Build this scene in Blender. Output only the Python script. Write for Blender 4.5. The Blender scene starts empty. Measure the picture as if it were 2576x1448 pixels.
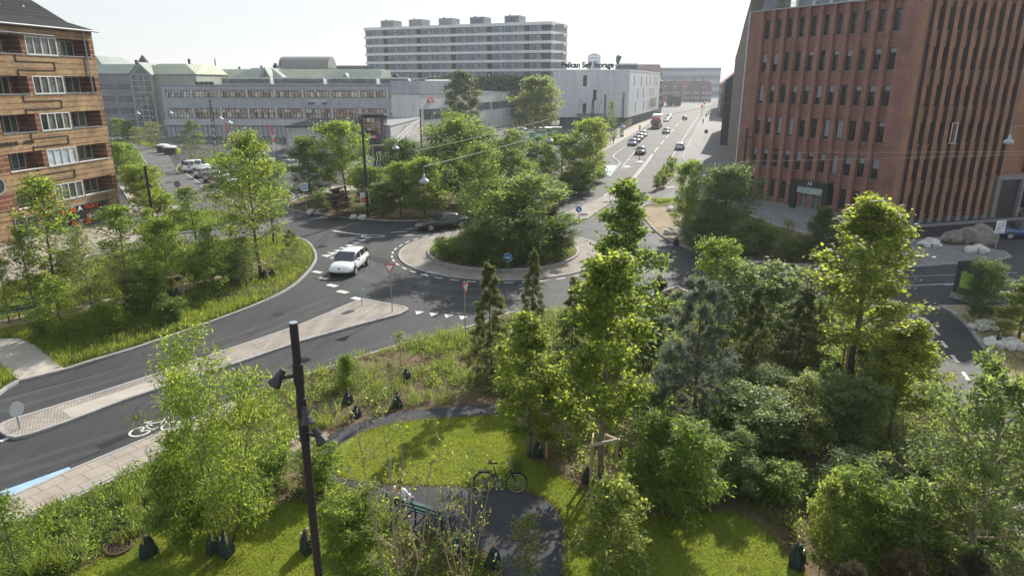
import bpy, bmesh, math, random
import numpy as np
from mathutils import Vector, Matrix
from mathutils.geometry import tessellate_polygon
R = math.radians
S = bpy.context.scene
COL = S.collection
# ---------------------------------------------------------------- camera, sky, sun, exposure
PITCH = math.atan(516 / 1690.0)
cd = bpy.data.cameras.new('camera'); cam = bpy.data.objects.new('camera', cd); COL.objects.link(cam)
cam.location = (0, 0, 13); cam.rotation_euler = (math.pi / 2 - PITCH, 0, 0)
cd.sensor_width = 36; cd.lens = 36 * 1690 / 2576.0; cd.clip_start = .2; cd.clip_end = 8000
S.camera = cam
SUN_AZ, SUN_EL = R(25), R(32)
w = bpy.data.worlds.new('World'); S.world = w; w.use_nodes = True
nt = w.node_tree; bg = nt.nodes['Background']
sky = nt.nodes.new('ShaderNodeTexSky'); sky.sky_type = 'NISHITA'; sky.sun_disc = False
sky.sun_elevation = SUN_EL; sky.sun_rotation = SUN_AZ
sky.air_density = 1.0; sky.dust_density = 1.6; sky.ozone_density = 1.0; sky.altitude = 0
hs = nt.nodes.new('ShaderNodeHueSaturation'); hs.inputs['Saturation'].default_value = 0.95; hs.inputs['Value'].default_value = 1.0
nt.links.new(sky.outputs[0], hs.inputs['Color'])
tint = nt.nodes.new('ShaderNodeMixRGB'); tint.blend_type = 'MULTIPLY'; tint.inputs[0].default_value = 1; tint.inputs[2].default_value = (1.50, 1.55, 1.60, 1)
gm = nt.nodes.new('ShaderNodeGamma'); gm.inputs[1].default_value = .22; nt.links.new(hs.outputs[0], gm.inputs[0]); nt.links.new(gm.outputs[0], tint.inputs[1]); nt.links.new(tint.outputs[0], bg.inputs[0]); bg.inputs[1].default_value = 0.15
sl = bpy.data.lights.new('sun', 'SUN'); sl.energy = 2.9; sl.angle = R(0.6); sl.color = (1, .94, .84)
so = bpy.data.objects.new('sun', sl); COL.objects.link(so)
sd = Vector((math.sin(SUN_AZ) * math.cos(SUN_EL), math.cos(SUN_AZ) * math.cos(SUN_EL), math.sin(SUN_EL)))
so.rotation_euler = (-sd).to_track_quat('-Z', 'Y').to_euler(); so.location = (0, 0, 60)
S.view_settings.view_transform = 'Standard'; S.view_settings.look = 'None'
S.view_settings.exposure = 1.38; S.view_settings.gamma = 1
S.render.engine = 'CYCLES'; S.cycles.use_denoising = True
S.cycles.max_bounces = 6; S.cycles.transparent_max_bounces = 8; S.cycles.transmission_bounces = 4
rnd = random.Random(7); NR = np.random.default_rng(11)

# ---------------------------------------------------------------- survey: a point of the photograph to a place on the ground
FP, UC, VC, HC = 1690.0, 1288.0, 724.0, 13.0
def ray(u, v):
    x = (u - UC) / FP; y = (v - VC) / FP
    return x, math.cos(PITCH) - y * math.sin(PITCH), -math.sin(PITCH) - y * math.cos(PITCH)
def G(u, v, z=0.0):
    d = ray(u, v); t = (z - HC) / d[2]
    return Vector((d[0] * t, d[1] * t, z))
def ZV(x, y, v):
    k = (v - VC) / FP
    return HC + y * (-math.sin(PITCH) - k * math.cos(PITCH)) / (math.cos(PITCH) - k * math.sin(PITCH))
def at_depth(u, v, y):
    d = ray(u, v); t = y / d[1]
    return Vector((d[0] * t, y, HC + d[2] * t))

# ---------------------------------------------------------------- materials
MATS = {}
class NB:
    def __init__(s, name):
        s.m = bpy.data.materials.new(name); s.m.use_nodes = True; s.t = s.m.node_tree
        s.p = s.t.nodes['Principled BSDF']; s.out = s.t.nodes['Material Output']; MATS[name] = s.m
    def n(s, typ, ins=None, **kw):
        nd = s.t.nodes.new('ShaderNode' + typ)
        for k, v in kw.items(): setattr(nd, k, v)
        for k, v in (ins or {}).items():
            if hasattr(v, 'is_output') or isinstance(v, bpy.types.NodeSocket): s.t.links.new(v, nd.inputs[k])
            else: nd.inputs[k].default_value = v
        return nd
    def l(s, a, b): s.t.links.new(a, b)
    def co(s, kind):
        if kind == 'World': return s.n('NewGeometry').outputs['Position']
        tc = s.n('TexCoord'); return tc.outputs[kind]
    def noise(s, co, scale, detail=4, rough=.6):
        return s.n('TexNoise', {'Vector': co, 'Scale': scale, 'Detail': detail, 'Roughness': rough}).outputs['Fac']
    def ramp(s, fac, stops):
        r = s.n('ValToRGB', {'Fac': fac}); e = r.color_ramp.elements
        while len(e) < len(stops): e.new(.5)
        for i, (p, c) in enumerate(stops): e[i].position = p; e[i].color = (*c, 1) if len(c) == 3 else c
        return r.outputs['Color']
    def mix(s, fac, a, b, typ='MIX'):
        m = s.n('MixRGB', blend_type=typ)
        for k, v in ((0, fac), (1, a), (2, b)):
            if isinstance(v, bpy.types.NodeSocket): s.t.links.new(v, m.inputs[k])
            elif k == 0: m.inputs[0].default_value = v
            else: m.inputs[k].default_value = (*v, 1)
        return m.outputs[0]
    def bump(s, h, strength, dist=.02):
        b = s.n('Bump', {'Height': h, 'Strength': strength, 'Distance': dist}); s.l(b.outputs[0], s.p.inputs['Normal'])
def c3(c, k): return tuple(min(1, x * k) for x in c)
def mat(name, col, rough=.8, var=.18, scale=6, col2=None, co='Object', metal=0, spec=.4, bump=0, coat=0, emit=0, fine=0):
    b = NB(name); p = b.p; p.inputs['Roughness'].default_value = rough; p.inputs['Metallic'].default_value = metal
    p.inputs['Specular IOR Level'].default_value = spec
    if var or col2:
        v = b.co(co); f = b.noise(v, scale)
        c = b.ramp(f, [(.3, c3(col, 1 - var)), (.7, col2 or c3(col, 1 + var))])
        if fine:
            f2 = b.noise(v, scale * 14, 3, .8); c = b.mix(fine, c, b.ramp(f2, [(.3, (.25, .25, .25)), (.7, (1, 1, 1))]), 'MULTIPLY')
        b.l(c, p.inputs['Base Color'])
        if bump: b.bump(b.noise(v, scale * 8, 3), bump)
    else: p.inputs['Base Color'].default_value = (*col, 1)
    if coat: p.inputs['Coat Weight'].default_value = coat; p.inputs['Coat Roughness'].default_value = .05
    if emit: p.inputs['Emission Color'].default_value = (*col, 1); p.inputs['Emission Strength'].default_value = emit
    return b.m
def asphalt(name, c, patch=.2, rough=.75):
    b = NB(name); v = b.co('World')
    f = b.noise(v, .25, 5, .6); f2 = b.noise(v, 14, 4, .8)
    st = b.n('Mapping', {'Vector': v, 'Rotation': (0, 0, R(-28)), 'Scale': (1.6, .09, 1)}).outputs[0]
    f3 = b.noise(st, 1.0, 3)
    col = b.ramp(f, [(.3, c3(c, 1 - patch)), (.7, c3(c, 1 + patch))])
    col = b.mix(.55, col, b.ramp(f2, [(.35, (.45, .45, .45)), (.65, (1.35, 1.35, 1.35))]), 'MULTIPLY')
    col = b.mix(.5, col, b.ramp(f3, [(.35, (.72, .72, .74)), (.65, (1.18, 1.17, 1.15))]), 'MULTIPLY')
    b.l(col, b.p.inputs['Base Color']); b.p.inputs['Roughness'].default_value = rough
    b.p.inputs['Specular IOR Level'].default_value = .3
    b.bump(f2, .35, .01); return b.m
def soil(name, a, c, d):
    b = NB(name); v = b.co('World'); f = b.noise(v, .5, 6, .65); f2 = b.noise(v, 9, 5, .75)
    col = b.ramp(f, [(.32, a), (.52, c), (.72, d)])
    col = b.mix(.8, col, b.ramp(f2, [(.3, (.35, .35, .35)), (.7, (1.3, 1.3, 1.3))]), 'MULTIPLY')
    b.l(col, b.p.inputs['Base Color']); b.p.inputs['Roughness'].default_value = .95; b.p.inputs['Specular IOR Level'].default_value = .1
    b.bump(f2, .8, .05); return b.m
def brick(name, c1, c2, mortar, bw=.24, bh=.068, ms=.012, co='UV', rough=.85, off=.5, dirt=.25, stripe=None, bump=.4, rot=0):
    b = NB(name); v = b.co(co)
    if rot: v = b.n('Mapping', {'Vector': v, 'Rotation': (0, 0, rot)}).outputs[0]
    br = b.n('TexBrick', {'Vector': v, 'Color1': (*c1, 1), 'Color2': (*c2, 1), 'Mortar': (*mortar, 1), 'Scale': 1.0, 'Mortar Size': ms,
                          'Mortar Smooth': .2, 'Bias': 0.0, 'Brick Width': bw, 'Row Height': bh}, offset=off)
    col = br.outputs['Color']
    if stripe:   # courses of darker brick every few rows
        z = b.n('SeparateXYZ', {0: v}).outputs[1]
        m = b.n('Math', {0: z, 1: stripe[0]}, operation='MODULO').outputs[0]
        g = b.n('Math', {0: m, 1: stripe[1]}, operation='LESS_THAN').outputs[0]
        nz = b.noise(b.n('Mapping', {'Vector': v, 'Scale': (.9, 2.1, 1)}).outputs[0], 1, 4); g = b.n('Math', {0: g, 1: b.n('MapRange', {0: nz, 1: .3, 2: .62, 3: .25, 4: 1.0}).outputs[0]}, operation='MULTIPLY').outputs[0]
        st_ = b.noise(b.n('Mapping', {'Vector': v, 'Scale': (.45, .8, 1)}).outputs[0], 1, 5); col = b.mix(b.n('MapRange', {0: st_, 1: .55, 2: .72, 3: 0, 4: .55}).outputs[0], col, (.14, .10, .07))
        col = b.mix(g, col, b.mix(.8, col, stripe[2]))
    f = b.noise(v, .6, 5); col = b.mix(1, col, b.ramp(f, [(.3, (1 - dirt,) * 3), (.7, (1 + dirt,) * 3)]), 'MULTIPLY')
    mp = b.n('Mapping', {'Vector': v, 'Scale': (1.2, .10, 1)}).outputs[0]; f = b.noise(mp, 1, 4); col = b.mix(.5, col, b.ramp(f, [(.35, (.72, .72, .72)), (.65, (1.15, 1.15, 1.15))]), 'MULTIPLY')
    b.l(col, b.p.inputs['Base Color']); b.p.inputs['Roughness'].default_value = rough; b.p.inputs['Specular IOR Level'].default_value = .25
    if bump: b.bump(br.outputs['Fac'], -bump, .01)
    return b.m
def panes(name, cols, bw, bh, rough=.08, ms=.02, co='UV'):
    """glazing, one tone per pane: rooms and blinds; glass_warm and glass_pale carry painted reflections"""
    b = NB(name); v = b.co(co)
    br = b.n('TexBrick', {'Vector': v, 'Color1': (0, 0, 0, 1), 'Color2': (1, 1, 1, 1), 'Mortar': (0, 0, 0, 1), 'Scale': 1.0, 'Mortar Size': 0.0,
                          'Brick Width': bw, 'Row Height': bh}, offset=0)
    n = len(cols); c = b.ramp(br.outputs['Color'], [(i / n, cols[i]) for i in range(n)])
    f = b.noise(v, 1.3, 3); c = b.mix(.6, c, b.ramp(f, [(.35, (.4, .4, .4)), (.65, (1.3, 1.3, 1.3))]), 'MULTIPLY')
    b.l(c, b.p.inputs['Base Color']); b.p.inputs['Roughness'].default_value = rough; b.p.inputs['Specular IOR Level'].default_value = .6
    return b.m
def leafmat(name, col, trans, mixf=.5, var=.35):
    b = NB(name); g = b.n('NewGeometry'); o = b.n('ObjectInfo')
    r = g.outputs['Random Per Island']; q = o.outputs['Random']
    k = b.ramp(r, [(0, (1 - var, 1 - var, 1 - var)), (1, (1 + var, 1 + var * .8, 1 + var * .5))])
    k2 = b.ramp(q, [(0, (.82, .86, .9)), (.5, (1, 1, 1)), (1, (1.22, 1.1, .95))])
    if name.startswith('grass'):
        f = b.noise(g.outputs['Position'], .55, 4, .65); k2 = b.ramp(f, [(.3, (.72, .80, .75)), (.5, (1, 1, 1)), (.7, (1.22, 1.08, 1.1))])
    def tone(c): return b.mix(1, b.mix(1, k, c, 'MULTIPLY'), k2, 'MULTIPLY')
    b.l(tone(col), b.p.inputs['Base Color']); b.p.inputs['Roughness'].default_value = .55; b.p.inputs['Specular IOR Level'].default_value = .3
    t = b.n('BsdfTranslucent'); b.l(tone(trans), t.inputs['Color'])
    mx = b.n('MixShader', {0: mixf}); b.l(b.p.outputs[0], mx.inputs[1]); b.l(t.outputs[0], mx.inputs[2]); b.l(mx.outputs[0], b.out.inputs[0])
    return b.m
M = MATS
asphalt('asphalt', (.050, .051, .055)); asphalt('asphalt_wear', (.066, .066, .068)); asphalt('asphalt_worn', (.12, .117, .113), .15, .85); asphalt('asphalt_fresh', (.022, .022, .025), .2)
asphalt('path_gravel', (.06, .061, .068), .12, .9)
mat('ground_far', (.13, .125, .12), .95, .25, .02, co='World')
soil('soil', (.085, .062, .04), (.17, .125, .08), (.27, .205, .135)); soil('sand', (.28, .22, .15), (.36, .29, .2), (.42, .34, .25))
soil('turf_soil', (.05, .075, .012), (.085, .12, .018), (.12, .15, .025)); soil('verge_soil', (.05, .06, .015), (.09, .1, .03), (.14, .12, .06))
soil('lawn_soil', (.13, .175, .025), (.19, .235, .03), (.26, .27, .05))
mat('granite', (.36, .35, .34), .85, .2, 3, co='World', fine=.35)
mat('concrete', (.42, .38, .33), .9, .12, 1.2, co='World', fine=.2); mat('concrete_dark', (.25, .24, .23), .9, .15, 1, co='World', fine=.2)
brick('cobble', (.44, .38, .33), (.30, .27, .25), (.2, .175, .15), .13, .11, .022, co='World', off=.5, dirt=.18)
brick('paving', (.37, .32, .27), (.33, .29, .25), (.2, .18, .15), .8, .62, .018, co='World', dirt=.12, bump=.2, rot=-math.atan2((G(410, 1088) - G(0, 1265)).y, (G(410, 1088) - G(0, 1265)).x))
brick('paving_grey', (.22, .215, .21), (.19, .185, .185), (.12, .12, .12), .6, .4, .012, co='World', dirt=.12, bump=.2)
mat('white_paint', (.70, .69, .66), .75, .22, 2, co='World', fine=.55); mat('blue_paint', (.32, .49, .68), .75, .12, 2, co='World', fine=.3)
mat('blue_paint_worn', (.45, .55, .66), .75, .15, 2, co='World', fine=.35)

# ---------------------------------------------------------------- mesh helpers
class MB:
    def __init__(s): s.v = []; s.f = []; s.m = []
    def add(s, vs, fs, m=0):
        o = len(s.v); s.v += [tuple(p) for p in vs]; s.f += [tuple(i + o for i in f) for f in fs]; s.m += [m] * len(fs); return s
    def box(s, x0, x1, y0, y1, z0, z1, m=0):
        return s.add([(x0, y0, z0), (x1, y0, z0), (x1, y1, z0), (x0, y1, z0), (x0, y0, z1), (x1, y0, z1), (x1, y1, z1), (x0, y1, z1)],
                     [(0, 3, 2, 1), (4, 5, 6, 7), (0, 1, 5, 4), (1, 2, 6, 5), (2, 3, 7, 6), (3, 0, 4, 7)], m)
    def prism(s, poly, z0, z1, m=0, cap0=True):
        n = len(poly); vs = [(p[0], p[1], z0) for p in poly] + [(p[0], p[1], z1) for p in poly]
        fs = [(i, (i + 1) % n, n + (i + 1) % n, n + i) for i in range(n)] + [tuple(range(n, 2 * n))]
        if cap0: fs.append(tuple(range(n - 1, -1, -1)))
        return s.add(vs, fs, m)
    def extr(s, poly, axis, a, b, m=0):
        """outline in the plane across axis (0: yz, 1: xz), extruded from a to b"""
        n = len(poly)
        mk = (lambda p, t: (t, p[0], p[1])) if axis == 0 else (lambda p, t: (p[0], t, p[1]))
        vs = [mk(p, a) for p in poly] + [mk(p, b) for p in poly]
        return s.add(vs, [(i, (i + 1) % n, n + (i + 1) % n, n + i) for i in range(n)] + [tuple(range(n, 2 * n)), tuple(range(n - 1, -1, -1))], m)
    def tube(s, path, rad, n=6, m=0, cap=True):
        pts = [Vector(p) for p in path]; k = len(pts)
        if not hasattr(rad, '__len__'): rad = [rad] * k
        vs = []; up = None
        for i, p in enumerate(pts):
            d = (pts[min(i + 1, k - 1)] - pts[max(i - 1, 0)])
            d = d.normalized() if d.length > 1e-9 else Vector((0, 0, 1))
            if up is None: up = d.orthogonal().normalized()
            up = up - d * up.dot(d); up = up.normalized() if up.length > 1e-6 else d.orthogonal().normalized()
            q = d.cross(up)
            for j in range(n):
                a = 2 * math.pi * j / n; vs.append(p + (up * math.cos(a) + q * math.sin(a)) * rad[i])
        fs = [(i * n + j, i * n + (j + 1) % n, (i + 1) * n + (j + 1) % n, (i + 1) * n + j) for i in range(k - 1) for j in range(n)]
        if cap: fs += [tuple(range(n - 1, -1, -1)), tuple(range((k - 1) * n, k * n))]
        return s.add(vs, fs, m)
    def bar(s, a, b, r, n=6, m=0): return s.tube([a, b], r, n, m)
    def lathe(s, prof, n=16, c=(0, 0, 0), m=0, axis='z', cap=True):
        vs = []
        for r, z in prof:
            for j in range(n):
                a = 2 * math.pi * j / n; x, y = r * math.cos(a), r * math.sin(a)
                vs.append((c[0] + x, c[1] + y, c[2] + z) if axis == 'z' else ((c[0] + x, c[1] + z, c[2] + y) if axis == 'y' else (c[0] + z, c[1] + x, c[2] + y)))
        k = len(prof)
        fs = [(i * n + j, i * n + (j + 1) % n, (i + 1) * n + (j + 1) % n, (i + 1) * n + j) for i in range(k - 1) for j in range(n)]
        fs += [tuple(range(n - 1, -1, -1)), tuple(range((k - 1) * n, k * n))] if cap else [(j, (k - 1) * n + j, (k - 1) * n + (j + 1) % n, (j + 1) % n) for j in range(n)]
        return s.add(vs, fs, m)
    def build(s, name, mats, parent=None, smooth=False, bevel=0, uv=True):
        me = bpy.data.meshes.new(name); me.from_pydata(s.v, [], s.f); me.update()
        if not isinstance(mats, (list, tuple)): mats = [mats]
        for m in mats: me.materials.append(MATS[m] if isinstance(m, str) else m)
        if len(mats) > 1: me.polygons.foreach_set('material_index', s.m)
        bm = bmesh.new(); bm.from_mesh(me); bmesh.ops.recalc_face_normals(bm, faces=bm.faces)
        if uv:
            ul = bm.loops.layers.uv.new('UVMap')
            for f in bm.faces:
                n = f.normal
                if abs(n.z) > .75:
                    for l in f.loops: l[ul].uv = (l.vert.co.x, l.vert.co.y)
                else:
                    tx, ty = -n.y, n.x; q = math.hypot(tx, ty) or 1; tx /= q; ty /= q
                    for l in f.loops: c = l.vert.co; l[ul].uv = (c.x * tx + c.y * ty, c.z)
        bm.to_mesh(me); bm.free()
        if smooth: me.polygons.foreach_set('use_smooth', [True] * len(me.polygons))
        o = bpy.data.objects.new(name, me); COL.objects.link(o)
        if bevel:
            b = o.modifiers.new('bevel', 'BEVEL'); b.width = bevel; b.segments = 2; b.limit_method = 'ANGLE'
        if parent: o.parent = parent
        return o
def thing(name, label, cat, loc=(0, 0, 0), rz=0, group=None):
    o = bpy.data.objects.new(name, None); COL.objects.link(o); o.location = loc; o.rotation_euler = (0, 0, rz); o.empty_display_size = .3
    return tag(o, label, cat, group)
def tag(o, label, cat, group=None):
    o['label'] = label; o['category'] = cat
    if group: o['group'] = group
    return o
def kind(o, k, label=None, cat=None):
    o['kind'] = k
    if label: o['label'] = label
    if cat: o['category'] = cat
    return o
KIDS = {}
def dup(root, loc, rz, label, group=None, scale=None):
    r = root.copy(); COL.objects.link(r); r.location = loc; r.rotation_euler = (0, 0, rz); r['label'] = label
    if group: r['group'] = group
    if scale: r.scale = scale
    for ch in root.children:
        c = ch.copy(); COL.objects.link(c); c.parent = r
        for g in ch.children:
            d = g.copy(); COL.objects.link(d); d.parent = c
    return r
def child_copy(o, parent, loc, label=None):
    c = o.copy(); COL.objects.link(c); c.parent = parent; c.location = loc
    if label: c['label'] = label
    for g in o.children:
        d = g.copy(); COL.objects.link(d); d.parent = c
    return c
def text_mesh(name, body, size, m, parent=None, ext=.03, loc=(0, 0, 0), rot=(R(90), 0, 0), width=None, bold=0, align='CENTER', bev=0):
    cu = bpy.data.curves.new(name, 'FONT'); cu.body = body; cu.size = size; cu.extrude = ext; cu.align_x = align; cu.align_y = 'CENTER'; cu.offset = bold; cu.bevel_depth = bev; cu.bevel_resolution = 0
    t = bpy.data.objects.new(name, cu); COL.objects.link(t)
    dg = bpy.context.evaluated_depsgraph_get(); me = bpy.data.meshes.new_from_object(t.evaluated_get(dg))
    bpy.data.objects.remove(t); bpy.data.curves.remove(cu)
    me.materials.clear(); me.materials.append(MATS[m]); o = bpy.data.objects.new(name, me); COL.objects.link(o)
    if width:
        xs = [v.co.x for v in me.vertices]; k = width / (max(xs) - min(xs))
        for v in me.vertices: v.co.x *= k
    if parent: o.parent = parent
    o.location = loc; o.rotation_euler = rot
    return o
def smooth_poly(pts, n=5):
    out = []; k = len(pts)
    for i in range(k):
        p0, p1, p2, p3 = (pts[(i + j) % k] for j in (-1, 0, 1, 2))
        for t in range(n):
            t = t / n
            out.append(tuple(.5 * ((2 * p1[a]) + (-p0[a] + p2[a]) * t + (2 * p0[a] - 5 * p1[a] + 4 * p2[a] - p3[a]) * t * t + (-p0[a] + 3 * p1[a] - 3 * p2[a] + p3[a]) * t ** 3) for a in (0, 1)))
    return out
def area(p): return .5 * sum(p[i][0] * p[(i + 1) % len(p)][1] - p[(i + 1) % len(p)][0] * p[i][1] for i in range(len(p)))
def ccw(p): return p if area(p) > 0 else p[::-1]
def gp(pts, z=0.0): return [tuple(G(u, v, z)[:2]) for u, v in pts]
def inset(p, d):
    n = len(p); out = []
    for i in range(n):
        a, b, c = Vector(p[i - 1]), Vector(p[i]), Vector(p[(i + 1) % n])
        e1 = (b - a); e2 = (c - b); e1 = e1.normalized() if e1.length > 1e-6 else e2.normalized(); e2 = e2.normalized() if e2.length > 1e-6 else e1
        n1 = Vector((-e1.y, e1.x)); n2 = Vector((-e2.y, e2.x)); m = (n1 + n2)
        m = m.normalized() if m.length > 1e-6 else n1
        out.append(tuple(b + m * d / max(.5, m.dot(n1))))
    return out
def flat(name, poly, z, m, parent=None):
    """one horizontal sheet"""
    tri = tessellate_polygon([[Vector((x, y, 0)) for x, y in poly]])
    b = MB(); b.add([(x, y, z) for x, y in poly], [t for t in tri]); return b.build(name, m, parent)
def island(name, poly, m, h=.12, kw=.16, kerb='granite', top=None):
    """raised slab with a kerb stone ring round it"""
    poly = ccw(poly); inn = inset(poly, kw)
    o = kind(flat(name, inn, top if top is not None else h - .015, m), 'structure')
    if kw:
        b = MB(); n = len(poly)
        vs = [(x, y, -.02) for x, y in poly] + [(x, y, h) for x, y in poly] + [(x, y, h) for x, y in inn] + [(x, y, -.02) for x, y in inn]
        b.add(vs, [(k * n + i, k * n + (i + 1) % n, (k + 1) * n + (i + 1) % n, (k + 1) * n + i) for k in range(3) for i in range(n)])
        kind(b.build('kerb', kerb), 'structure')
    return o
def ribbon(path, w, z, mb, m=0):
    pts = [Vector(p) for p in path]; vs = []
    for i, p in enumerate(pts):
        d = (pts[min(i + 1, len(pts) - 1)] - pts[max(i - 1, 0)]).normalized(); q = Vector((-d.y, d.x)) * w / 2
        vs += [(p.x + q.x, p.y + q.y, z), (p.x - q.x, p.y - q.y, z)]
    mb.add(vs, [(2 * i, 2 * i + 1, 2 * i + 3, 2 * i + 2) for i in range(len(pts) - 1)], m)

# ---------------------------------------------------------------- ground, roads, islands, markings
ZR = 0.0
kind(flat('ground', [(-900, -60), (900, -60), (900, 1300), (-900, 1300)], -.03, 'ground_far'), 'structure')
kind(flat('road', [(-110, -20), (95, -20), (95, 185), (-110, 185)], ZR, 'asphalt'), 'structure')
kind(flat('street', gp([(1400, 530), (1463, 519), (1560, 420), (1500, 385), (1655, 286), (1668, 262), (1790, 262), (1775, 292), (1600, 534), (1480, 556)]), .004, 'asphalt_worn'), 'structure')
kind(flat('side_road', gp([(250, 640), (620, 596), (740, 556), (740, 530), (520, 470), (440, 420), (420, 385), (700, 380), (720, 345), (330, 335), (300, 350), (420, 480), (440, 545), (230, 600)]), .004, 'asphalt_worn'), 'structure')
CX0, CY0 = -.70, 52.64
def circ(r, a0=0, a1=360, n=64): return [(CX0 + r * math.cos(R(a0 + (a1 - a0) * i / n)), CY0 + r * math.sin(R(a0 + (a1 - a0) * i / n))) for i in range(n + (a1 - a0 != 360))]
island('roundabout_apron', circ(8.35), 'cobble', .07, .18)
b = MB(); b.prism(circ(6.1, n=48), .05, .2); kind(b.build('kerb', 'granite'), 'structure')
kind(flat('planting_bed', circ(5.9, n=48), .204, 'soil'), 'structure')
WB = smooth_poly(gp([(-60, 992), (50, 962), (170, 932), (215, 917), (330, 883), (450, 842), (560, 803), (640, 772), (700, 745), (745, 717), (780, 683), (797, 655), (795, 635), (780, 613), (755, 600), (715, 594), (680, 596), (620, 600), (560, 604), (470, 612), (380, 625), (300, 640), (200, 662), (100, 690), (0, 722), (-90, 750)]), 4)
island('planting_bed', WB, 'verge_soil', .12)
kind(flat('path', smooth_poly(gp([(-60, 822), (60, 792), (180, 772), (300, 745), (420, 722), (560, 690), (640, 668), (660, 678), (560, 704), (430, 740), (300, 768), (180, 800), (60, 822), (-60, 850)], .1), 3), .112, 'sand'), 'structure')
XS = gp([(-30, 850), (55, 851), (95, 872), (163, 928), (105, 941), (48, 955), (0, 920), (-40, 890)], .12)
kind(flat('pavement', XS, .125, 'concrete'), 'structure')
CAFE = gp([(-60, 655), (0, 626), (153, 588), (310, 542), (330, 515), (300, 470), (318, 470), (362, 508), (440, 512), (460, 520), (455, 545), (400, 575), (330, 612), (200, 655), (100, 690), (0, 728), (-80, 755)])
island('pavement', CAFE, 'paving', .1, .12)
island('planting_bed', smooth_poly(gp([(283, 350), (330, 360), (375, 420), (411, 480), (458, 512), (430, 518), (370, 507), (330, 470), (300, 430)]), 3), 'verge_soil', .13)
island('planting_bed', smooth_poly(gp([(325, 592), (375, 560), (440, 537), (540, 530), (600, 545), (565, 572), (480, 585), (400, 593)]), 3), 'verge_soil', .12)
island('grass_verge', smooth_poly(gp([(443, 425), (470, 405), (560, 395), (640, 398), (600, 410), (500, 425), (470, 437), (450, 436)]), 3), 'verge_soil', .12)
island('grass_verge', smooth_poly(gp([(505, 468), (560, 462), (640, 462), (720, 478), (740, 500), (690, 505), (600, 488), (520, 477)]), 3), 'verge_soil', .12)
island('grass_verge', smooth_poly(gp([(300, 345), (350, 352), (440, 374), (420, 380), (370, 372), (310, 352)]), 3), 'verge_soil', .12)
NBED = smooth_poly(gp([(722, 520), (744, 532), (800, 541), (869, 549), (969, 556), (1070, 556), (1140, 551), (1230, 541), (1320, 524), (1415, 499), (1488, 464), (1515, 440), (1523, 425), (1519, 407), (1490, 400), (1430, 428), (1350, 450), (1250, 455), (1130, 455), (1030, 468), (940, 482), (850, 488), (760, 498)]), 4)
island('planting_bed', NBED, 'soil', .12)
kind(flat('pavement', gp([(760, 497), (850, 487), (940, 481), (1030, 467), (1130, 454), (1250, 454), (1350, 449), (1430, 427), (1490, 399), (1497, 390), (1430, 405), (1340, 428), (1240, 440), (1120, 440), (1000, 452), (900, 462), (740, 480)]), .02, 'paving'), 'structure')
kind(flat('car_park', gp([(700, 480), (1000, 450), (1120, 438), (1340, 425), (1430, 402), (1497, 388), (1560, 335), (1310, 318), (1070, 358), (960, 392), (700, 392), (700, 372), (430, 352), (470, 400), (620, 410)]), .008, 'asphalt'), 'structure')
# street: pavements, kerbs, traffic islands
island('pavement', gp([(1497, 392), (1517, 384), (1560, 358), (1610, 327), (1650, 297), (1672, 272), (1658, 272), (1600, 312), (1545, 346)]), 'paving', .12)
b = MB(); ribbon(smooth_poly(gp([(1612, 348), (1578, 368), (1556, 382), (1543, 393), (1546, 400), (1556, 407), (1558, 414), (1537, 441)]), 4)[:-4], .32, .09, b)
kind(b.build('kerb', 'granite'), 'structure')
island('pavement', gp([(1716, 395), (1734, 360), (1757, 313), (1772, 292), (1830, 300), (1870, 480), (1760, 492), (1735, 470)]), 'paving_grey', .12)
island('planting_bed', smooth_poly(gp([(1645, 478), (1658, 452), (1678, 414), (1697, 408), (1704, 420), (1698, 446), (1680, 466), (1660, 478)]), 3), 'soil', .12)
b = MB(); ribbon(gp([(1636, 497), (1668, 475), (1700, 452), (1722, 400)]), 2.6, .006, b); kind(b.build('cycle_track', 'asphalt_worn'), 'structure')
EB = gp([(1614, 520), (1614, 534), (1620, 548), (1632, 564), (1650, 583), (1678, 603), (1733, 627), (1800, 646), (1900, 659), (2010, 667), (2080, 664), (2120, 610), (2010, 585), (1930, 560), (1850, 528), (1790, 500), (1700, 505), (1640, 512)])
island('planting_bed', smooth_poly(EB, 4), 'soil', .12)
kind(flat('sand_patch', smooth_poly(gp([(1622, 522), (1624, 540), (1645, 570), (1685, 598), (1720, 600), (1715, 560), (1720, 535), (1690, 522)], .11), 4), .112, 'sand'), 'structure')
island('forecourt', gp([(1790, 499), (1850, 527), (1930, 559), (2010, 584), (2120, 609), (2085, 662), (2170, 672), (2287, 673), (2433, 662), (2515, 655), (2545, 648), (2530, 635), (2400, 612), (2480, 590), (2640, 575), (2700, 540), (2262, 572), (1860, 500)]), 'paving_grey', .12)
kind(flat('pavement', gp([(2150, 605), (2262, 576), (2530, 556), (2620, 550), (2600, 572), (2480, 588), (2330, 597), (2200, 620)], .12), .125, 'asphalt_fresh'), 'structure')
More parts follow.
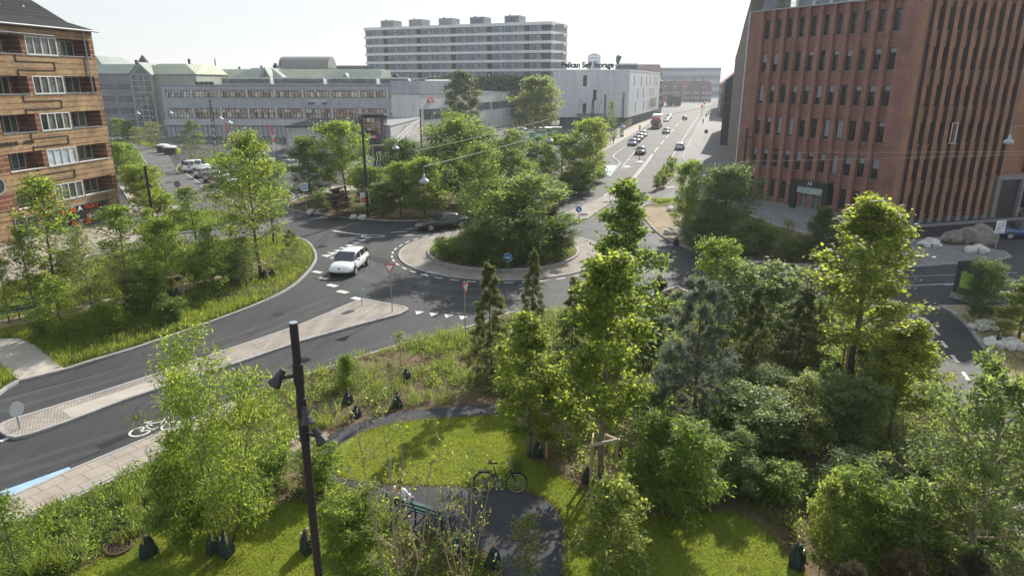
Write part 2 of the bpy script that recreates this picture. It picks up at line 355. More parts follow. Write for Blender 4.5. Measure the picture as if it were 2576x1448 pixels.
# near side: big planting bed, pavement, paths, lawns
PV = gp([(-80, 1293), (0, 1265), (185, 1183), (410, 1088), (520, 1041), (659, 986), (672, 990), (560, 1070), (410, 1151), (300, 1200), (120, 1284), (0, 1345), (-80, 1385)])
island('pavement', PV, 'paving', .12, .12)
arc = [(CX0 + 15.2 * math.cos(R(a)), CY0 + 15.2 * math.sin(R(a))) for a in range(-88, -38, 6)]
SB = gp([(-90, 1392), (0, 1347), (120, 1286), (300, 1202), (410, 1153), (560, 1072), (664, 990), (769, 945), (894, 903), (1019, 865), (1169, 827), (1245, 803)]) + arc + gp([(1790, 765), (2000, 775), (2240, 773), (2285, 800), (2325, 870), (2345, 930), (2385, 1010), (2425, 1090), (2510, 1250), (2640, 1470)]) + [(12.5, 3), (-30, 3)]
island('planting_bed', SB, 'soil', .12, .14)
PATH = smooth_poly(gp([(1760, 905), (1640, 950), (1500, 985), (1330, 1003), (1270, 1013), (1150, 1023), (1020, 1033), (930, 1053), (850, 1083), (800, 1118), (775, 1165), (785, 1200), (830, 1215), (880, 1222), (930, 1238), (965, 1280), (1020, 1330), (1100, 1358), (1180, 1368), (1240, 1400), (1270, 1460), (1290, 1540), (1415, 1540), (1414, 1448), (1420, 1370), (1412, 1310), (1385, 1268), (1332, 1240), (1240, 1229), (1130, 1223), (1020, 1222), (900, 1212), (835, 1190), (820, 1160), (835, 1130), (880, 1098), (960, 1070), (1060, 1053), (1160, 1047), (1280, 1040), (1420, 1022), (1560, 995), (1700, 960), (1800, 925)], .11), 3)
kind(flat('path', PATH, .117, 'path_gravel'), 'structure')
kind(flat('path', smooth_poly(gp([(1800, 925), (1880, 950), (1960, 985), (2050, 1030), (2110, 1075), (2080, 1095), (1990, 1045), (1900, 1000), (1820, 965), (1760, 905)], .11), 3), .115, 'path_gravel'), 'structure')
LAWN1 = smooth_poly(gp([(826, 1160), (842, 1132), (885, 1102), (962, 1074), (1062, 1057), (1160, 1051), (1272, 1045), (1305, 1070), (1330, 1110), (1345, 1150), (1390, 1185), (1450, 1222), (1490, 1262), (1560, 1300), (1700, 1296), (1780, 1288), (1850, 1290), (1910, 1320), (1960, 1370), (2000, 1420), (2045, 1480), (2060, 1560), (1425, 1560), (1421, 1448), (1427, 1370), (1419, 1308), (1390, 1264), (1334, 1236), (1240, 1225), (1130, 1219), (1020, 1218), (900, 1208), (840, 1187)], .11), 3)
LAWN2 = smooth_poly(gp([(150, 1470), (260, 1405), (350, 1360), (450, 1325), (550, 1300), (640, 1285), (700, 1268), (760, 1263), (800, 1280), (835, 1310), (860, 1350), (880, 1420), (890, 1500), (880, 1580), (100, 1580)], .11), 3)
kind(flat('lawn', LAWN1, .122, 'lawn_soil'), 'structure'); kind(flat('lawn', LAWN2, .122, 'lawn_soil'), 'structure')
kind(flat('sand_patch', smooth_poly(gp([(660, 1105), (700, 1085), (780, 1078), (830, 1090), (800, 1118), (770, 1150), (700, 1150)], .11), 3), .114, 'sand'), 'structure')
# right bed beyond the cycle street
RB = gp([(2359, 771), (2390, 786), (2420, 810), (2440, 834), (2458, 861), (2482, 890), (2506, 924), (2553, 997), (2640, 1130), (2800, 1100), (2760, 775), (2560, 772)])
island('planting_bed', RB, 'sand', .12, .18)
# splitter islands
SPL = gp([(1029, 782), (1022, 775), (930, 757), (917, 755), (894, 760), (820, 792), (752, 821), (667, 850), (520, 899), (388, 945), (250, 990), (100, 1037), (25, 1060), (4, 1069), (-4, 1080), (3, 1092), (20, 1102), (40, 1106), (75, 1098), (170, 1066), (310, 1012), (405, 980), (540, 936), (644, 901), (754, 863), (894, 823), (1007, 793)])
island('traffic_island', SPL, 'cobble', .12, .16)
kind(flat('pavement', gp([(155, 1032), (250, 1000), (388, 954), (408, 970), (310, 1004), (215, 1038), (180, 1050)], .11), .112, 'concrete'), 'structure')
island('traffic_island', gp([(1392, 550), (1430, 534), (1463, 521), (1506, 502), (1530, 490), (1541, 497), (1536, 510), (1521, 522), (1496, 538), (1478, 552), (1461, 554), (1425, 552)]), 'cobble', .12, .16)

mk = MB(); ZM = .012
def dash(a, c, wd): ribbon([tuple(a), tuple(c)], wd, ZM, mk)
def line(px, wd, z=None):
    ribbon(gp(px), wd, z or ZM, mk)
def tooth(u, v, base=.5, h=.62, dirv=(0, -1)):
    p = G(u, v); d = Vector((dirv[0], dirv[1])).normalized(); q = Vector((-d.y, d.x))
    a = Vector(p[:2]); mk.add([(*(a + q * base / 2), ZM), (*(a - q * base / 2), ZM), (*(a + d * h), ZM)], [(0, 1, 2)])
for k in range(-20, 21):
    a0 = 205 + k * 8.2
    if 110 < a0 < 345: ribbon(circ(8.85, a0, a0 + 4.6, 4), .14, ZM, mk)
for i in range(8):
    t = i / 7; tooth(823 + (925 - 823) * t, 646 + (601 - 646) * t - 5, .95, .75, (.25, -1))
for u, v in ((798, 684), (812, 700), (836, 718), (862, 734), (899, 751)):
    p = G(u, v); dash((p.x - .36, p.y + .22), (p.x + .36, p.y - .22), .42)
for u, v in ((1056, 783), (1092, 787), (1129, 791), (1166, 795)): tooth(u, v, .58, .62, (-.15, -1))
line([(837, 580), (860, 584), (905, 590), (935, 592)], .28); line([(905, 590), (930, 597), (945, 597)], .1)
ribbon([(G(938, 594).x + 1.0 * math.cos(R(a)), G(938, 594).y + .45 * math.sin(R(a))) for a in range(0, 361, 20)], .14, ZM, mk)
for u, v in ((1004, 584), (1044, 575), (1020, 592)): p = G(u, v); dash((p.x - .7, p.y - .12), (p.x + .7, p.y + .2), .16)
# double line and lanes of the street
line([(1540, 498), (1560, 478), (1588, 452), (1600, 438), (1625, 408), (1640, 388)], .12); line([(1543, 501), (1564, 480), (1592, 453), (1604, 440), (1629, 409), (1643, 388)], .12)
line([(1507, 502), (1532, 484), (1560, 468), (1576, 458)], .12)
for i in range(7):
    t = i / 6; a = G(1512 + 52 * t, 501 - 34 * t); c = G(1532 + 44 * t, 502 - 33 * t); dash(a[:2], c[:2], .35)
for (u, v, u2, v2) in ((1646, 382, 1656, 370), (1662, 363, 1670, 354), (1676, 347, 1683, 339), (1689, 332, 1695, 325), (1701, 318, 1706, 312), (1711, 306, 1716, 300)): line([(u, v), (u2, v2)], .16)
line([(1578, 402), (1600, 402)], .35); line([(1563, 421), (1588, 421)], .4); line([(1575, 417), (1580, 421)], .8)
line([(1566, 418), (1588, 392), (1608, 368)], .1)
line([(1506, 446), (1518, 442)], .3); line([(1495, 455), (1507, 453)], .3); line([(1676, 471), (1697, 470)], .5)
line([(1690, 396), (1703, 376), (1722, 345), (1748, 305), (1760, 288)], .12)
# east street and cycle street marks
line([(2180, 722), (2302, 718), (2454, 710), (2580, 703)], .11); line([(2376, 717), (2454, 712), (2580, 705)], .1); line([(1990, 700), (2302, 694), (2560, 686)], .06)
line([(2264, 771), (2300, 791), (2335, 811)], .14); line([(2284, 771), (2312, 790), (2335, 808)], .14); line([(2338, 815), (2350, 829), (2362, 843)], .17); line([(2368, 857), (2381, 874)], .17)
line([(2395, 893), (2408, 911)], .17); line([(2422, 935), (2436, 956)], .17)
for u in (2304, 2328, 2352): tooth(u, 771, .55, .5, (0, -1))
def bike_mark(u, v, k, ang):
    c = G(u, v); e = Vector((math.cos(ang), math.sin(ang))); f = Vector((-e.y, e.x))
    P = lambda x, y: tuple(Vector(c[:2]) + e * x * k + f * y * k)
    for x in (-.55, .55): ribbon([P(x + .36 * math.cos(R(a)), .36 * math.sin(R(a))) for a in range(0, 361, 24)], .09 * k, ZM, mk)
    for q in ([(-.55, 0), (-.25, .55), (.3, .55), (.55, 0)], [(-.25, .55), (0, 0), (.3, .55)], [(-.55, 0), (0, 0)], [(-.25, .55), (-.3, .72)], [(-.45, .73), (-.15, .73)], [(.3, .55), (.25, .8), (.45, .82)]):
        ribbon([P(*p) for p in q], .09 * k, ZM, mk)
bike_mark(392, 1078, 1.0, R(25)); bike_mark(2272, 790, 1.1, R(150))
line([(0, 1110), (38, 1094)], .2)
# parking bays
for i in range(7):
    t = i / 6.0; p = G(462 + 118 * t, 433 + 62 * t); q = G(520 + 130 * t, 424 + 56 * t); dash(p[:2], q[:2], .13)
line([(457, 430), (500, 458), (560, 492), (600, 515)], .12)
kind(mk.build('road_marking', 'white_paint'), 'structure')
wr_ = MB()
for r_ in (10.6, 12.3): ribbon(circ(r_, 0, 360, 60), .55, .0055, wr_)
for off in (0, 26): ribbon(gp([(0, 1010 + off), (300, 928 + off * .9), (600, 842 + off * .8), (840, 745 + off * .7)]), .4, .0055, wr_); ribbon(gp([(0, 1180 + off), (400, 1058 + off * .9), (760, 925 + off * .8), (1120, 815 + off * .7)]), .4, .0055, wr_)
kind(wr_.build('road_wear', 'asphalt_wear'), 'structure')
pt = MB()
for q in ([(150, 915), (260, 880), (300, 890), (190, 930)], [(560, 905), (640, 880), (650, 886), (572, 912)], [(930, 640), (985, 655), (975, 668), (920, 650)], [(1600, 600), (1650, 615), (1640, 628), (1590, 612)], [(1690, 690), (1750, 690), (1750, 704), (1690, 704)], [(240, 1120), (330, 1085), (345, 1092), (255, 1130)]):
    pt.add([(*p, .006) for p in gp(q)], [(0, 1, 2, 3)])
kind(pt.build('road_patch', 'asphalt_fresh'), 'structure')
mh = MB()
for u, v in ((700, 790), (1120, 760), (980, 600), (1680, 650), (1560, 560), (1640, 440), (2400, 735), (1000, 700)):
    c = G(u, v); mh.add([(c.x + .32 * math.cos(R(a)), c.y + .32 * math.sin(R(a)), .009) for a in range(0, 360, 24)], [tuple(range(15))])
kind(mh.build('manhole_cover', 'asphalt_fresh'), 'structure')
jt = MB()
for q in ([(0, 1000), (300, 925), (620, 840), (860, 765)], [(120, 1190), (420, 1065), (760, 945), (1150, 838)], [(700, 780), (860, 740), (1010, 745), (1250, 770)]): ribbon(gp(q), .035, .008, jt)
kind(jt.build('road_joint', 'asphalt_fresh'), 'structure')
kind(flat('cycle_lane_marking', gp([(-30, 1247), (0, 1236), (174, 1174), (181, 1182), (0, 1264), (-30, 1277)]), .01, 'blue_paint'), 'structure')
kind(flat('cycle_lane_marking', gp([(1523, 416), (1552, 416), (1537, 440), (1518, 440)]), .01, 'blue_paint_worn'), 'structure')
# ================================================================ buildings
brick('yellow_brick', (.50, .36, .19), (.33, .21, .10), (.22, .16, .10), co='UV', stripe=(.47, .13, (.20, .06, .03)), dirt=.3)
brick('brown_brick', (.22, .085, .045), (.15, .06, .036), (.36, .28, .2), bh=.42, bw=4.0, ms=.035, co='UV', dirt=.2)
brick('red_brick', (.32, .125, .09), (.20, .08, .062), (.30, .20, .16), co='UV', dirt=.22)
brick('purple_jamb', (.11, .062, .062), (.075, .046, .05), (.11, .08, .075), co='UV', dirt=.2); brick('orange_brick', (.38, .165, .08), (.28, .12, .065), (.30, .2, .13), co='UV', dirt=.18)
brick('roof_tile', (.045, .045, .048), (.03, .03, .033), (.008, .008, .009), .24, .3, .04, co='UV', off=0, rough=.95, dirt=.3)
mat('white_frame', (.62, .62, .60), .5, .06, 2); mat('dark_frame', (.03, .032, .035), .7, .1, spec=.2); mat('grey_frame', (.30, .31, .33), .5, .08)
mat('deep_teal', (.05, .07, .075), .3, .1); mat('zinc', (.32, .34, .36), .45, .15, 2, metal=.6); mat('stone_sill', (.2, .2, .2), .8, .12); mat('black_granite', (.03, .031, .035), .35, .3, 5)
mat('copper_green', (.33, .36, .26), .7, .15, .5, co='World'); mat('copper_green_dark', (.22, .265, .23), .7, .15, .5, co='World')
brick('cladding', (.42, .415, .45), (.395, .39, .425), (.22, .22, .24), 14, .55, .02, co='UV', dirt=.08, bump=.1, rough=.55)
brick('cladding_pale', (.54, .53, .53), (.51, .50, .505), (.2, .2, .21), 9, .6, .02, co='UV', dirt=.08, bump=.1, rough=.6)
brick('white_panel', (.66, .67, .68), (.63, .64, .65), (.40, .41, .43), 2.9, .62, .025, co='UV', dirt=.05, bump=.1, rough=.5)
brick('white_siding', (.68, .67, .64), (.65, .64, .61), (.45, .44, .42), 20, .4, .02, co='UV', dirt=.07, bump=.1, rough=.6)
brick('sage_stone', (.38, .40, .33), (.33, .36, .30), (.15, .17, .14), 3, .5, .02, co='UV', dirt=.12, bump=.1)
brick('lilac_stone', (.29, .27, .30), (.25, .24, .27), (.12, .12, .14), 3, .5, .02, co='UV', dirt=.12, bump=.1)
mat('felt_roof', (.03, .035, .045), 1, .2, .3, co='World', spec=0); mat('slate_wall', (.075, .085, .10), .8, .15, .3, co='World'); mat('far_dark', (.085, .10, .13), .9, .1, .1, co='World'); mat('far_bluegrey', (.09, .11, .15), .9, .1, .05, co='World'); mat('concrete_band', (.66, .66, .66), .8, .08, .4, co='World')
mat('roof_concrete', (.25, .26, .27), .9, .2, 1, fine=.2); mat('side_stone', (.175, .15, .13), .9, .12, .5, co='World', fine=.25); mat('brick_far', (.15, .075, .07), .9, .2, .4, co='World'); mat('tile_far', (.22, .07, .045), .9, .25, .4, co='World'); mat('tile_brown', (.10, .055, .052), .9, .25, .4, co='World')
mat('barrel_roof', (.16, .16, .15), .6, .15, .3, co='World'); mat('grey_panel', (.21, .22, .24), .6, .1, .5, co='World'); mat('balcony_dark', (.05, .05, .058), .8, .1)
panes('glass_room', [(.06, .07, .07), (.16, .17, .16), (.03, .035, .04), (.25, .25, .22), (.05, .06, .06)], .82, 3.0)
panes('glass_blind', [(.48, .56, .62), (.42, .52, .58), (.55, .60, .62)], .82, 3.0, .3)
panes('glass_dark', [(.022, .026, .03), (.05, .055, .06), (.015, .018, .02), (.30, .34, .37)], 1.42, 3.3, .08)
panes('glass_shop', [(.03, .035, .035), (.08, .09, .08), (.12, .13, .11)], 1.4, 3)
panes('glass_warm', [(.52, .36, .23), (.17, .13, .10), (.44, .31, .21), (.8, .76, .68), (.26, .19, .13), (.55, .40, .26)], .76, 1.2, .12)  # reflected warm brick is painted into these pane colours
panes('glass_pale', [(.68, .66, .60), (.22, .18, .15), (.62, .62, .58), (.40, .25, .17), (.7, .68, .62)], .76, 1.2, .12)  # paler panes, bright reflections painted into the base colour too
panes('glass_blue', [(.07, .10, .16), (.22, .29, .37), (.04, .06, .09), (.34, .42, .46), (.10, .14, .20)], 1.0, .9, .1)
panes('glass_teal', [(.10, .14, .15), (.16, .2, .2), (.07, .09, .1)], 1.2, 1.1, .12)
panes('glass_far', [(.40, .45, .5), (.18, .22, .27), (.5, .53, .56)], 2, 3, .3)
mat('letter_black', (.015, .02, .022), .95, 0, spec=0); mat('sign_black', (.025, .027, .03), .5, .1); mat('sign_orange', (.75, .13, .015), .5, .05); mat('white_plain', (.8, .8, .79), .5, .03); mat('sign_red', (.52, .05, .04), .45, .05)
mat('sign_navy', (.06, .08, .22), .5, .05); mat('mint_sign', (.42, .52, .50), .5, .05); mat('sign_bird', (.09, .15, .14), .5, .1); mat('terrace_white', (.75, .77, .79), .5, .05)

def window(par, x0, x1, z0, z1, y, nv, nh, fm, gm, fw=.06, d=.07, label=None):
    """frame with mullions; the glass is its child"""
    b = MB(); b.box(x0, x0 + fw, y, y + d, z0, z1); b.box(x1 - fw, x1, y, y + d, z0, z1); b.box(x0 + fw, x1 - fw, y, y + d, z0, z0 + fw); b.box(x0 + fw, x1 - fw, y, y + d, z1 - fw, z1)
    for i in range(1, nv): x = x0 + (x1 - x0) * i / nv; b.box(x - fw * .5, x + fw * .5, y + .004, y + d - .004, z0 + fw, z1 - fw)
    for i in range(1, nh): z = z0 + (z1 - z0) * i / nh; b.box(x0 + fw, x1 - fw, y + .008, y + d - .008, z - fw * .4, z + fw * .4)
    o = b.build('window', fm, par)
    g = MB(); g.add([(x0 + .02, y + d * .7, z0 + .02), (x1 - .02, y + d * .7, z0 + .02), (x1 - .02, y + d * .7, z1 - .02), (x0 + .02, y + d * .7, z1 - .02)], [(0, 1, 2, 3)])
    g.build('pane', gm, o)
    if label: o['label'] = label
    return o
def base_of(name, label, cat, A, B, group=None):
    A = Vector((A[0], A[1], 0)); d = Vector((B[0] - A[0], B[1] - A[1], 0))
    t = thing(name, label, cat, A, math.atan2(d.y, d.x), group); t['_len'] = d.length; return t
def fac(A, B, u, v):
    A = Vector(A[:2]); t = (Vector(B[:2]) - A).normalized(); n = Vector((-t.y, t.x)); d = ray(u, v); k = n.dot(A) / (n.x * d[0] + n.y * d[1])
    return (Vector((d[0] * k, d[1] * k)) - A).dot(t), HC + d[2] * k
def fin(o):
    if '_len' in o: del o['_len']

# ---- 1938 brick apartment block with loggias
A, B = (-41.883, 53.49), (-39.80, 67.94)
t = base_of('brick_apartment_building', 'yellow and brown banded brick apartment block with loggias, tiled hip roof and a cafe below', 'apartment building', A, B)
XL, XR, DP = -16, 14.5, 13
SILL = [2.75, 5.87, 8.95, 12.05, 15.27]
b = MB(); p = MB()
edges = [2.1] + [s for s in SILL]
for i, s in enumerate(SILL):
    lo = 2.1 if i == 0 else SILL[i - 1] + 1.5
    b.box(XL, XR, 0, .34, lo, s)
    p.box(XL, 2.62, .012, .33, s, s + 1.5); p.box(6.12, 6.62, .012, .33, s, s + 1.5); p.box(9.99, 10.17, .012, .33, s, s + 1.5); p.box(13.93, XR, .012, .33, s, s + 1.5)
    p.box(2.3, 6.4, 1.5, 1.7, s - .2, s + 1.7); p.box(9.9, 14.3, 1.5, 1.7, s - .2, s + 1.7)
    p.box(2.4, 2.62, .33, 1.5, s - .2, s + 1.6); p.box(6.12, 6.34, .33, 1.5, s - .2, s + 1.6); p.box(9.95, 10.17, .33, 1.5, s - .2, s + 1.6); p.box(13.93, XR, .33, 1.7, s - .2, s + 1.6)
    b.box(2.4, 6.3, .34, 1.5, s - .35, s - .2); b.box(9.95, 14.2, .34, 1.5, s - .35, s - .2)
b.box(XL, XR, 0, .34, 16.77, 17.55); b.box(XL, XR - .02, 1.7, DP, 2.1, 17.5); b.box(XR - .3, XR, .34, DP, 2.1, 17.5)
b.box(XL, 5.0, .05, .4, 0, 2.1); b.box(12.9, XR, .05, .5, 0, 2.1); b.box(XL, XR - .02, 2.0, DP, -.1, 2.1)
b.build('wall', 'yellow_brick', t); p.build('brick_panel', 'brown_brick', t)
for i, s in enumerate(SILL):
    window(t, 6.62, 9.99, s, s + 1.5, .0, 4, 1, 'white_frame', 'glass_blind' if i == 1 else 'glass_room', .09, .1)
    window(t, 10.9, 13.6, s + .0, s + 1.45, 1.42, 3, 1, 'white_frame', 'glass_room', .08, .08)
    window(t, 2.9, 5.7, s, s + 1.45, 1.42, 4, 1, 'white_frame', 'glass_room', .07, .08)
    for x0, x1 in ((2.55, 6.15), (10.1, 14.0)):
        MB().box(x0, x1, -.06, .36, s - .02, s + .05).build('loggia_coping', 'zinc' if s > 6 else 'white_frame', t)
    MB().box(6.5, 10.1, -.05, .1, s - .07, s - .005).build('window_sill', 'zinc', t)
    if 0 < i: # thin dark pipe that zigzags round the bays
        b = MB(); q = [(5.3, s + 1.95), (5.3, s - .55), (9.3, s - .55), (9.3, s - 1.25), (5.3 if i > 1 else 5.3, s - 1.25)]
        for k in range(len(q) - 1): b.bar((q[k][0], -.03, q[k][1]), (q[k + 1][0], -.03, q[k + 1][1]), .035, 5)
        b.build('zigzag_pipe', 'dark_frame', t)
b = MB(); b.lathe([(.62, -.06), (.74, -.06), (.74, .1), (.62, .1)], 24, (1.0, 0, 4.98), axis='y', cap=False); o = b.build('round_window', 'grey_frame', t)
g = MB(); g.lathe([(.63, -.02), (.63, .03)], 24, (1.0, 0, 4.98), axis='y'); g.box(.4, 1.6, -.05, -.03, 4.95, 5.0); g.box(.97, 1.03, -.05, -.03, 4.4, 5.6); g.build('pane', 'deep_teal', o)
for x in (2.0, 13.3):
    b = MB(); b.tube([(x, -.12, 17.5), (x, -.1, 16.9), (x, -.1, 12.1)], .06, 8); b.build('downpipe', 'zinc', t)
b = MB(); b.tube([(XL, -.42, 17.56), (XR + .4, -.42, 17.6)], .085, 8); b.tube([(2.6, -.2, 16.95), (9.6, -.2, 16.9)], .05, 6); b.build('gutter', 'grey_frame', t)
b = MB(); e = .5
b.add([(XL, -e, 17.6), (XR + e, -e, 17.6), (XR + e, DP + e, 17.6), (XL, DP + e, 17.6), (XR - 1.2, 1.3, 18.35), (XL, 1.3, 18.35), (XR - 6, DP / 2, 23.4), (XL, DP / 2, 23.4), (XR - 1.2, DP - 1.3, 18.35), (XL, DP - 1.3, 18.35)],
      [(0, 1, 4, 5), (5, 4, 6, 7), (1, 2, 8, 4), (4, 8, 6), (2, 3, 9, 8), (8, 9, 7, 6), (0, 3, 2, 1)])
r = b.build('roof', 'roof_tile', t)
for x, y, z in ((4.2, 2.1, 19.0), (7.0, 2.3, 19.2), (9.6, 2.4, 19.25)):
    MB().box(x, x + .25, y - .1, y + .1, z + .0, z + .25).build('roof_vent', 'zinc', r)
o = MB().box(5.75, 12.2, -.14, .06, 1.42, 2.02).build('shop_sign', 'sign_black', t)
text_mesh('lettering', 'TH', .62, 'sign_orange', o, .02, (6.9, -.16, 1.72), width=.95, bold=.01); text_mesh('lettering', 'AI', .62, 'sign_orange', o, .02, (8.05, -.16, 1.72), width=.75, bold=.01)
text_mesh('lettering', 'A', .66, 'white_plain', o, .02, (8.95, -.16, 1.72), width=.62, bold=.015); text_mesh('lettering', 'WAY', .62, 'sign_orange', o, .02, (10.45, -.16, 1.72), width=1.9, bold=.01)
window(t, 5.0, 12.9, .05, 1.42, .3, 6, 1, 'grey_frame', 'glass_shop', .06, .08, 'wide cafe shopfront under the black sign')
MB().box(4.8, 13.2, -.22, .05, 2.04, 2.14).build('shop_cornice', 'zinc', t)
b = MB(); b.box(1.5, 4.6, -.7, 0, 0, .16); b.box(1.7, 4.4, -.36, 0, .16, .32); b.build('step', 'concrete', t)
window(t, 1.9, 4.3, .32, 2.08, -.02, 2, 1, 'grey_frame', 'glass_shop', .08, .06)
text_mesh('wall_lettering', 'ALTANHUS · 1938', .42, 'sign_black', t, .03, (3.2, -.04, 8.15), width=4.5, bold=.004)
fin(t)

# ---- red brick office with deep piers
A = Vector((26.16, 79.08)); Bc = Vector((36.37, 62.01)); dd = (Bc - A).normalized(); Cn = A + dd * 18.75
t = base_of('red_brick_office', 'red brick office block with narrow windows between brick piers, number 11 over its door', 'office building', A, Cn)
L1 = 18.75; HT = 20.3; RS = [.8, 4.1, 7.5, 10.85, 14.13, 17.5]; WH = 1.93; XO = .92
cols = [XO + 1.24 + 1.424 * k for k in range(11)]
b = MB(); b.box(0, L1, .62, 14, 0, HT - .3)
fr = MB(); xs = [0] + [x for c in cols for x in (c - .36, c + .56)] + [L1]
b.build('wall_core', 'red_brick', t)
for i in range(0, len(xs), 2): MB().box(xs[i], xs[i + 1], 0, .62, .35, HT).build('brick_pier', 'red_brick', t)
MB().box(0, L1, -.03, .61, 0, .35).build('plinth', 'stone_sill', t)
for c in cols:
    sp = MB(); sp.box(c - .36, c + .56, .57, .62, .35, HT); z = .35
    for s in RS: sp.box(c - .36, c + .56, .42, .57, z, s - .1); z = s + WH
    sp.box(c - .36, c + .56, .42, .57, z, HT); sp.build('brick_spandrel', 'red_brick', t)
wproto = window(t, -.36, .56, 0, WH, 0, 1, 1, 'dark_frame', 'glass_dark', .06, .06)
sproto = MB().box(-.36, .56, -.05, .2, -.1, 0).build('window_sill', 'stone_sill', t)
first = True
for ri, s in enumerate(RS):
    for ci, c in enumerate(cols):
        if ri == 0 and 4 <= ci <= 6: continue
        if first: wproto.location = (c, .5, s); first = False; sproto.location = (c, .42, s)
        else:
            child_copy(wproto, t, (c, .5, s)); child_copy(sproto, t, (c, .42, s))
bl = MB()
for ri, s in enumerate(RS):
    for ci, c in enumerate(cols):
        h = {1: (.4, .3, .0, .25, .5, .2, .35, 1, .4, .3, .5), 2: (.2, .3, .9, .95, .1, .0, .9, .95, 0, .0, .2), 3: (.9, .35, .0, .4, .3, .65, .35, .0, .25, .3, .25), 4: (.5, .6, .0, .0, .2, 0, .2, .3, 0, .25, .2)}.get(ri, (0,) * 11)[ci % 11]
        if h > 0: bl.add([(c - .28, .535, s + WH - .05 - (WH - .1) * h), (c + .48, .535, s + WH - .05 - (WH - .1) * h), (c + .48, .535, s + WH - .05), (c - .28, .535, s + WH - .05)], [(0, 1, 2, 3)])
mat('blind', (.33, .36, .39), .8, .1); o = bl.build('roller_blind', 'blind', t); o['kind'] = 'stuff'
MB().box(-.05, L1 + .1, -.12, .6, HT, HT + .12).build('parapet_flashing', 'zinc', t)
# second face
C2 = Vector((Cn.x, Cn.y)); B2 = Vector((48.93, 65.65)); d2 = (B2 - Vector((36.37, 62.01))).normalized()
W = t.matrix_basis.inverted() if False else None
ang = math.atan2(d2.y, d2.x) - math.atan2(dd.y, dd.x)
def f2(bm): # turn a mesh built along x into the second face
    ca, sa = math.cos(ang), math.sin(ang)
    bm.v = [(L1 + x * ca - y * sa, x * sa + y * ca, z) for x, y, z in bm.v]; return bm
L2 = 27.0; rv = MB(); b = MB(); pr = MB(); s2 = MB(); gl = MB(); si = MB()
b.box(0, L2, .95, 12, 0, HT - .3); pr.box(0, .75, .012, .95, .4, HT)
k = 0; x = .75; pier = MB(); foot = MB()
while x < L2 - 1.2:
    if not (12.2 < x < 16.2):
        f2(MB().box(x + .66, x + 1.14, 0, .95, .4, HT)).build('brick_pier', 'orange_brick', t); f2(MB().box(x + .64, x + 1.16, -.02, .95, 0, .4)).build('pier_foot', 'stone_sill', t)
        z = .4
        for s in RS:
            s2.box(x, x + .66, .42, .9, z, s - .1); gl.add([(x, .78, s - .1), (x + .66, .78, s - .1), (x + .66, .78, s + WH), (x, .78, s + WH)], [(0, 1, 2, 3)]); si.box(x, x + .66, .3, .5, s - .1, s - .02); z = s + WH
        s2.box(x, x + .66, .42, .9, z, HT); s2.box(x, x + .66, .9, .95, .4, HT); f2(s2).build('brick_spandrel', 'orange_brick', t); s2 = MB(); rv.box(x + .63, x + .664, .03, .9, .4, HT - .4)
    x += 1.14
f2(b).build('wall_core', 'orange_brick', t); f2(pr).build('brick_pier', 'orange_brick', t);  mat('deep_brown_glass', (.035, .024, .022), .25, .2); o = f2(gl).build('window_glazing', 'deep_brown_glass', t); o['kind'] = 'stuff'
f2(si).build('window_sill', 'stone_sill', t)['kind'] = 'stuff'; f2(rv).build('jamb_liner', 'purple_jamb', t)['kind'] = 'stuff'  # thin liner of a darker purple tone along one jamb of each recess
b = MB(); b.box(12.5, 16.4, .3, 1.2, 0, 4.4); f2(b).build('wall_panel', 'orange_brick', t)
b = MB(); b.box(12.6, 12.95, -.1, .6, 0, 4.2); b.box(12.95, 16.0, -.1, .6, 3.8, 4.2); b.box(15.9, 16.2, -.1, .6, 0, 3.8); f2(b).build('portal_frame', 'concrete_dark', t)
b = MB(); b.box(12.97, 15.88, .24, .29, 0, 3.78); f2(b).build('gate_door', 'black_granite', t)
q = MB(); xa = 5.55
q.box(xa, xa + .7, -.12, -.05, 7.5, 7.56); q.box(xa, xa + .7, -.12, -.05, 9.36, 9.42); q.box(xa, xa + .06, -.12, -.05, 7.56, 9.36); q.box(xa + .64, xa + .7, -.12, -.05, 7.56, 9.36)
f2(q).build('open_window_frame', 'white_frame', t)
b = MB(); b.box(-.02, L2, -.1, .4, HT, HT + .12); f2(b).build('parapet_flashing', 'zinc', t)
# door portal
o = None; b = MB(); x0, x1 = 7.95, 12.3
b.box(x0, x0 + .62, -.35, .5, 0, 3.2); b.box(x1 - .62, x1, -.35, .5, 0, 3.2); b.box(x0 + .62, x1 - .62, -.35, .5, 2.55, 3.2); o = b.build('door_portal', 'black_granite', t)
text_mesh('house_number', '11', .42, 'white_plain', o, .02, (10.15, -.37, 2.92), width=.42, bold=.012)
s_ = MB().box(x0 + .62, x1 - .62, -.18, -.1, 1.85, 2.55).build('sign_panel', 'mint_sign', o)
window(t, x0 + .64, x1 - .64, 0, 1.84, .02, 4, 1, 'grey_frame', 'glass_shop', .05, .06, 'glazed entrance doors under the pale sign')
text_mesh('sign_text', 'A', .3, 'sign_black', o, .005, (9.35, -.19, 2.3), bold=.005); text_mesh('sign_text', 'B', .22, 'sign_black', o, .005, (9.35, -.19, 2.03), bold=.005)
for xx, ww in ((9.0, .4), (9.9, .6), (11.3, .5)): MB().box(xx - ww / 2 + .1, xx + ww / 2, -.185, -.181, 2.02, 2.07).build('sign_text', 'sign_black', o)
MB().box(6.6, 6.95, -.2, 0, 1.1, 1.6).build('letter_box', 'sign_black', t)
b = f2(MB().box(-1.1, -.1, -.05, -.02, 2.4, 2.6)); b.build('street_sign', 'sign_navy', t)
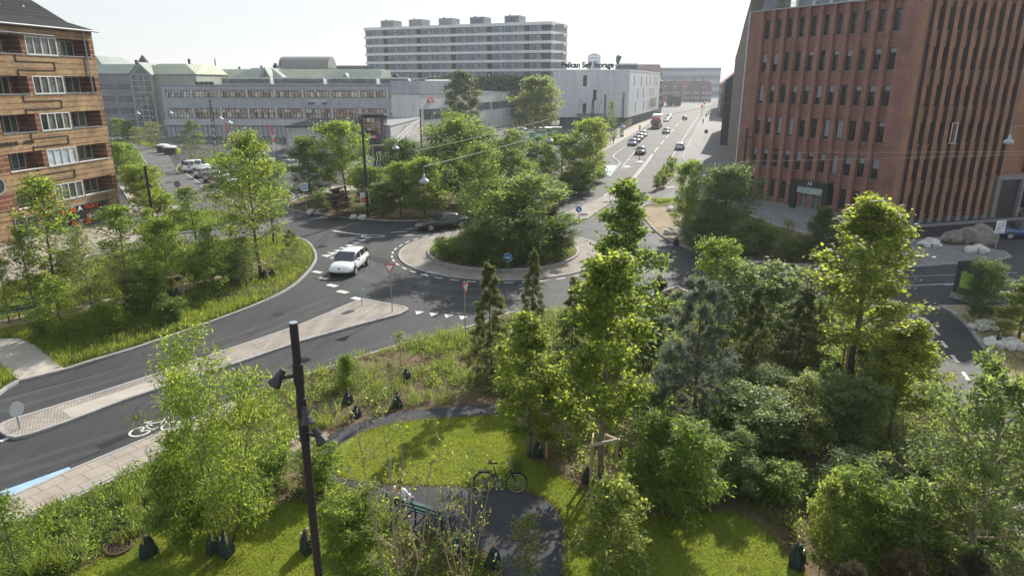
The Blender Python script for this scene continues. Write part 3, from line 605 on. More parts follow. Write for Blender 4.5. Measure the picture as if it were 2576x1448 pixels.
# stone gable wall along the street
P1 = A; P2 = Vector((45.0, 143.0)); inv = t.matrix_basis
def to_local(P):
    v = Vector((P.x, P.y)) - A; c, s = dd.x, dd.y
    return (v.x * c + v.y * s, -v.x * s + v.y * c)
q0 = to_local(P1); q1 = to_local(P2); nrm = Vector((q1[0], q1[1])).normalized(); pn = Vector((nrm.y, -nrm.x))
pts = [(0, 0), (0, 22.3), (.35, 20.9), (.62, 19.2), (1, 17.7), (1, 0)]
vs = [(q1[0] * a + off * pn.x - .02, q1[1] * a + off * pn.y, z) for off in (0, 4.0) for a, z in pts]; n = len(pts)
b = MB(); b.add(vs, [tuple(range(n)), tuple(range(2 * n - 1, n - 1, -1))] + [(i, (i + 1) % n, n + (i + 1) % n, n + i) for i in range(n)])
b.build('street_wall', 'side_stone', t)
b = MB(); b.bar((-.06, -.06, 0), (-.06, -.06, 20.3), .07, 6); b.build('downpipe', 'white_frame', t)
# roof terrace
b = MB(); b.box(3.8, 11.5, 2.4, 8, HT - .3, HT + 3.0); b.box(12.2, L1, 2.4, 8, HT - .3, HT + 3.4); r = b.build('penthouse', 'terrace_white', t)
for xa in (4.2, 6.2, 8.2, 12.6, 14.6): window(t, xa, xa + 1.6, HT + .1, HT + 2.4, 2.3, 2, 1, 'grey_frame', 'glass_blue', .06, .07)
b = MB()
for k in range(0, 140):
    xa = 1.6 + k * .12
    if xa < L1: b.box(xa, xa + .02, .2, .22, HT + .1, HT + 1.15)
b.box(1.6, L1, .19, .23, HT + 1.15, HT + 1.2); b.box(1.6, L1, .19, .23, HT + .5, HT + .53); b.build('railing', 'zinc', t)
b = MB(); b.add([(1.0, .3, HT + .1), (2.2, .3, HT + .1), (2.2, 3, HT + .1), (1.0, 3, HT + .1), (2.1, .4, HT + 2.9), (2.2, .4, HT + 2.9), (2.2, 3, HT + 2.9), (2.1, 3, HT + 2.9)], [(0, 1, 5, 4), (1, 2, 6, 5), (2, 3, 7, 6), (3, 0, 4, 7), (4, 5, 6, 7)]); b.build('stair_hood', 'grey_panel', t)
RED_ROOT, RED_DD = t, dd
fin(t)

# ---- grey warehouse with ribbon windows
A, B = (-85.82, 171.35), (-22.14, 167.59)
t = base_of('grey_warehouse', 'long grey clad warehouse with two rows of ribbon windows', 'warehouse', A, B); L = t['_len']
b = MB(); b.box(0, L, 0, 46, 0, 12.3)
b.build('wall', 'cladding', t); MB().box(-.1, L + .1, -.15, 46.1, 12.3, 12.55).build('roof', 'roof_concrete', t)
for k in range(9):
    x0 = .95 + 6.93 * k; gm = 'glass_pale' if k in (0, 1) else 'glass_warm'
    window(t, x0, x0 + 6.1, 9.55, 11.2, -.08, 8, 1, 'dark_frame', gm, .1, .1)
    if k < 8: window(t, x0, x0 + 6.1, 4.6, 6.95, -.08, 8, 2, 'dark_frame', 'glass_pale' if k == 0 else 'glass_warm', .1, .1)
    for z0, z1 in ((9.5, 11.25), (4.55, 7.0)):
        if k < 8 or z0 > 9: MB().box(x0 + 6.16, x0 + 6.86, -.14, 0, z0, z1).build('wall_pier', 'cladding_pale', t)
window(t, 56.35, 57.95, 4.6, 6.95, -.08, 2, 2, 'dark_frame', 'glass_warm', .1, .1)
MB().box(-.2, L - 22, -.35, 0, 2.9, 4.3).build('canopy_band', 'cladding_pale', t)
for k in range(5): window(t, 1 + 7 * k, 7 + 7 * k, .1, 2.85, -.05, 5, 1, 'dark_frame', 'glass_shop', .1, .1)
o = thing('wall_sign', 'blue and white lettered sign on the grey warehouse between its window rows', 'sign', t.location, t.rotation_euler.z)
text_mesh('lettering', 'Træværkstedet', 1.0, 'white_plain', o, .05, (38.6, -.2, 8.75), width=4.6, bold=.01); MB().box(36.3, 38.1, -.12, -.02, 7.95, 8.35).build('bar', 'sign_navy', o); MB().box(39.8, 41.0, -.12, -.02, 7.95, 8.35).build('bar', 'sign_navy', o)
text_mesh('lettering', 'kbh', .8, 'white_plain', o, .05, (38.95, -.2, 8.1), width=1.4, bold=.01)
for x0, x1 in ((14.5, 27), (27.6, 40.2), (40.8, 53.2), (53.8, 61)):
    q = MB(); q.extr([(1.5, 12.5), (1.5, 14.2), (8, 12.5)], 0, x0, x1); o = q.build('roof_light', 'white_siding', t)
    MB().box(x0 + .3, x1 - .3, 1.44, 1.49, 12.75, 13.85).build('pane', 'glass_teal', o)
for k in range(4): MB().box(8.2 + 1.2 * k, 9.0 + 1.2 * k, 1, 1.8, 12.5, 13.2).build('roof_fan', 'dark_frame', t)
b = MB(); b.lathe([(.7, 12.5), (.7, 14.4)], 12, (57.5, 3, 0)); b.lathe([(1.1, 14.4), (.2, 15.0)], 12, (57.5, 3, 0)); b.build('roof_chimney', 'dark_frame', t)
fin(t)
# ---- white wing
A, B = G(1062, 350), G(1309, 311)
t = base_of('white_market_hall', 'long white clad hall with a pipe and an orange arched emblem, sunlit', 'hall', A, B); L = t['_len']
b = MB(); b.box(0, L, 0, 30, 0, 10.3); b.build('wall', 'white_siding', t)
xs = [fac(A, B, u, 300)[0] for u in (1064, 1142)]
b = MB(); b.box(-.05, xs[1], -.05, 8, 10.3, 13.4); b.build('roof_block', 'cladding', t); MB().box(-.1, L, -.12, 30, 10.3, 10.42).build('parapet', 'roof_concrete', t)
for u0, u1 in ((1066, 1125), (1146, 1165), (1262, 1290), (1290, 1322)):
    a = fac(A, B, u0, 300)[0]; c = fac(A, B, u1, 300)[0]; window(t, a, min(c, L - .5), 4.3 if u0 < 1200 else 5.6, 6.9 if u0 < 1200 else 7.6, -.06, 7, 1, 'grey_frame', 'glass_teal', .1, .08)
a = fac(A, B, 1200, 300)[0]
for k in range(4): window(t, a + k * 11, a + k * 11 + 10, 5.4, 7.6, -.06, 7, 1, 'grey_frame', 'glass_teal', .1, .08)
b = MB(); pa = fac(A, B, 1140, 300)[0]; b.tube([(pa - 1.5, -.1, 10.8), (pa - .3, -.5, 10.8), (pa, -.5, 10.3), (pa, -.5, 0)], .3, 8); b.build('duct_pipe', 'zinc', t)
for u in (1110, 1270, 1300):
    a = fac(A, B, u, 320)[0]; b = MB(); b.tube([(a, -.05, 3), (a + .6, -.9, 3.9), (a + 1.2, -1.2, 3.9)], .06, 5); b.build('wall_lamp', 'dark_frame', t)
mx = MB(); mx.add([(20, 6, 10.4), (32, 6, 10.4), (32, 14, 10.4), (20, 14, 10.4), (30, 6, 13.8), (32, 6, 13.8), (32, 14, 13.8), (30, 14, 13.8)], [(0, 1, 5, 4), (1, 2, 6, 5), (2, 3, 7, 6), (3, 0, 4, 7), (4, 5, 6, 7)]); mx.build('roof_light', 'white_siding', t)
def arch_sign(label, loc, rz, w, txt=True):
    """red arched board with white letters"""
    o = thing('arched_sign', label, 'sign', loc, rz); n = 12; pts = []
    for i in range(n + 1): a = R(150 - 120 * i / n); pts.append((w * .62 * math.cos(a), w * .45 * math.sin(a)))
    for i in range(n + 1): a = R(30 + 120 * i / n); pts.append((w * .5 * math.cos(a), w * .22 * math.sin(a) - .03 * w))
    b = MB(); b.extr(pts, 1, -.12, 0); b.build('board', 'sign_red', o)
    k = MB(); pp = [(x * 1.06, z * 1.04 - .0) for x, z in pts]; k.extr(pp, 1, 0.002, .06); k.build('rim', 'sign_orange', o)
    text_mesh('lettering', 'MENY', w * .3, 'white_plain', o, .02, (0, -.14, w * .23), width=w * .74, bold=.008)
    return o
p = fac(A, B, 1084, 257); fin(t)
pos = A + (B - A).normalized() * p[0]; rzw = math.atan2(B.y - A.y, B.x - A.x)
arch_sign('orange arched letter sign high on the sunlit white hall', (pos.x, pos.y - .3, p[1] - .4), rzw, 3.2)
# ---- entrance tower and low annex
A, B = G(908, 388), G(967, 388)
t = base_of('glass_entrance_tower', 'dark glass entrance tower with a tilted flat roof and red arched sign', 'entrance tower', A, B); L = t['_len']
b = MB(); b.box(0, L, 0, 4.6, 0, 6.9); b.build('wall', 'slate_wall', t)
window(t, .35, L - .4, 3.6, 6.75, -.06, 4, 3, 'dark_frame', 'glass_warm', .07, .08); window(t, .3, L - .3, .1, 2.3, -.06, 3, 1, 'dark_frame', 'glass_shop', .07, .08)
b = MB()
for a in (.0,): b.add([(-.9, -.9, 7.3), (L + .4, -.9, 7.3), (L + 1.6, 5.2, 6.5), (-.9, 5.2, 7.1), (-.9, -.9, 7.55), (L + .4, -.9, 7.55), (L + 1.6, 5.2, 6.75), (-.9, 5.2, 7.35)], [(0, 3, 2, 1), (4, 5, 6, 7), (0, 1, 5, 4), (1, 2, 6, 5), (2, 3, 7, 6), (3, 0, 4, 7)])
b.build('roof', 'grey_panel', t)
g = MB(); g.add([(L + .05, .4, .3), (L + .05, 4.2, .3), (L + .05, 4.2, 6.4), (L + .05, .4, 6.4)], [(0, 1, 2, 3)]); g.build('side_glazing', 'glass_teal', t)
MB().box(1.3, 3.4, -.12, -.07, 2.4, 4.4).build('sign_board', 'sign_black', t); fin(t)
arch_sign('red arched letter sign on the black board of the glass tower', (A.x + 2.35, A.y - .2, 2.75), 0, 1.9)
arch_sign('red arched letter sign on the narrow side of the glass tower', (B.x + .25, B.y + 2.3, 2.9), R(68), 1.7)
A, B = G(727, 386), G(906, 386)
t = base_of('low_grey_annex', 'low grey clad annex with a sloping dark roof edge beside the glass tower', 'annex', A, B); L = t['_len']
MB().box(0, L, 0, 22, 0, 4.9).build('wall', 'cladding_pale', t); MB().box(-1.3, 0, 3, 8, 0, 3.6).build('side_block', 'cladding', t)
b = MB(); b.add([(-.3, -.4, 4.95), (L, -.4, 4.95), (L, 18, 4.95), (-.3, 18, 4.95), (-.3, -.4, 5.1), (L, -.4, 5.1), (L, 18, 5.6), (-.3, 18, 5.6)], [(0, 3, 2, 1), (4, 5, 6, 7), (0, 1, 5, 4), (1, 2, 6, 5), (2, 3, 7, 6), (3, 0, 4, 7)]); b.build('roof', 'felt_roof', t)
window(t, 2.9, 5.4, 1.0, 3.2, -.05, 2, 1, 'dark_frame', 'glass_shop', .07, .06); MB().box(-.9, -.3, 2.95, 2.99, 0, 2.3).build('door', 'sign_black', t)
o = MB().box(.2, 2.4, -.08, -.01, 1.5, 2.6).build('sign_panel', 'white_frame', t)
text_mesh('lettering', '<<', .9, 'grey_frame', o, .01, (.75, -.09, 2.05), width=.6, bold=.01); text_mesh('lettering', 'YIN\nYANG', .32, 'sign_black', o, .01, (1.75, -.09, 2.05), width=.6)
b = MB()
for xx in (.4, 6, 10.5): b.lathe([(.22, -.5), (.22, -.1), (.1, 0)], 8, (xx, -.1, 4.6), axis='y')
b.build('wall_lamp', 'white_frame', t); fin(t)
A, B = G(985, 385), G(1064, 352)
t = base_of('low_white_wall_building', 'low pale flat roofed building with cast lamps between glass tower and white hall', 'annex', A, B); L = t['_len']
MB().box(0, L, 0, 12, 0, 5.0).build('wall', 'cladding_pale', t); MB().box(-.1, L, -.1, 12, 5, 5.15).build('roof', 'roof_concrete', t)
for x in (L * .3, L * .7): b = MB(); b.tube([(x, -.02, 3.6), (x + .7, -.6, 4.5), (x + 1.5, -.8, 4.5)], .06, 5); b.build('wall_lamp', 'dark_frame', t)
fin(t)
# ---- office with green copper roofs
def gable_bay(par, x0, x1, y0, eave, ridge, wm):
    xc = (x0 + x1) / 2
    q = MB(); q.extr([(x0, 0), (x1, 0), (x1, eave), (xc, ridge), (x0, eave)], 1, y0, y0 + 1.5); q.build('gable_bay', wm, par)
    g = MB(); g.extr([(x0 + .5, 1), (x1 - .5, 1), (x1 - .5, eave - .2), (xc, ridge - .9), (x0 + .5, eave - .2)], 1, y0 - .08, y0 - .02); o = g.build('gable_glazing', 'glass_teal', par)
    f = MB()
    for k in range(1, 3): xx = x0 + .5 + (x1 - x0 - 1) * k / 3; f.box(xx - .05, xx + .05, y0 - .14, y0 - .09, 1, eave)
    for k in range(1, 10): f.box(x0 + .5, x1 - .5, y0 - .135, y0 - .09, 1 + k * (eave - 1) / 9 - .05, 1 + k * (eave - 1) / 9 + .05)
    f.build('glazing_bar', 'white_frame', o)
    r = MB(); r.add([(x0 - .3, y0 - .3, eave - .1), (xc, y0 - .3, ridge), (xc, y0 + 5, ridge), (x0 - .3, y0 + 5, eave - .1), (x1 + .3, y0 - .3, eave - .1), (x1 + .3, y0 + 5, eave - .1)], [(0, 1, 2, 3), (1, 4, 5, 2)]); r.build('gable_roof', 'copper_green_dark', par)
def hip_block(par, x0, x1, y0, y1, eave, ridge, wm, rm, hl=True, hr=True):
    MB().box(x0, x1, y0, y1, 0, eave).build('wall', wm, par)
    q = MB(); d = min((y1 - y0) / 2, 4.5); e = .4
    q.add([(x0 - e, y0 - e, eave), (x1 + e, y0 - e, eave), (x1 + e, y1 + e, eave), (x0 - e, y1 + e, eave), (x0 + (d if hl else -e), y0 + d, ridge), (x1 - (d if hr else -e), y0 + d, ridge), (x1 - (d if hr else -e), y1 - d, ridge), (x0 + (d if hl else -e), y1 - d, ridge)], [(0, 1, 5, 4), (1, 2, 6, 5), (2, 3, 7, 6), (3, 0, 4, 7), (4, 5, 6, 7), (0, 3, 2, 1)])
    q.build('roof', rm, par)
    s = MB(); xx = x0
    while xx < x1:
        s.add([(xx, y0 - e - .02, eave + .08), (xx + .12, y0 - e - .02, eave + .08), (xx + .12, y0 + d, ridge + .12), (xx, y0 + d, ridge + .12)], [(0, 1, 2, 3)]); xx += 1.1
    s.build('roof_seam', 'copper_green_dark', par)
A = at_depth(352, 300, 196); B = at_depth(480, 300, 192); A.z = 0
t = thing('copper_roof_office', 'stone office block with pale green copper roofs and a tall glazed gable', 'office building', (0, 0, 0))
X = lambda u, y: at_depth(u, 250, y).x
def zz(u, v, y): p = at_depth(u, v, y); return p.z
yA = 194; e1 = zz(400, 187, yA); r1 = zz(400, 160, yA)
hip_block(t, X(350, yA), X(500, yA), yA, yA + 30, e1, r1, 'sage_stone', 'copper_green')
hip_block(t, X(175, yA + 6), X(352, yA + 6), yA + 3, yA + 34, e1 + .2, r1, 'lilac_stone', 'copper_green_dark', True, False)
gable_bay(t, X(343, yA), X(397, yA), yA - 1.6, e1 - .1, r1 + .3, 'sage_stone')
yB = 214; e2 = zz(560, 197, yB); r2 = zz(560, 174, yB)
hip_block(t, X(480, yB), X(950, yB), yB, yB + 26, e2, r2, 'sage_stone', 'copper_green', False, False)
hip_block(t, X(585, yB - 6), X(710, yB - 6), yB - 4, yB + 14, e2 + .1, r2 + .3, 'sage_stone', 'copper_green_dark')
gable_bay(t, X(655, yB - 8), X(680, yB - 8), yB - 6, e2 - .1, r2 + .5, 'sage_stone')
hip_block(t, X(815, yB - 2), X(955, yB - 2), yB - 1.5, yB + 20, e2 - .3, r2 - .3, 'sage_stone', 'copper_green_dark', True, False)
gable_bay(t, X(866, yB - 2), X(882, yB - 2), yB - 2.6, e2 - .4, r2 - 1.2, 'sage_stone')
wp = window(t, 0, 1.5, 0, 1.3, 0, 2, 1, 'dark_frame', 'glass_teal', .08, .06); fst = True
for k in range(12):
    loc = (X(505, yB) + k * 1.9 + (1 if k > 4 else 0), yB - .08, e2 - 3.4)
    if fst: wp.location = loc; fst = False
    else: child_copy(wp, t, loc)
for fl in range(4):
    for k in range(7): child_copy(wp, t, (X(262, yA + 6) + k * 1.7 + (.9 if k > 2 else 0), yA + 2.92, e1 - 3.9 - fl * 3.3))
b = MB(); x = X(318, yA)
b.lathe([(1.5, 0), (1.3, .9), (.15, 2.6)], 10, (x, yA + 12, r1)); b.build('roof_cowl', 'tile_brown', t)
for u, h, w_ in ((322, 1.4, .3), (448, 1.5, .5), (520, 3.2, .25), (580, .9, .4), (637, 1.2, .5), (690, 2.4, .25), (672, 1.9, .8), (310, 1.2, .6)):
    x = X(u, yB if u > 470 else yA); z = r2 if u > 470 else r1; yy = (yB if u > 470 else yA) + 9; MB().box(x, x + w_, yy, yy + w_, z - .2, z + h).build('roof_mast', 'dark_frame', t)
hip_block(t, X(150, 230), X(292, 230), 226, 250, zz(270, 172, 230), zz(270, 141, 230), 'lilac_stone', 'copper_green_dark', False, True)

# ---- ten storey slab
A = at_depth(925, 200, 272); B = at_depth(1385, 200, 243); A.z = B.z = 0; 
t = base_of('slab_apartment_block', 'ten storey slab apartment block with white parapet bands and five rooftop housings', 'apartment building', A, B); L = t['_len']
zt = ZV(B.x, B.y, 54); st = 3.02; DPT = 17
core = MB().box(.15, L - .15, .3, DPT, 0, zt - .8); core.build('wall_core', 'balcony_dark', t)
bd = MB()
for k in range(11):
    z1 = zt - st * k; bd.box(-.25, L + .25, -.3, DPT + .3, z1 - (1.0 if k == 0 else .95), z1)
bd.build('parapet_band', 'concrete_band', t)
b = MB()
for k in range(1, 11): b.box(L - .12, L + .06, .1, DPT - .2, zt - st * k + .02, zt - st * k + st - 1.02)
b.build('end_wall', 'roof_concrete', t)
m_ = L / 5.25; fst = True; pn = MB()
gw = m_ * .325
wp = window(t, 0, gw, 0, st - 1.03, 0, 4, 2, 'dark_frame', 'glass_blue', .12, .1)
for k in range(1, 10):
    z0 = zt - st * k + .02; x = .2; i = 0
    while x < L - gw * .9:
        for g_ in range(1 if i == 0 else 2):
            if x + gw < L:
                if fst: wp.location = (x, -.06, z0); fst = False
                else: child_copy(wp, t, (x, -.06, z0))
            x += gw
        MB().box(x + .1, x + m_ * .22, -.02, .3, z0, z0 + st - 1.05).build('grey_panel', 'grey_panel', t); x += m_ * .35; i += 1
for i, x in enumerate((5.3, 17.6, 30.2, 42.9, 56.4)):
    o = MB().box(x, x + 5.6, 3, 9, zt - .05, zt + 2.6).build('roof_housing', 'roof_concrete', t)
    MB().lathe([(.25, zt + 2.6), (.25, zt + 3.0), (.4, zt + 3.1)], 8, (x + 1.2, 5, 0)).build('vent', 'dark_frame', o)
    if i in (3, 4): text_mesh('graffiti', 'DIMES' if i == 4 else 'SAMO', 2.2, 'far_dark', o, .02, (x + 2.8, 2.96, zt + 1.3), width=4.6, bold=.05)
fin(t)

# ---- self storage
A, B = Vector((12.16, 206.72, 0)), Vector((34.28, 204.88, 0))
t = base_of('white_storage_building', 'white panelled storage building with slit windows and roof lettering', 'storage building', A, B); L = t['_len']
E = Vector((57.3, 272.1, 0)); dl = (E - B); ax = (B - A).normalized(); ay = Vector((-ax.y, ax.x, 0)); k = (dl.dot(ax), dl.dot(ay))
poly = [(0, 0), (L, 0), (L + k[0], k[1]), (k[0], k[1])]
b = MB(); b.prism(poly, 3.1, 16.35); b.build('wall', 'white_panel', t)
b = MB(); ins = inset(ccw(poly), 1.6); b.prism(ins, 0, 3.1); b.build('ground_floor', 'slate_wall', t); b = MB(); b.prism(inset(ccw(poly), -.12), 16.35, 16.6); b.build('roof_edge', 'white_plain', t)
for x0, x1, z0, z1 in ((8.75, 9.77, 12.0, 15.0), (11.78, 12.75, 8.0, 11.0), (8.8, 9.8, 4.1, 7.1)): window(t, x0, x1, z0, z1, -.06, 1, 1, 'dark_frame', 'deep_brown_glass', .07, .06)
MB().box(7, 15, -2.2, -.05, 4.2, 4.35).build('canopy', 'zinc', t)
b = MB()
for x in (7.4, 9.4, 11.3, 13.4): b.bar((x, -2.0, 4.35), (x + .7, -.05, 8.4), .05, 5)
b.build('canopy_rod', 'dark_frame', t)
sx = Vector((k[0], k[1])); sl_ = sx.length; sang = math.atan2(k[1], k[0])
side = thing('x', 'x', 'x'); bpy.data.objects.remove(side)
def sidewin(a0, a1, z0, z1, nm='window', m='letter_black', off=.05):
    e = sx.normalized(); nn = Vector((e.y, -e.x)); q = MB()
    vs = [(L + e.x * a + nn.x * o_, e.y * a + nn.y * o_, z) for o_ in (0.0, off) for a, z in ((a0, z0), (a1, z0), (a1, z1), (a0, z1))]
    q.add(vs, [(0, 1, 2, 3), (7, 6, 5, 4), (0, 4, 5, 1), (1, 5, 6, 2), (2, 6, 7, 3), (3, 7, 4, 0)]); return q.build(nm, m, t)
def su(u): return fac(B, E, u, 250)[0]
zo = .805
for zx, z0, z1 in ((505, 12.0, 14.9), (650, 12.0, 14.9), (755, 12.0, 14.9), (825, 12.0, 14.9), (918, 12.0, 14.9), (960, 12.0, 14.9), (590, 8.2, 11.1), (700, 8.2, 11.1), (838, 8.2, 11.1), (895, 8.2, 11.1), (555, 4.2, 7.1), (720, 4.2, 7.1), (812, 4.2, 7.1)):
    a = su((1900 + zx * .1554) * zo); sidewin(a - .15, a + .45, z0, z1)
a0, a1 = su((1900 + 850 * .1554) * zo), su((1900 + 968 * .1554) * zo); sidewin(a0, a1, 4.6, 8.0, 'sign_frame', 'lime', .06) if 'lime' in M else None
mat('lime', (.30, .48, .14), .5, .08); sidewin(a0, a1, 4.5, 7.9, 'sign_frame', 'lime', .1); sidewin(a0 + .5, a1 - .5, 4.9, 7.5, 'big_window', 'glass_teal', .16)
fin(t)
o = thing('rooftop_lettering', 'dark rooftop letters on posts along the white storage building', 'sign', t.location, t.rotation_euler.z)
text_mesh('lettering', 'Pelican Self Storage', 2.1, 'letter_black', o, .1, (9.9, .5, 17.85), width=15.2, bold=.02, bev=.085)
b = MB()
for i in range(16): b.box(2.5 + i, 2.58 + i, .5, .6, 16.5, 17.3)
b.box(2.2, 17.6, .5, .58, 16.95, 17.03); b.build('support_rail', 'zinc', o)
o = thing('bird_emblem', 'dark green bird emblem standing at the corner of the storage roof', 'sign', t.location, t.rotation_euler.z)
bird = [(344, 340), (400, 285), (365, 250), (440, 285), (500, 300), (575, 300), (578, 330), (550, 400), (500, 470), (490, 520), (520, 560), (640, 580), (720, 650), (720, 690), (440, 690), (430, 600), (445, 540), (390, 520), (350, 450)]
pts = [(18.0 + (x - 344) * .0068, 20.9 - (y - 250) * .0103) for x, y in bird]
MB().extr(pts[::-1], 1, .4, .75).build('silhouette', 'sign_bird', o); MB().bar((19, .6, 16.5), (19, .6, 17.2), .1).build('post', 'zinc', o)
# ---- background buildings
def blockb(name, label, u0, u1, vt, y, dep, wm, rm=None, wins=None, cat='building', rz=0, roofh=0, vb=None):
    a = at_depth(u0, 200, y); c = at_depth(u1, 200, y); zt_ = at_depth((u0 + u1) / 2, vt, y).z
    q = thing(name, label, cat, (a.x, y, 0)); W_ = c.x - a.x
    MB().box(0, W_, 0, dep, 0, zt_).build('wall', wm, q)
    if roofh: b_ = MB(); b_.extr([(-.3, zt_), (dep + .3, zt_), (dep / 2, zt_ + roofh)], 0, -.3, W_ + .3); b_.build('roof', rm, q)
    elif rm: MB().box(-.3, W_ + .3, -.3, dep, zt_, zt_ + .5).build('roof', rm, q)
    if wins:
        nx, rows, ww, wh, st_, top, gm = wins; pr_ = None
        for r_ in range(rows):
            for i_ in range(nx):
                loc = (W_ * (i_ + .5) / nx - ww / 2, -.06, zt_ - top - r_ * st_)
                if pr_ is None: pr_ = MB().box(0, ww, 0, .1, 0, wh).build('window', gm, q); pr_.location = loc
                else: child_copy(pr_, q, loc)
    return q, W_, zt_
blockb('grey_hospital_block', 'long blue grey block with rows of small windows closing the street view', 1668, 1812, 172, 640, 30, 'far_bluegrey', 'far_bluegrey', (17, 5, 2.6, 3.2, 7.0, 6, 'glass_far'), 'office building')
blockb('grey_hall_roof', 'dark flat roofed block beyond the copper roofs beside the slab tower', 690, 945, 168, 330, 40, 'slate_wall', 'roof_concrete', (14, 1, 1.6, 2.2, 4, 4.2, 'glass_far'), 'building')
blockb('low_dark_block', 'low dark roofed block beyond the copper roofs', 628, 700, 180, 330, 30, 'slate_wall', 'roof_concrete')
q, W_, zt_ = blockb('barrel_roof_hall', 'hall with a curved barrel roof above the green copper roofs', 706, 828, 172, 300, 14, 'grey_panel')
b = MB(); n = 14; pts = [(7 + 7.4 * math.cos(R(180 - 180 * i / n)), zt_ - .3 + 5.2 * math.sin(R(180 - 180 * i / n))) for i in range(n + 1)]; b.extr(pts, 0, -.4, W_); b.build('barrel_roof', 'barrel_roof', q)
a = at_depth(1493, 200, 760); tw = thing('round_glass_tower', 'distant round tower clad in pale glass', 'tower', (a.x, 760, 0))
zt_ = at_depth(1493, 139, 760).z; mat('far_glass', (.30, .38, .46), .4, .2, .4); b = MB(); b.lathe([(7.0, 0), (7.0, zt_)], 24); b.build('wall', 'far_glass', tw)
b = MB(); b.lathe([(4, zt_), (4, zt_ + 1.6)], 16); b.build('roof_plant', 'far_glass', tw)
f = MB()
for k in range(10): f.lathe([(7.08, zt_ - 2 - 3.4 * k), (7.08, zt_ - 1.2 - 3.4 * k)], 24)
f.build('floor_band', 'concrete_band', tw)
blockb('dark_roof_storey', 'dark setback storey on the flat roof beyond the bird emblem', 1560, 1602, 164, 236, 12, 'slate_wall', 'zinc')
blockb('terrace_with_chimneys', 'dark tenement with a row of chimneys beyond the storage building', 1598, 1664, 184, 330, 14, 'brick_far', 'tile_brown', (8, 2, 1.2, 1.8, 3.2, 3, 'glass_far'), 'tenement', roofh=4)
q, W_, zt_ = blockb('brick_corner_tenement', 'brown brick tenement end behind the storage building at the street', 1656, 1668, 205, 300, 40, 'brick_far', 'tile_brown', (2, 4, 1.3, 1.9, 3.2, 3, 'glass_far'), 'tenement', roofh=3.5)
hl = ['brick gabled house with a skylight, first from the street trees', 'brick gabled house with two skylights, second along the square', 'brick gabled house with an orange tiled patch, third along the square', 'brick gabled house with a broad gable, fourth along the square', 'brick gabled house at the bend of the street']
for i, u in enumerate((1668, 1693, 1718, 1743, 1768)):
    y = 505 - i * 4; a = at_depth(u, 200, y); c = at_depth(u + 25, 200, y); W_ = c.x - a.x
    q = thing('brick_house', hl[i], 'house', (a.x, y, 0), 0, 'gabled brick houses closing the street'); zt_ = at_depth(u, 228, y).z; zr = at_depth(u, 204, y).z
    MB().box(0, W_, 0, 12, 0, zt_).build('wall', 'brick_far', q)
    b = MB(); b.extr([(-.3, zt_), (12.3, zt_), (6, zr)], 0, 0, W_); b.build('roof', 'tile_far' if i == 2 else 'tile_brown', q)
    b = MB(); b.extr([(W_ * .5, zt_ - .3), (W_ * .95, zt_ - .3), (W_ * .72, zr - 1)], 1, -.4, 5); b.build('gable', 'brick_far', q)
    for r_ in range(3):
        for k in range(4): MB().box(W_ * (k + .35) / 4, W_ * (k + .35) / 4 + 1.0, -.08, .02, zt_ - 2.8 - r_ * 3.1, zt_ - .9 - r_ * 3.1).build('window', 'glass_far', q)
    MB().box(W_ * .2, W_ * .2 + 1.2, 4.5, 6.5, zr - 2, zr + 1.5).build('chimney', 'brick_far', q)
    if i != 3: sk = MB(); sk.box(W_ * .2, W_ * .2 + 1.4, 2.2, 2.6, (zt_ + zr) / 2 - 2.2, (zt_ + zr) / 2 - .4); sk.build('skylight', 'white_plain', q)
a = G(1800, 300); q = thing('slate_corner_house', 'dark slate clad house with a white eave beyond the stone wall of the brick office', 'house', (56, 182, 0), R(72)); zt_ = ZV(56, 182, 196)
MB().box(-36, 22, -10, 0, 0, 13.2).build('wall', 'slate_wall', q); b = MB(); b.extr([(-10.4, 13.2), (.4, 13.2), (-5, 17.0)], 0, -36, 22); b.build('roof', 'far_dark', q); MB().box(-36, 22, 0, .35, 13.0, 13.3).build('eave', 'white_plain', q)
for k in range(6): MB().box(-30 + k * 8, -28.8 + k * 8, .01, .08, 6, 8.4).build('window', 'glass_teal', q)
q = thing('pink_street_house', 'pale brick street house with white windows and tiled roof at the end of the pavement', 'house', (78.5, 262, 0), R(74))
MB().box(0, 120, -12, 0, 0, 12.5).build('wall', 'brick_far', q); b = MB(); b.extr([(-12.4, 12.5), (.4, 12.5), (-6, 18)], 0, 0, 120); b.build('roof', 'tile_far', q)
for k in range(20):
    for r_ in range(3): MB().box(2 + k * 5.8, 3.6 + k * 5.8, .01, .1, 2 + r_ * 3.4, 4.2 + r_ * 3.4).build('window', 'glass_far', q)
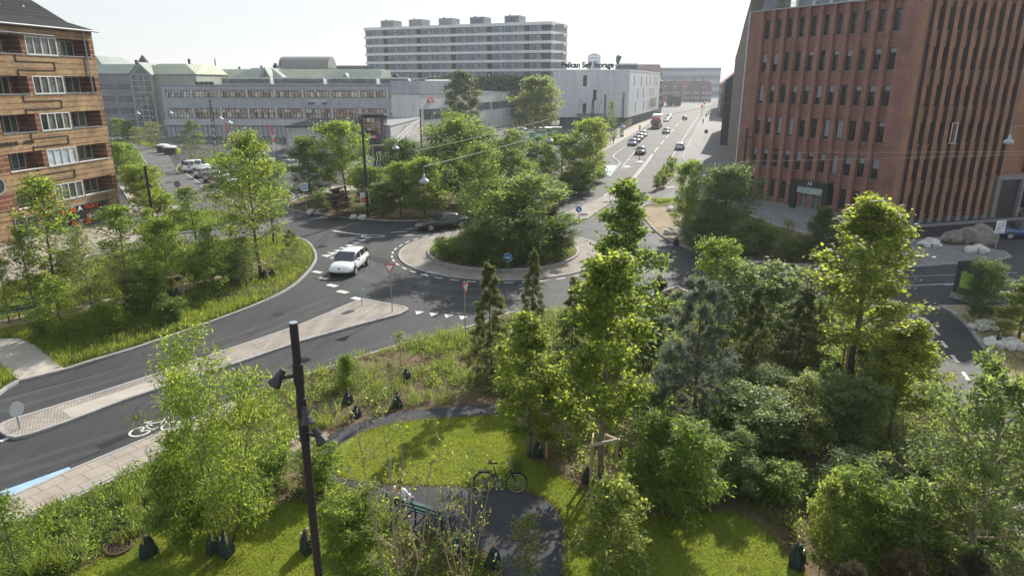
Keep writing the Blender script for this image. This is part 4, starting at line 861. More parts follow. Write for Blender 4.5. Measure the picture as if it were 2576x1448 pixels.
# ================================================================ vehicles
def paint(name, c, rough=.25, coat=.8): return mat(name, c, rough, 0, spec=.5, coat=coat)
paint('car_white', (.78, .79, .80)); paint('car_black', (.028, .03, .033)); paint('car_blue', (.035, .075, .19)); paint('car_grey', (.16, .17, .18)); paint('car_silver', (.42, .43, .44)); paint('car_dark', (.035, .038, .045)); paint('car_red', (.38, .03, .03)); paint('car_bluegrey', (.14, .19, .25))
mat('car_glass', (.02, .026, .032), .05, 0, spec=.8); mat('tyre', (.018, .018, .018), .85, 0); mat('rim', (.42, .42, .43), .35, 0, metal=.6); mat('lamp_clear', (.75, .77, .8), .1, 0); mat('lamp_red', (.35, .02, .015), .2, 0); mat('plate', (.72, .72, .7), .5, 0); mat('black_trim', (.015, .015, .016), .5, 0)
def car_parts(kindn, Lc, Wc, Hc, body, prof, cabin, wheel_r, wx, nosing=.12):
    """prof: (x, hood/belt height); cabin: (x, roof z, base z, side glass?)"""
    parts = {}
    hw = Wc / 2; b = MB(); n = len(prof); ring = 9
    for i, (x, zt_) in enumerate(prof):
        k = 1.0
        d = min(x + Lc / 2, Lc / 2 - x)
        if d < .5: k = .80 + .20 * (d / .5) ** .6
        zl = .22 + (.16 if d < .3 else 0) * (1 - d / .3 if d < .3 else 0)
        w_ = hw * k; zz_ = zt_
        for y, z in ((-w_ * .9, zl), (-w_, zl + .16), (-w_, zl + (zz_ - zl) * .72), (-w_ * .93, zz_ - .03), (0, zz_ + .035), (w_ * .93, zz_ - .03), (w_, zl + (zz_ - zl) * .72), (w_, zl + .16), (w_ * .9, zl)): b.v.append((x, y, z))
    for i in range(n - 1):
        for j in range(ring - 1): b.f.append((i * ring + j, (i + 1) * ring + j, (i + 1) * ring + j + 1, i * ring + j + 1)); b.m.append(0)
        b.f.append((i * ring + ring - 1, (i + 1) * ring + ring - 1, (i + 1) * ring, i * ring)); b.m.append(0)
    b.f.append(tuple(range(ring))); b.m.append(0); b.f.append(tuple(range(n * ring - 1, (n - 1) * ring - 1, -1))); b.m.append(0)
    # cabin
    gl = MB(); c = len(cabin); o = len(b.v); rows = []
    for (x, zr, xb, zb) in cabin:
        wb = hw * .94; wr = hw * .74
        rows.append([(xb, -wb, zb - .06), (x, -wr, zr - .04), (x, -wr * .55, zr + .012), (x, wr * .55, zr + .012), (x, wr, zr - .04), (xb, wb, zb - .06)])
    for r_ in rows: b.v += r_
    for i in range(c - 1):
        for j in range(5): b.f.append((o + i * 6 + j, o + (i + 1) * 6 + j, o + (i + 1) * 6 + j + 1, o + i * 6 + j + 1)); b.m.append(0)
    b.f.append(tuple(o + j for j in range(6))); b.m.append(0); b.f.append(tuple(o + (c - 1) * 6 + j for j in range(5, -1, -1))); b.m.append(0)
    parts['body'] = (b, body)
    def lerp(p, q, t): return tuple(p[a] + (q[a] - p[a]) * t for a in range(3))
    def pane(g, q, mx=.08, my=.1, off=.012):
        nrm = (Vector(q[1]) - Vector(q[0])).cross(Vector(q[3]) - Vector(q[0])).normalized(); ctr = sum((Vector(p) for p in q), Vector()) / 4
        if nrm.dot(ctr - Vector((0, 0, .8))) < 0: nrm = -nrm
        A_, B_, C_, D_ = q; v = [lerp(lerp(A_, B_, s), lerp(D_, C_, s), t) for s, t in ((mx, my), (1 - mx, my), (1 - mx, 1 - my), (mx, 1 - my))]
        g.add([tuple(Vector(p) + nrm * off) for p in v], [(0, 1, 2, 3)])
    ws = MB(); pane(ws, (rows[0][0], rows[0][5], rows[0][4], rows[0][1]), .06, .07); parts['windscreen'] = (ws, 'car_glass')
    rw = MB(); pane(rw, (rows[-1][0], rows[-1][5], rows[-1][4], rows[-1][1]), .1, .15); parts['rear_window'] = (rw, 'car_glass')
    for sgn, (lo, up) in ((-1, (0, 1)), (1, (5, 4))):
        for i in range(c - 1): g = MB(); pane(g, (rows[i][lo], rows[i + 1][lo], rows[i + 1][up], rows[i][up]), .07, .14); parts.setdefault('side_window', []).append((g, 'car_glass'))
    xf = Lc / 2; zf = prof[-2][1]
    parts['headlight'] = [(MB().add([(xf - .06, s * hw * .5, zf - .14), (xf - .40, s * hw * .93, zf - .08), (xf - .36, s * hw * .95, zf - .26), (xf - .03, s * hw * .52, zf - .26), (xf - .25, s * hw * .6, zf - .01)], [(0, 1, 4), (0, 3, 2, 1)]), 'lamp_clear') for s in (-1, 1)]
    zb = prof[1][1]; parts['tail_light'] = [(MB().box(-xf - .012, -xf + .1, min(s * hw * .55, s * hw * .84), max(s * hw * .55, s * hw * .84), zb - .34, zb - .12), 'lamp_red') for s in (-1, 1)]
    parts['number_plate'] = [(MB().box(xf - .02, xf + .015, -.26, .26, .42, .53), 'plate'), (MB().box(-xf - .02, -xf + .02, -.26, .26, .62, .73), 'plate')]
    parts['grille'] = (MB().box(xf - .05, xf + .008, -hw * .55, hw * .55, .27, .36), 'black_trim')
    parts['mirror'] = [(MB().box(cabin[0][2] - .55, cabin[0][2] - .35, min(s * hw * .98, s * (hw + .2)), max(s * hw * .98, s * (hw + .2)), cabin[0][3] - .02, cabin[0][3] + .13), body) for s in (-1, 1)]
    parts['wheel_arch'] = (None, None)
    return parts
def make_car(name, label, cat, spec, loc, rz, body=None, group=None):
    t = thing(name, label, cat, loc, rz, group); P = car_parts(*spec); wheel_r, wx, W_ = spec[7], spec[8], spec[2]
    if body: P['body'] = (P['body'][0], body); P['mirror'] = [(m[0], body) for m in P['mirror']]
    for k, v in P.items():
        if k == 'wheel_arch': continue
        for q in (v if isinstance(v, list) else [v]):
            ob = q[0].build(k, q[1], t, smooth=(k == 'body'), uv=False)
            if k == 'body': md = ob.modifiers.new('sub', 'SUBSURF'); md.levels = 1; md.render_levels = 1
    ar = MB()
    for x in wx:
        for s in (-1, 1):
            ar.lathe([(wheel_r + .07, -.02), (wheel_r + .07, .015)], 20, (x, s * (W_ / 2 - .0), wheel_r), axis='y')
            a = MB(); a.lathe([(wheel_r * .7, -.1), (wheel_r * .97, -.1), (wheel_r, -.06), (wheel_r, .06), (wheel_r * .97, .09), (wheel_r * .7, .09)], 20, (x, s * (W_ / 2 - .06), wheel_r), axis='y')
            w_ = a.build('wheel', 'tyre', t, uv=False)
            r_ = MB(); r_.lathe([(wheel_r * .68, -.095 * 1), (wheel_r * .68, .1)], 16, (x, s * (W_ / 2 - .06), wheel_r), axis='y'); r_.build('rim', 'rim', w_, uv=False)
    ar.build('wheel_arch', 'black_trim', t, uv=False)
    return t
HATCH = ('h', 4.45, 1.77, 1.55, 'car_white', [(-2.22, .72), (-2.12, 1.02), (-1.3, 1.06), (-.2, 1.02), (.85, 1.0), (1.35, .95), (1.85, .84), (2.16, .66), (2.22, .5)], [(.25, 1.5, 1.3, .98), (-.25, 1.56, -.1, 1.02), (-1.25, 1.5, -1.2, 1.05), (-1.75, 1.36, -2.1, 1.03)], .31, (1.33, -1.37))
SEDAN = ('s', 5.1, 1.88, 1.48, 'car_black', [(-2.55, .72), (-2.45, .98), (-1.7, 1.02), (-.4, 1.0), (.8, .98), (1.4, .93), (2.1, .84), (2.45, .7), (2.55, .5)], [(.1, 1.43, 1.1, .96), (-.45, 1.47, -.35, 1.0), (-1.2, 1.40, -1.25, 1.0), (-1.3, 1.36, -2.0, 1.0)], .34, (1.55, -1.55))
COMPACT = ('c', 4.25, 1.78, 1.5, 'car_grey', [(-2.12, .72), (-2.05, 1.0), (-1.3, 1.02), (-.2, 1.0), (.8, .97), (1.3, .92), (1.8, .84), (2.06, .7), (2.12, .5)], [(.3, 1.44, 1.15, .95), (-.25, 1.5, -.1, .99), (-1.2, 1.46, -1.2, 1.0), (-1.65, 1.36, -2.0, 1.0)], .31, (1.3, -1.3))
VAN = ('v', 4.6, 1.85, 1.9, 'car_white', [(-2.3, .9), (-2.28, 1.15), (-1.3, 1.18), (-.2, 1.16), (.9, 1.12), (1.4, 1.05), (1.95, .92), (2.24, .75), (2.3, .5)], [(.55, 1.8, 1.4, 1.08), (.1, 1.88, .1, 1.14), (-1.3, 1.9, -1.3, 1.16), (-2.2, 1.86, -2.25, 1.14)], .32, (1.45, -1.4))
def head(a, c): d = G(*c) - G(*a); return math.atan2(d.y, d.x)
fl, rl = G(893, 692), G(924, 667); hd = math.atan2(fl.y - rl.y, fl.x - rl.x); mid = (fl + rl) / 2; off = Vector((-math.sin(hd), math.cos(hd), 0)) * .82
WHITE = make_car('hatchback', 'white five door hatchback driving out of the roundabout', 'car', HATCH, mid - off, hd)
b = MB(); b.lathe([(.06, 2.18), (.06, 2.225)], 12, (0, 0, .68), axis='x'); b.build('emblem', 'black_trim', WHITE, uv=False)
for s in (-1, 1): MB().lathe([(.05, 2.16), (.05, 2.2)], 10, (0, s * .62, .45), axis='x').build('fog_light', 'lamp_clear', WHITE, uv=False)
p_ = G(1112, 573); make_car('sedan', 'black sedan entering the roundabout beside the central trees', 'car', SEDAN, p_, R(211))
p_ = G(2566, 598); make_car('saloon_car', 'dark blue car parked by the grey boulders before the brick office', 'car', COMPACT, p_, R(172), 'car_blue')
st_dir = math.atan2((G(1716, 300) - G(1606, 428)).y, (G(1716, 300) - G(1606, 428)).x)
CARB = make_car('compact_car', 'black car coming down the street past the island marks', 'car', COMPACT, G(1611, 388), st_dir + math.pi, 'car_dark', 'cars on the street')
def car2(label, u, v, col, back=False, grp='cars on the street', rz=None, spec=COMPACT, nm='compact_car'): return make_car(nm, label, 'car', spec, G(u, v), (st_dir + (0 if back else math.pi)) if rz is None else rz, col, grp)
car2('grey car coming down the street abreast of the lorry', 1675, 336, 'car_grey'); car2('white car driving away up the street beside the brick office', 1710, 376, 'car_white', True)
car2('dark car driving away beyond the lorry', 1722, 302, 'car_dark', True)
for u, v, c, l in ((1591, 366, 'car_bluegrey', 'blue grey car at the head of the parked row'), (1601, 358, 'car_dark', 'dark car second in the parked row'), (1609, 350.5, 'car_silver', 'silver car third in the parked row'), (1618, 343.5, 'car_white', 'white car at the far end of the parked row')): car2(l, u, v, c, grp='cars parked along the street kerb')
for u, v, c, l in ((1676, 306, 'car_white', 'white car parked just behind the lorry trailer'), (1681, 300, 'car_silver', 'silver car parked second behind the lorry'), (1684, 296, 'car_grey', 'grey car parked farther up behind the lorry')): car2(l, u, v, c, grp='cars parked along the street kerb')
for u, v, c, l in ((1681, 268.5, 'car_silver', 'silver car before the gabled houses under the small trees'), (1693, 267.5, 'car_white', 'white car before the second gabled house'), (1703, 267.5, 'car_grey', 'grey car before the third gabled house')): car2(l, u, v, c, rz=R(185), grp='cars by the gabled houses')
# lorry
t = thing('lorry', 'red lorry with a pale box trailer coming down the street', 'lorry', G(1650, 324), st_dir + math.pi)
b = MB(); b.extr([(.0, .7), (2.2, .7), (2.25, 1.6), (2.1, 2.75), (1.7, 3.35), (0, 3.5)], 1, -1.22, 1.22); b.build('cab', 'car_red', t, bevel=.08)
MB().add([(2.24, -1.05, 1.75), (2.24, 1.05, 1.75), (2.125, 1.05, 2.65), (2.125, -1.05, 2.65)], [(0, 1, 2, 3)]).build('windscreen', 'car_glass', t); MB().box(2.2, 2.3, -.95, .95, .75, 1.55).build('grille', 'black_trim', t); MB().box(2.15, 2.36, -1.22, 1.22, .4, .74).build('bumper', 'car_grey', t)
MB().box(-9.5, -.35, -1.27, 1.27, 1.15, 3.95).build('trailer', 'white_plain', t); MB().box(-9.4, 1.8, -.5, .5, .75, 1.1).build('chassis', 'black_trim', t)
for s in (-1, 1): MB().box(2.22, 2.33, s * .85 - .15, s * .85 + .15, .95, 1.15).build('headlight', 'lamp_clear', t); MB().box(1.9, 2.1, min(s * 1.25, s * 1.5), max(s * 1.25, s * 1.5), 1.7, 2.5).build('mirror', 'black_trim', t)
for x in (1.5, -1.2, -6.6, -7.9):
    for s in (-1, 1): a = MB(); a.lathe([(.5, -.15), (.5, .15)], 16, (x, s * 1.05, .5), axis='y'); w_ = a.build('wheel', 'tyre', t); r_ = MB(); r_.lathe([(.28, -.16), (.28, .16)], 12, (x, s * 1.05, .5), axis='y'); r_.build('rim', 'rim', w_)
# car park
pk = head((462, 433), (560, 418))
make_car('delivery_van', 'white panel van at the end of the parking bays', 'van', VAN, G(497, 431), pk, 'car_white')
for u, v, c, l in ((523, 444, 'car_silver', 'silver estate car parked beside the white panel van'), (548, 455, 'car_grey', 'grey car parked third in the bays behind the saplings'), (568, 467, 'car_silver', 'pale silver car parked fourth in the bays behind the tall tree')): make_car('compact_car', l, 'car', COMPACT, G(u, v), pk, c, 'cars in the parking bays')
make_car('delivery_van', 'white van parked beyond the tall trees in the store car park', 'van', VAN, G(660, 412), R(5), 'car_white')
for u, v, c, l in ((722, 413, 'car_dark', 'dark car parked in front of the grey annex'), (735, 425, 'car_silver', 'silver car parked before the annex beside the dark one')): make_car('compact_car', l, 'car', COMPACT, G(u, v), R(-35), c, 'cars before the annex')
make_car('delivery_van', 'white tall van by the green trailers near the storage building', 'van', VAN, G(1318, 340), R(-15), 'car_white')
mat('trailer_green', (.12, .36, .12), .5, .1); mat('trailer_lime', (.35, .5, .16), .5, .1)
for i, (u, v, l) in enumerate(((1322, 362, 'green rental trailer nearest the white hall'), (1352, 356, 'green and white rental trailer standing in the middle'), (1366, 349, 'white topped rental trailer behind the middle one'), (1392, 347, 'lime fronted rental trailer nearest the street trees'))):
    l = l.replace('nearest', 'closest to'); t = thing('box_trailer', l.replace('closest to', 'next to'), 'trailer', G(u, v), R(-4), 'rental box trailers')
    MB().box(-2.2, 2.0, -1.1, 1.1, .5, 2.5).build('box', 'trailer_green', t); MB().box(-2.25, 2.05, -1.15, 1.15, 2.5, 2.62).build('roof', 'white_plain', t); MB().box(2.0, 2.06, -1.0, 1.0, .6, 2.45).build('door', 'trailer_lime', t); MB().box(-1.4, .9, -1.13, -1.1, 1.3, 1.9).build('stripe', 'white_plain', t); MB().bar((-2.2, 0, .5), (-3.2, 0, .45), .05).build('tow_bar', 'black_trim', t)
    for s in (-1, 1): MB().lathe([(.32, -.1), (.32, .1)], 14, (0, s * 1.02, .32), axis='y').build('wheel', 'tyre', t)
# ================================================================ street furniture
mat('pole_black', (.022, .02, .02), .4, .1, coat=.3); mat('steel', (.4, .41, .42), .45, .05, metal=.7); mat('sign_white', (.75, .76, .76), .45, 0); mat('sign_blue', (.03, .22, .55), .45, 0); mat('sign_back', (.30, .33, .36), .5, .05); mat('sign_border', (.55, .06, .04), .45, 0)
mat('bag_green', (.018, .032, .028), .7, .3, 8); mat('wood_new', (.42, .29, .16), .8, .2, 9); mat('wood_pale', (.55, .45, .35), .85, .12, 9); mat('wood_grey', (.36, .31, .26), .85, .2, 9); mat('bench_green', (.04, .095, .095), .5, .15); mat('lamp_shade', (.34, .36, .38), .35, .05, metal=.4); mat('rust', (.075, .045, .035), .8, .2); mat('cable', (.36, .34, .3), .6, 0)
def spot_pole(label, x, y, h, r, spots, rz=0):
    t = thing('spotlight_pole', label, 'lamp post', (x, y, 0), rz); b = MB(); b.lathe([(r * 1.12, 0), (r * 1.05, h * .5), (r, h)], 20); b.build('pole', 'pole_black', t, smooth=False)
    MB().lathe([(r * 1.0, h), (r * .96, h + .015)], 20).build('cap', 'sign_back', t)
    for z, a, dn in spots:
        c = MB(); c.lathe([(r * 1.14, z - .2), (r * 1.25, z - .19), (r * 1.25, z + .19), (r * 1.14, z + .2)], 16); c.build('clamp', 'pole_black', t)
        d = Vector((math.cos(a), math.sin(a), 0)); q = MB(); p0 = d * r; p1 = d * (r + .26); p1.z = 0
        q.bar((p0.x, p0.y, z - .02), (p1.x, p1.y, z - .02), .035, 6); q.build('bracket', 'pole_black', t)
        ax = (d * .55 + Vector((0, 0, -1)) * dn).normalized(); c0 = Vector((p1.x, p1.y, z)) - ax * .16
        prof = [(0, .06), (.08, .062), (.085, .075), (.18, .078), (.2, .088), (.31, .122), (.335, .122)]
        s_ = MB(); s_.tube([tuple(c0 + ax * a_) for a_, _ in prof], [r_ for _, r_ in prof], 14); hd_ = s_.build('spotlight', 'pole_black', t)
        l_ = MB(); l_.tube([tuple(c0 + ax * .33), tuple(c0 + ax * .345)], [.10, .10], 12); l_.build('lens', 'car_glass', hd_)
    return t
px, py = -3.84, 11.1
spot_pole('tall black pole with three spotlights by the lawn', px, py, 8.97, .075, [(ZV(px, py, 940), R(205), .75), (ZV(px, py, 1025), R(-60), .9), (ZV(px, py, 1085), R(-25), .75)])
p_ = G(393, 600); spot_pole('black pole with two spotlights before the cafe', p_.x, p_.y, ZV(p_.x, p_.y, 417), .11, [(ZV(p_.x, p_.y, 446), R(200), .7), (ZV(p_.x, p_.y, 466), R(-20), .7)])
p_ = G(1862, 505); spot_pole('black pole with a spotlight against the brick office', p_.x, p_.y, ZV(p_.x, p_.y, 322), .11, [(ZV(p_.x, p_.y, 345), R(-30), .7)])
def mast(label, u, v, vt, lattice=True, arm=None):
    p = G(u, v); h = ZV(p.x, p.y, vt); t = thing('lattice_mast' if lattice else 'wire_pole', label, 'mast', p, R(10))
    b = MB(); w0, w1 = (.3, .14)
    if lattice:
        for sx_ in (-1, 1):
            for sy in (-1, 1): b.bar((sx_ * w0, sy * w0 * .5, 0), (sx_ * w1, sy * w1 * .5, h), .055, 4)
        b.build('leg_frame', 'pole_black', t); b = MB(); n = int(h / .55)
        for k in range(n):
            a, c = k / n, (k + 1) / n; wa, wc = w0 + (w1 - w0) * a, w0 + (w1 - w0) * c; s = 1 if k % 2 else -1
            for sy in (-1, 1): b.bar((-s * wa, sy * wa * .5, h * a), (s * wc, sy * wc * .5, h * c), .035, 4)
        b.build('bracing', 'pole_black', t); MB().box(-.4, .4, -.3, .3, 0, .5).build('foot', 'pole_black', t)
    else: b.lathe([(.16, 0), (.1, h)], 10); b.build('pole', 'pole_black', t); MB().lathe([(.15, h), (.1, h + .2)], 8).build('cap', 'pole_black', t)
    return Vector((p.x, p.y, h))
m1 = mast('lattice mast on the pavement by the green fence, closer one', 1518, 372, 238); m2 = mast('lattice mast on the pavement at the storage building corner', 1564, 345, 233); m3 = mast('dark mast among the trees before the storage building', 1488, 376, 250)
m4 = mast('dark pole rising beside the white hall above the dark trees', 1064, 455, 279, False); m5 = mast('lattice mast before the grey warehouse ribbon windows', 546, 395, 250); m6 = mast('lattice mast before the tall gable glazing', 397, 372, 243)
m7 = mast('thin dark pole rising from the roundabout bed past the glass tower', 926, 548, 302, False)
def hang_lamp(label, u, v, z, sc=1.0):
    sc *= .78
    p = G(u, v, z); t = thing('hanging_lamp', label, 'street lamp', (p.x, p.y, z), 0, 'lamps hung from wires over the road')
    b = MB(); b.lathe([(.42 * sc, 0), (.43 * sc, .05), (.33 * sc, .16), (.16 * sc, .24), (.1 * sc, .42), (.07 * sc, .5)], 16); b.build('shade', 'lamp_shade', t, smooth=True)
    MB().lathe([(.36 * sc, -.03), (.36 * sc, .0)], 14).build('diffuser', 'lamp_clear', t); MB().bar((0, 0, .5), (0, 0, .95), .02, 5).build('hanger', 'steel', t)
    return Vector((p.x, p.y, z + .95))
h1 = hang_lamp('lamp hung on wires above the roundabout trees, biggest of the hung lamps', 1067, 459, 7.2); h2 = hang_lamp('lamp hung from the dark pole by the glass tower', 995, 375, 7.0, 1.1); h3 = hang_lamp('lamp hung on wires before the green trailers', 1383, 356, 7.0, 1.3)
h4 = hang_lamp('white lamp hung before the warehouse lower windows near the lattice mast', 555, 300, 7, 1.5); h5 = hang_lamp('white lamp hung before the warehouse beside the red flag', 577, 311, 7.2, 1.5); h6 = hang_lamp('lamp hung before the stone office gable', 430, 286, 7, 1.5); h7 = hang_lamp('lamp hung at the corner of the brick apartments', 347, 287, 7, 1.5); h8 = hang_lamp('lamp hung by the red brick office second face, closest to the edge', 2537, 360, 9.4, .9); h9 = hang_lamp('lamp hung before the storage building lettering', 1565, 322, 8, 1.3)
hang_lamp('lamp glimpsed within the crown of the big yellow green tree', 1898, 1016, 4, .5) if False else None
def wire(label, a, c, r=.022, sag=.0):
    r *= .55
    a, c = Vector(a), Vector(c); n = 10; b = MB()
    b.tube([tuple(a.lerp(c, i / n) - Vector((0, 0, sag * 4 * (i / n) * (1 - i / n)))) for i in range(n + 1)], r, 5, cap=False); tag(b.build('cable', 'cable', uv=False), label, 'cable', 'overhead wires')
rb1 = Vector((28.0, 75.4, 12.0)); wire('cable from the roundabout lamp to the lamp by the trailers', h1, h3, .035, .1); wire('upper cable running beside the roundabout lamp towards the trailers', h1 + Vector((-.5, .3, .9)), h3 + Vector((0, 0, 1.4)), .028, .1)
wire('cable from the trailer lamp to the brick office wall', h3, rb1, .03, .4); wire('cable from the dark pole down to its hung lamp', m4 - Vector((0, 0, .9)), h2, .04); wire('second cable beside it from the dark pole to the hung lamp', m4 - Vector((0, 0, 1.1)), h2 + Vector((.2, 0, -.3)), .035)
wire('cable crossing level from the dark pole to the street trees', G(1100, 379, 7.2), G(1500, 408, 7.2), .03, .05); wire('cable crossing the brick office at fourth storey height', G(1820, 407, 9.0), G(2640, 385, 9.8), .02, .05); wire('cable crossing the brick office just above the other', G(1930, 383, 9.6), G(2640, 380, 9.9), .02, .03); wire('cable holding the lamp by the brick office second face', h8, h8 + Vector((9, -1.5, 1.4)), .03); wire('cable from the warehouse mast to the hung lamp', m5 - Vector((0, 0, .6)), h4, .04)
wire('cable above the copper office gable to the corner lamp', m6, h7, .04); wire('cable between the storage masts', m1 - Vector((0, 0, .8)), m2 - Vector((0, 0, .8)), .03); wire('cable from the storage mast to the wire by the trees', m1 - Vector((0, 0, .5)), m3 - Vector((0, 0, .3)), .03)
# signs
def post_sign(name, label, u, v, vc, shape, face='sign_white', rz=0, z0=.1, size=.6, extra=None, r=.032):
    p = G(u, v, z0); zc_ = ZV(p.x, p.y, vc); t = thing(name, label, 'road sign', (p.x, p.y, z0), rz); MB().lathe([(r, 0), (r, zc_ - z0 + size * .45)], 8).build('post', 'steel', t)
    zc_ -= z0; b = MB(); y0 = -.06
    if shape == 'round': b.lathe([(size / 2, y0 - .02), (size / 2, y0)], 24, (0, 0, zc_), axis='y')
    elif shape == 'tri': b.extr([(0, zc_ - size * .55), (size * .5, zc_ + size * .32), (-size * .5, zc_ + size * .32)], 1, y0 - .02, y0)
    else: b.box(-size * .4, size * .4, y0 - .02, y0, zc_ - size / 2, zc_ + size / 2)
    o = b.build('plate', face, t)
    if extra: extra(o, zc_, y0 - .024, size)
    return t
def ex_yield(o, z, y, s): MB().extr([(0, z - s * .36), (s * .33, z + s * .21), (-s * .33, z + s * .21)], 1, y - .004, y).build('panel', 'sign_white', o)
post_sign('yield_sign', 'yield sign on the tip of the cobbled traffic island', 987, 783, 672, 'tri', 'sign_border', R(-8), size=.68, extra=ex_yield)
post_sign('yield_sign', 'yield sign in the bed seen almost edge on beside the conifers', 1171, 847, 722, 'tri', 'sign_border', R(62), size=.72, extra=ex_yield)
post_sign('round_sign', 'grey back of a round sign on the cobbled island by the white car', 911, 768, 735, 'round', 'sign_back', R(0), size=.55); post_sign('round_sign', 'grey back of a round sign on the far cobbled island by the hatched marks', 1534, 503, 480, 'round', 'sign_back', size=.6); post_sign('round_sign', 'round sign seen edge on at the rounded island end by the blue lane', 50, 1077, 1028, 'round', 'sign_back', R(75), size=.6)
post_sign('plate_sign', 'square sign back on a tall post at the cobbled island', 1404, 546, 480, 'sq', 'sign_back', R(5), size=.8); post_sign('plate_sign', 'white sign seen edge on in the shaded bed before the brick office', 1934, 632, 566, 'sq', 'sign_white', R(70), size=.7)
def ex_arrow(ang):
    def f(o, z, y, s):
        c, n = math.cos(ang), math.sin(ang); P = lambda a, h: (a * c - h * n, z + a * n + h * c)
        MB().extr([P(-.3 * s, -.07 * s), (P(.05 * s, -.07 * s)), P(.05 * s, -.2 * s), P(.34 * s, 0), P(.05 * s, .2 * s), P(.05 * s, .07 * s), P(-.3 * s, .07 * s)], 1, y - .004, y).build('arrow', 'sign_white', o); b_ = MB(); b_.lathe([(s * .5, y - .002), (s * .5, y + .003), (s * .46, y + .003), (s * .46, y - .002)], 24, (0, 0, z), axis='y', cap=False); b_.build('border', 'sign_white', o)
    return f
post_sign('arrow_sign', 'blue round sign with a white arrow in front of the central trees', 1277, 676, 647, 'round', 'sign_blue', R(-4), z0=.2, size=.66, extra=ex_arrow(0)); post_sign('arrow_sign', 'blue round sign with a slanting white arrow on the cobbled island', 1455, 553, 526, 'round', 'sign_blue', 0, size=.62, extra=ex_arrow(R(-45)))
def ex_nopark(o, z, y, s):
    MB().lathe([(s * .38, y - .004), (s * .38, y)], 20, (0, 0, z), axis='y').build('panel', 'sign_blue', o); MB().extr([(-.28 * s, z + .22 * s), (-.22 * s, z + .28 * s), (.28 * s, z - .22 * s), (.22 * s, z - .28 * s)], 1, y - .008, y - .004).build('bar', 'sign_border', o)
post_sign('no_parking_sign', 'blue and red no parking sign on a thin post beside the side road', 454, 518, 463, 'round', 'sign_border', R(10), size=.7, extra=ex_nopark); post_sign('no_parking_sign', 'no parking sign on the shaded pavement beside the brick office wall', 1775, 348, 331, 'round', 'sign_border', 0, size=1.0, extra=ex_nopark)
def ex_zone(o, z, y, s): q = MB().box(-.29 * s, .29 * s, y - .004, y, z - .3 * s, z + .32 * s).build('panel', 'sign_blue', o); text_mesh('number', '30', s * .5, 'sign_white', q, .002, (0, y - .006, z), width=s * .46, bold=.01)
post_sign('zone_sign', 'white zone sign with a blue panel reading 30', 772, 535, 470, 'sq', 'sign_white', R(6), size=.8, extra=ex_zone)
def ex_poster(o, z, y, s): MB().box(-.33 * s, .33 * s, y - .004, y, z - .4 * s, z + .05 * s).build('panel', 'sign_orange', o)
post_sign('poster_sign', 'white and orange notice board on a dark post in the bed', 921, 545, 498, 'sq', 'sign_white', R(10), size=1.15, extra=ex_poster)
def ex_end(o, z, y, s): b_ = MB(); b_.lathe([(s * .26, y - .004), (s * .26, y), (s * .2, y), (s * .2, y - .004)], 24, (0, 0, z + .06 * s), axis='y', cap=False); b_.build('ring', 'sign_back', o); MB().extr([(-.34 * s, z - .3 * s), (-.28 * s, z - .34 * s), (.36 * s, z + .42 * s), (.3 * s, z + .46 * s)], 1, y - .01, y - .005).build('bar', 'sign_back', o); MB().box(-.25 * s, .25 * s, y - .004, y, z - .42 * s, z - .36 * s).build('text_line', 'sign_back', o)
post_sign('end_zone_sign', 'white square sign with a struck circle by the parked blue car', 2500, 642, 570, 'sq', 'sign_white', R(6), size=1.0, extra=ex_end)
t = thing('island_bollard', 'white drum base with a slim post in the middle of the street', 'bollard', G(1608, 409)); MB().lathe([(.75, 0), (.65, .12), (.2, .25), (.1, .3)], 16).build('base', 'white_plain', t); MB().lathe([(.06, .3), (.06, 2.2)], 8).build('post', 'pole_black', t)
for u, v, l in ((1764, 291, 'traffic light at the end of the shaded pavement, closer pair'), (1770, 280, 'traffic light beyond the first at the street end'), (1668, 278, 'traffic light by the corner tenement')):
    p = G(u, v); t = thing('traffic_light', l, 'traffic light', p); MB().lathe([(.09, 0), (.09, 4.2)], 8).build('post', 'pole_black', t); MB().box(-.3, .3, -.35, -.05, 3.2, 4.5).build('housing', 'pole_black', t); mat('signal_red', (1, .09, .03), .4, 0, emit=2.5); MB().lathe([(.17, -.37), (.17, -.35)], 12, (0, 0, 4.25), axis='y').build('lamp', 'signal_red', t)
# flags
mat('flag_red', (.62, .08, .05), .6, .1)
for u, v, vt, l in ((579, 392, 304, 'red and white beach flag by the warehouse front'), (690, 392, 311, 'red and white beach flag before the grey annex'), (798, 400, 365, 'orange beach flag half hidden behind the trees by the annex')):
    p = G(u, v); h = ZV(p.x, p.y, vt); t = thing('beach_flag', l, 'flag', p, R(8)); MB().tube([(0, 0, 0), (-.05, 0, h * .5), (-.25, 0, h)], [.05, .04, .02], 6).build('pole', 'sign_white', t)
    k = h / 6.0; o_ = MB().extr([(-.25 * k, h), (.05, h * .93), (.5 * k, h * .45), (.62 * k, h * .22), (0, h * .25), (-.1, h * .6)], 1, -.02, .02).build('banner', 'flag_red', t)
    MB().extr([(.02, h * .25), (.60 * k, h * .23), (.54 * k, h * .38), (.0, h * .42)], 1, -.03, .03).build('lower_panel', 'sign_white', o_)
    MB().extr([(.1, h * .52), (.38 * k, h * .55), (.3 * k, h * .66), (.05, h * .64)], 1, -.028, .028).build('emblem', 'sign_white', o_)
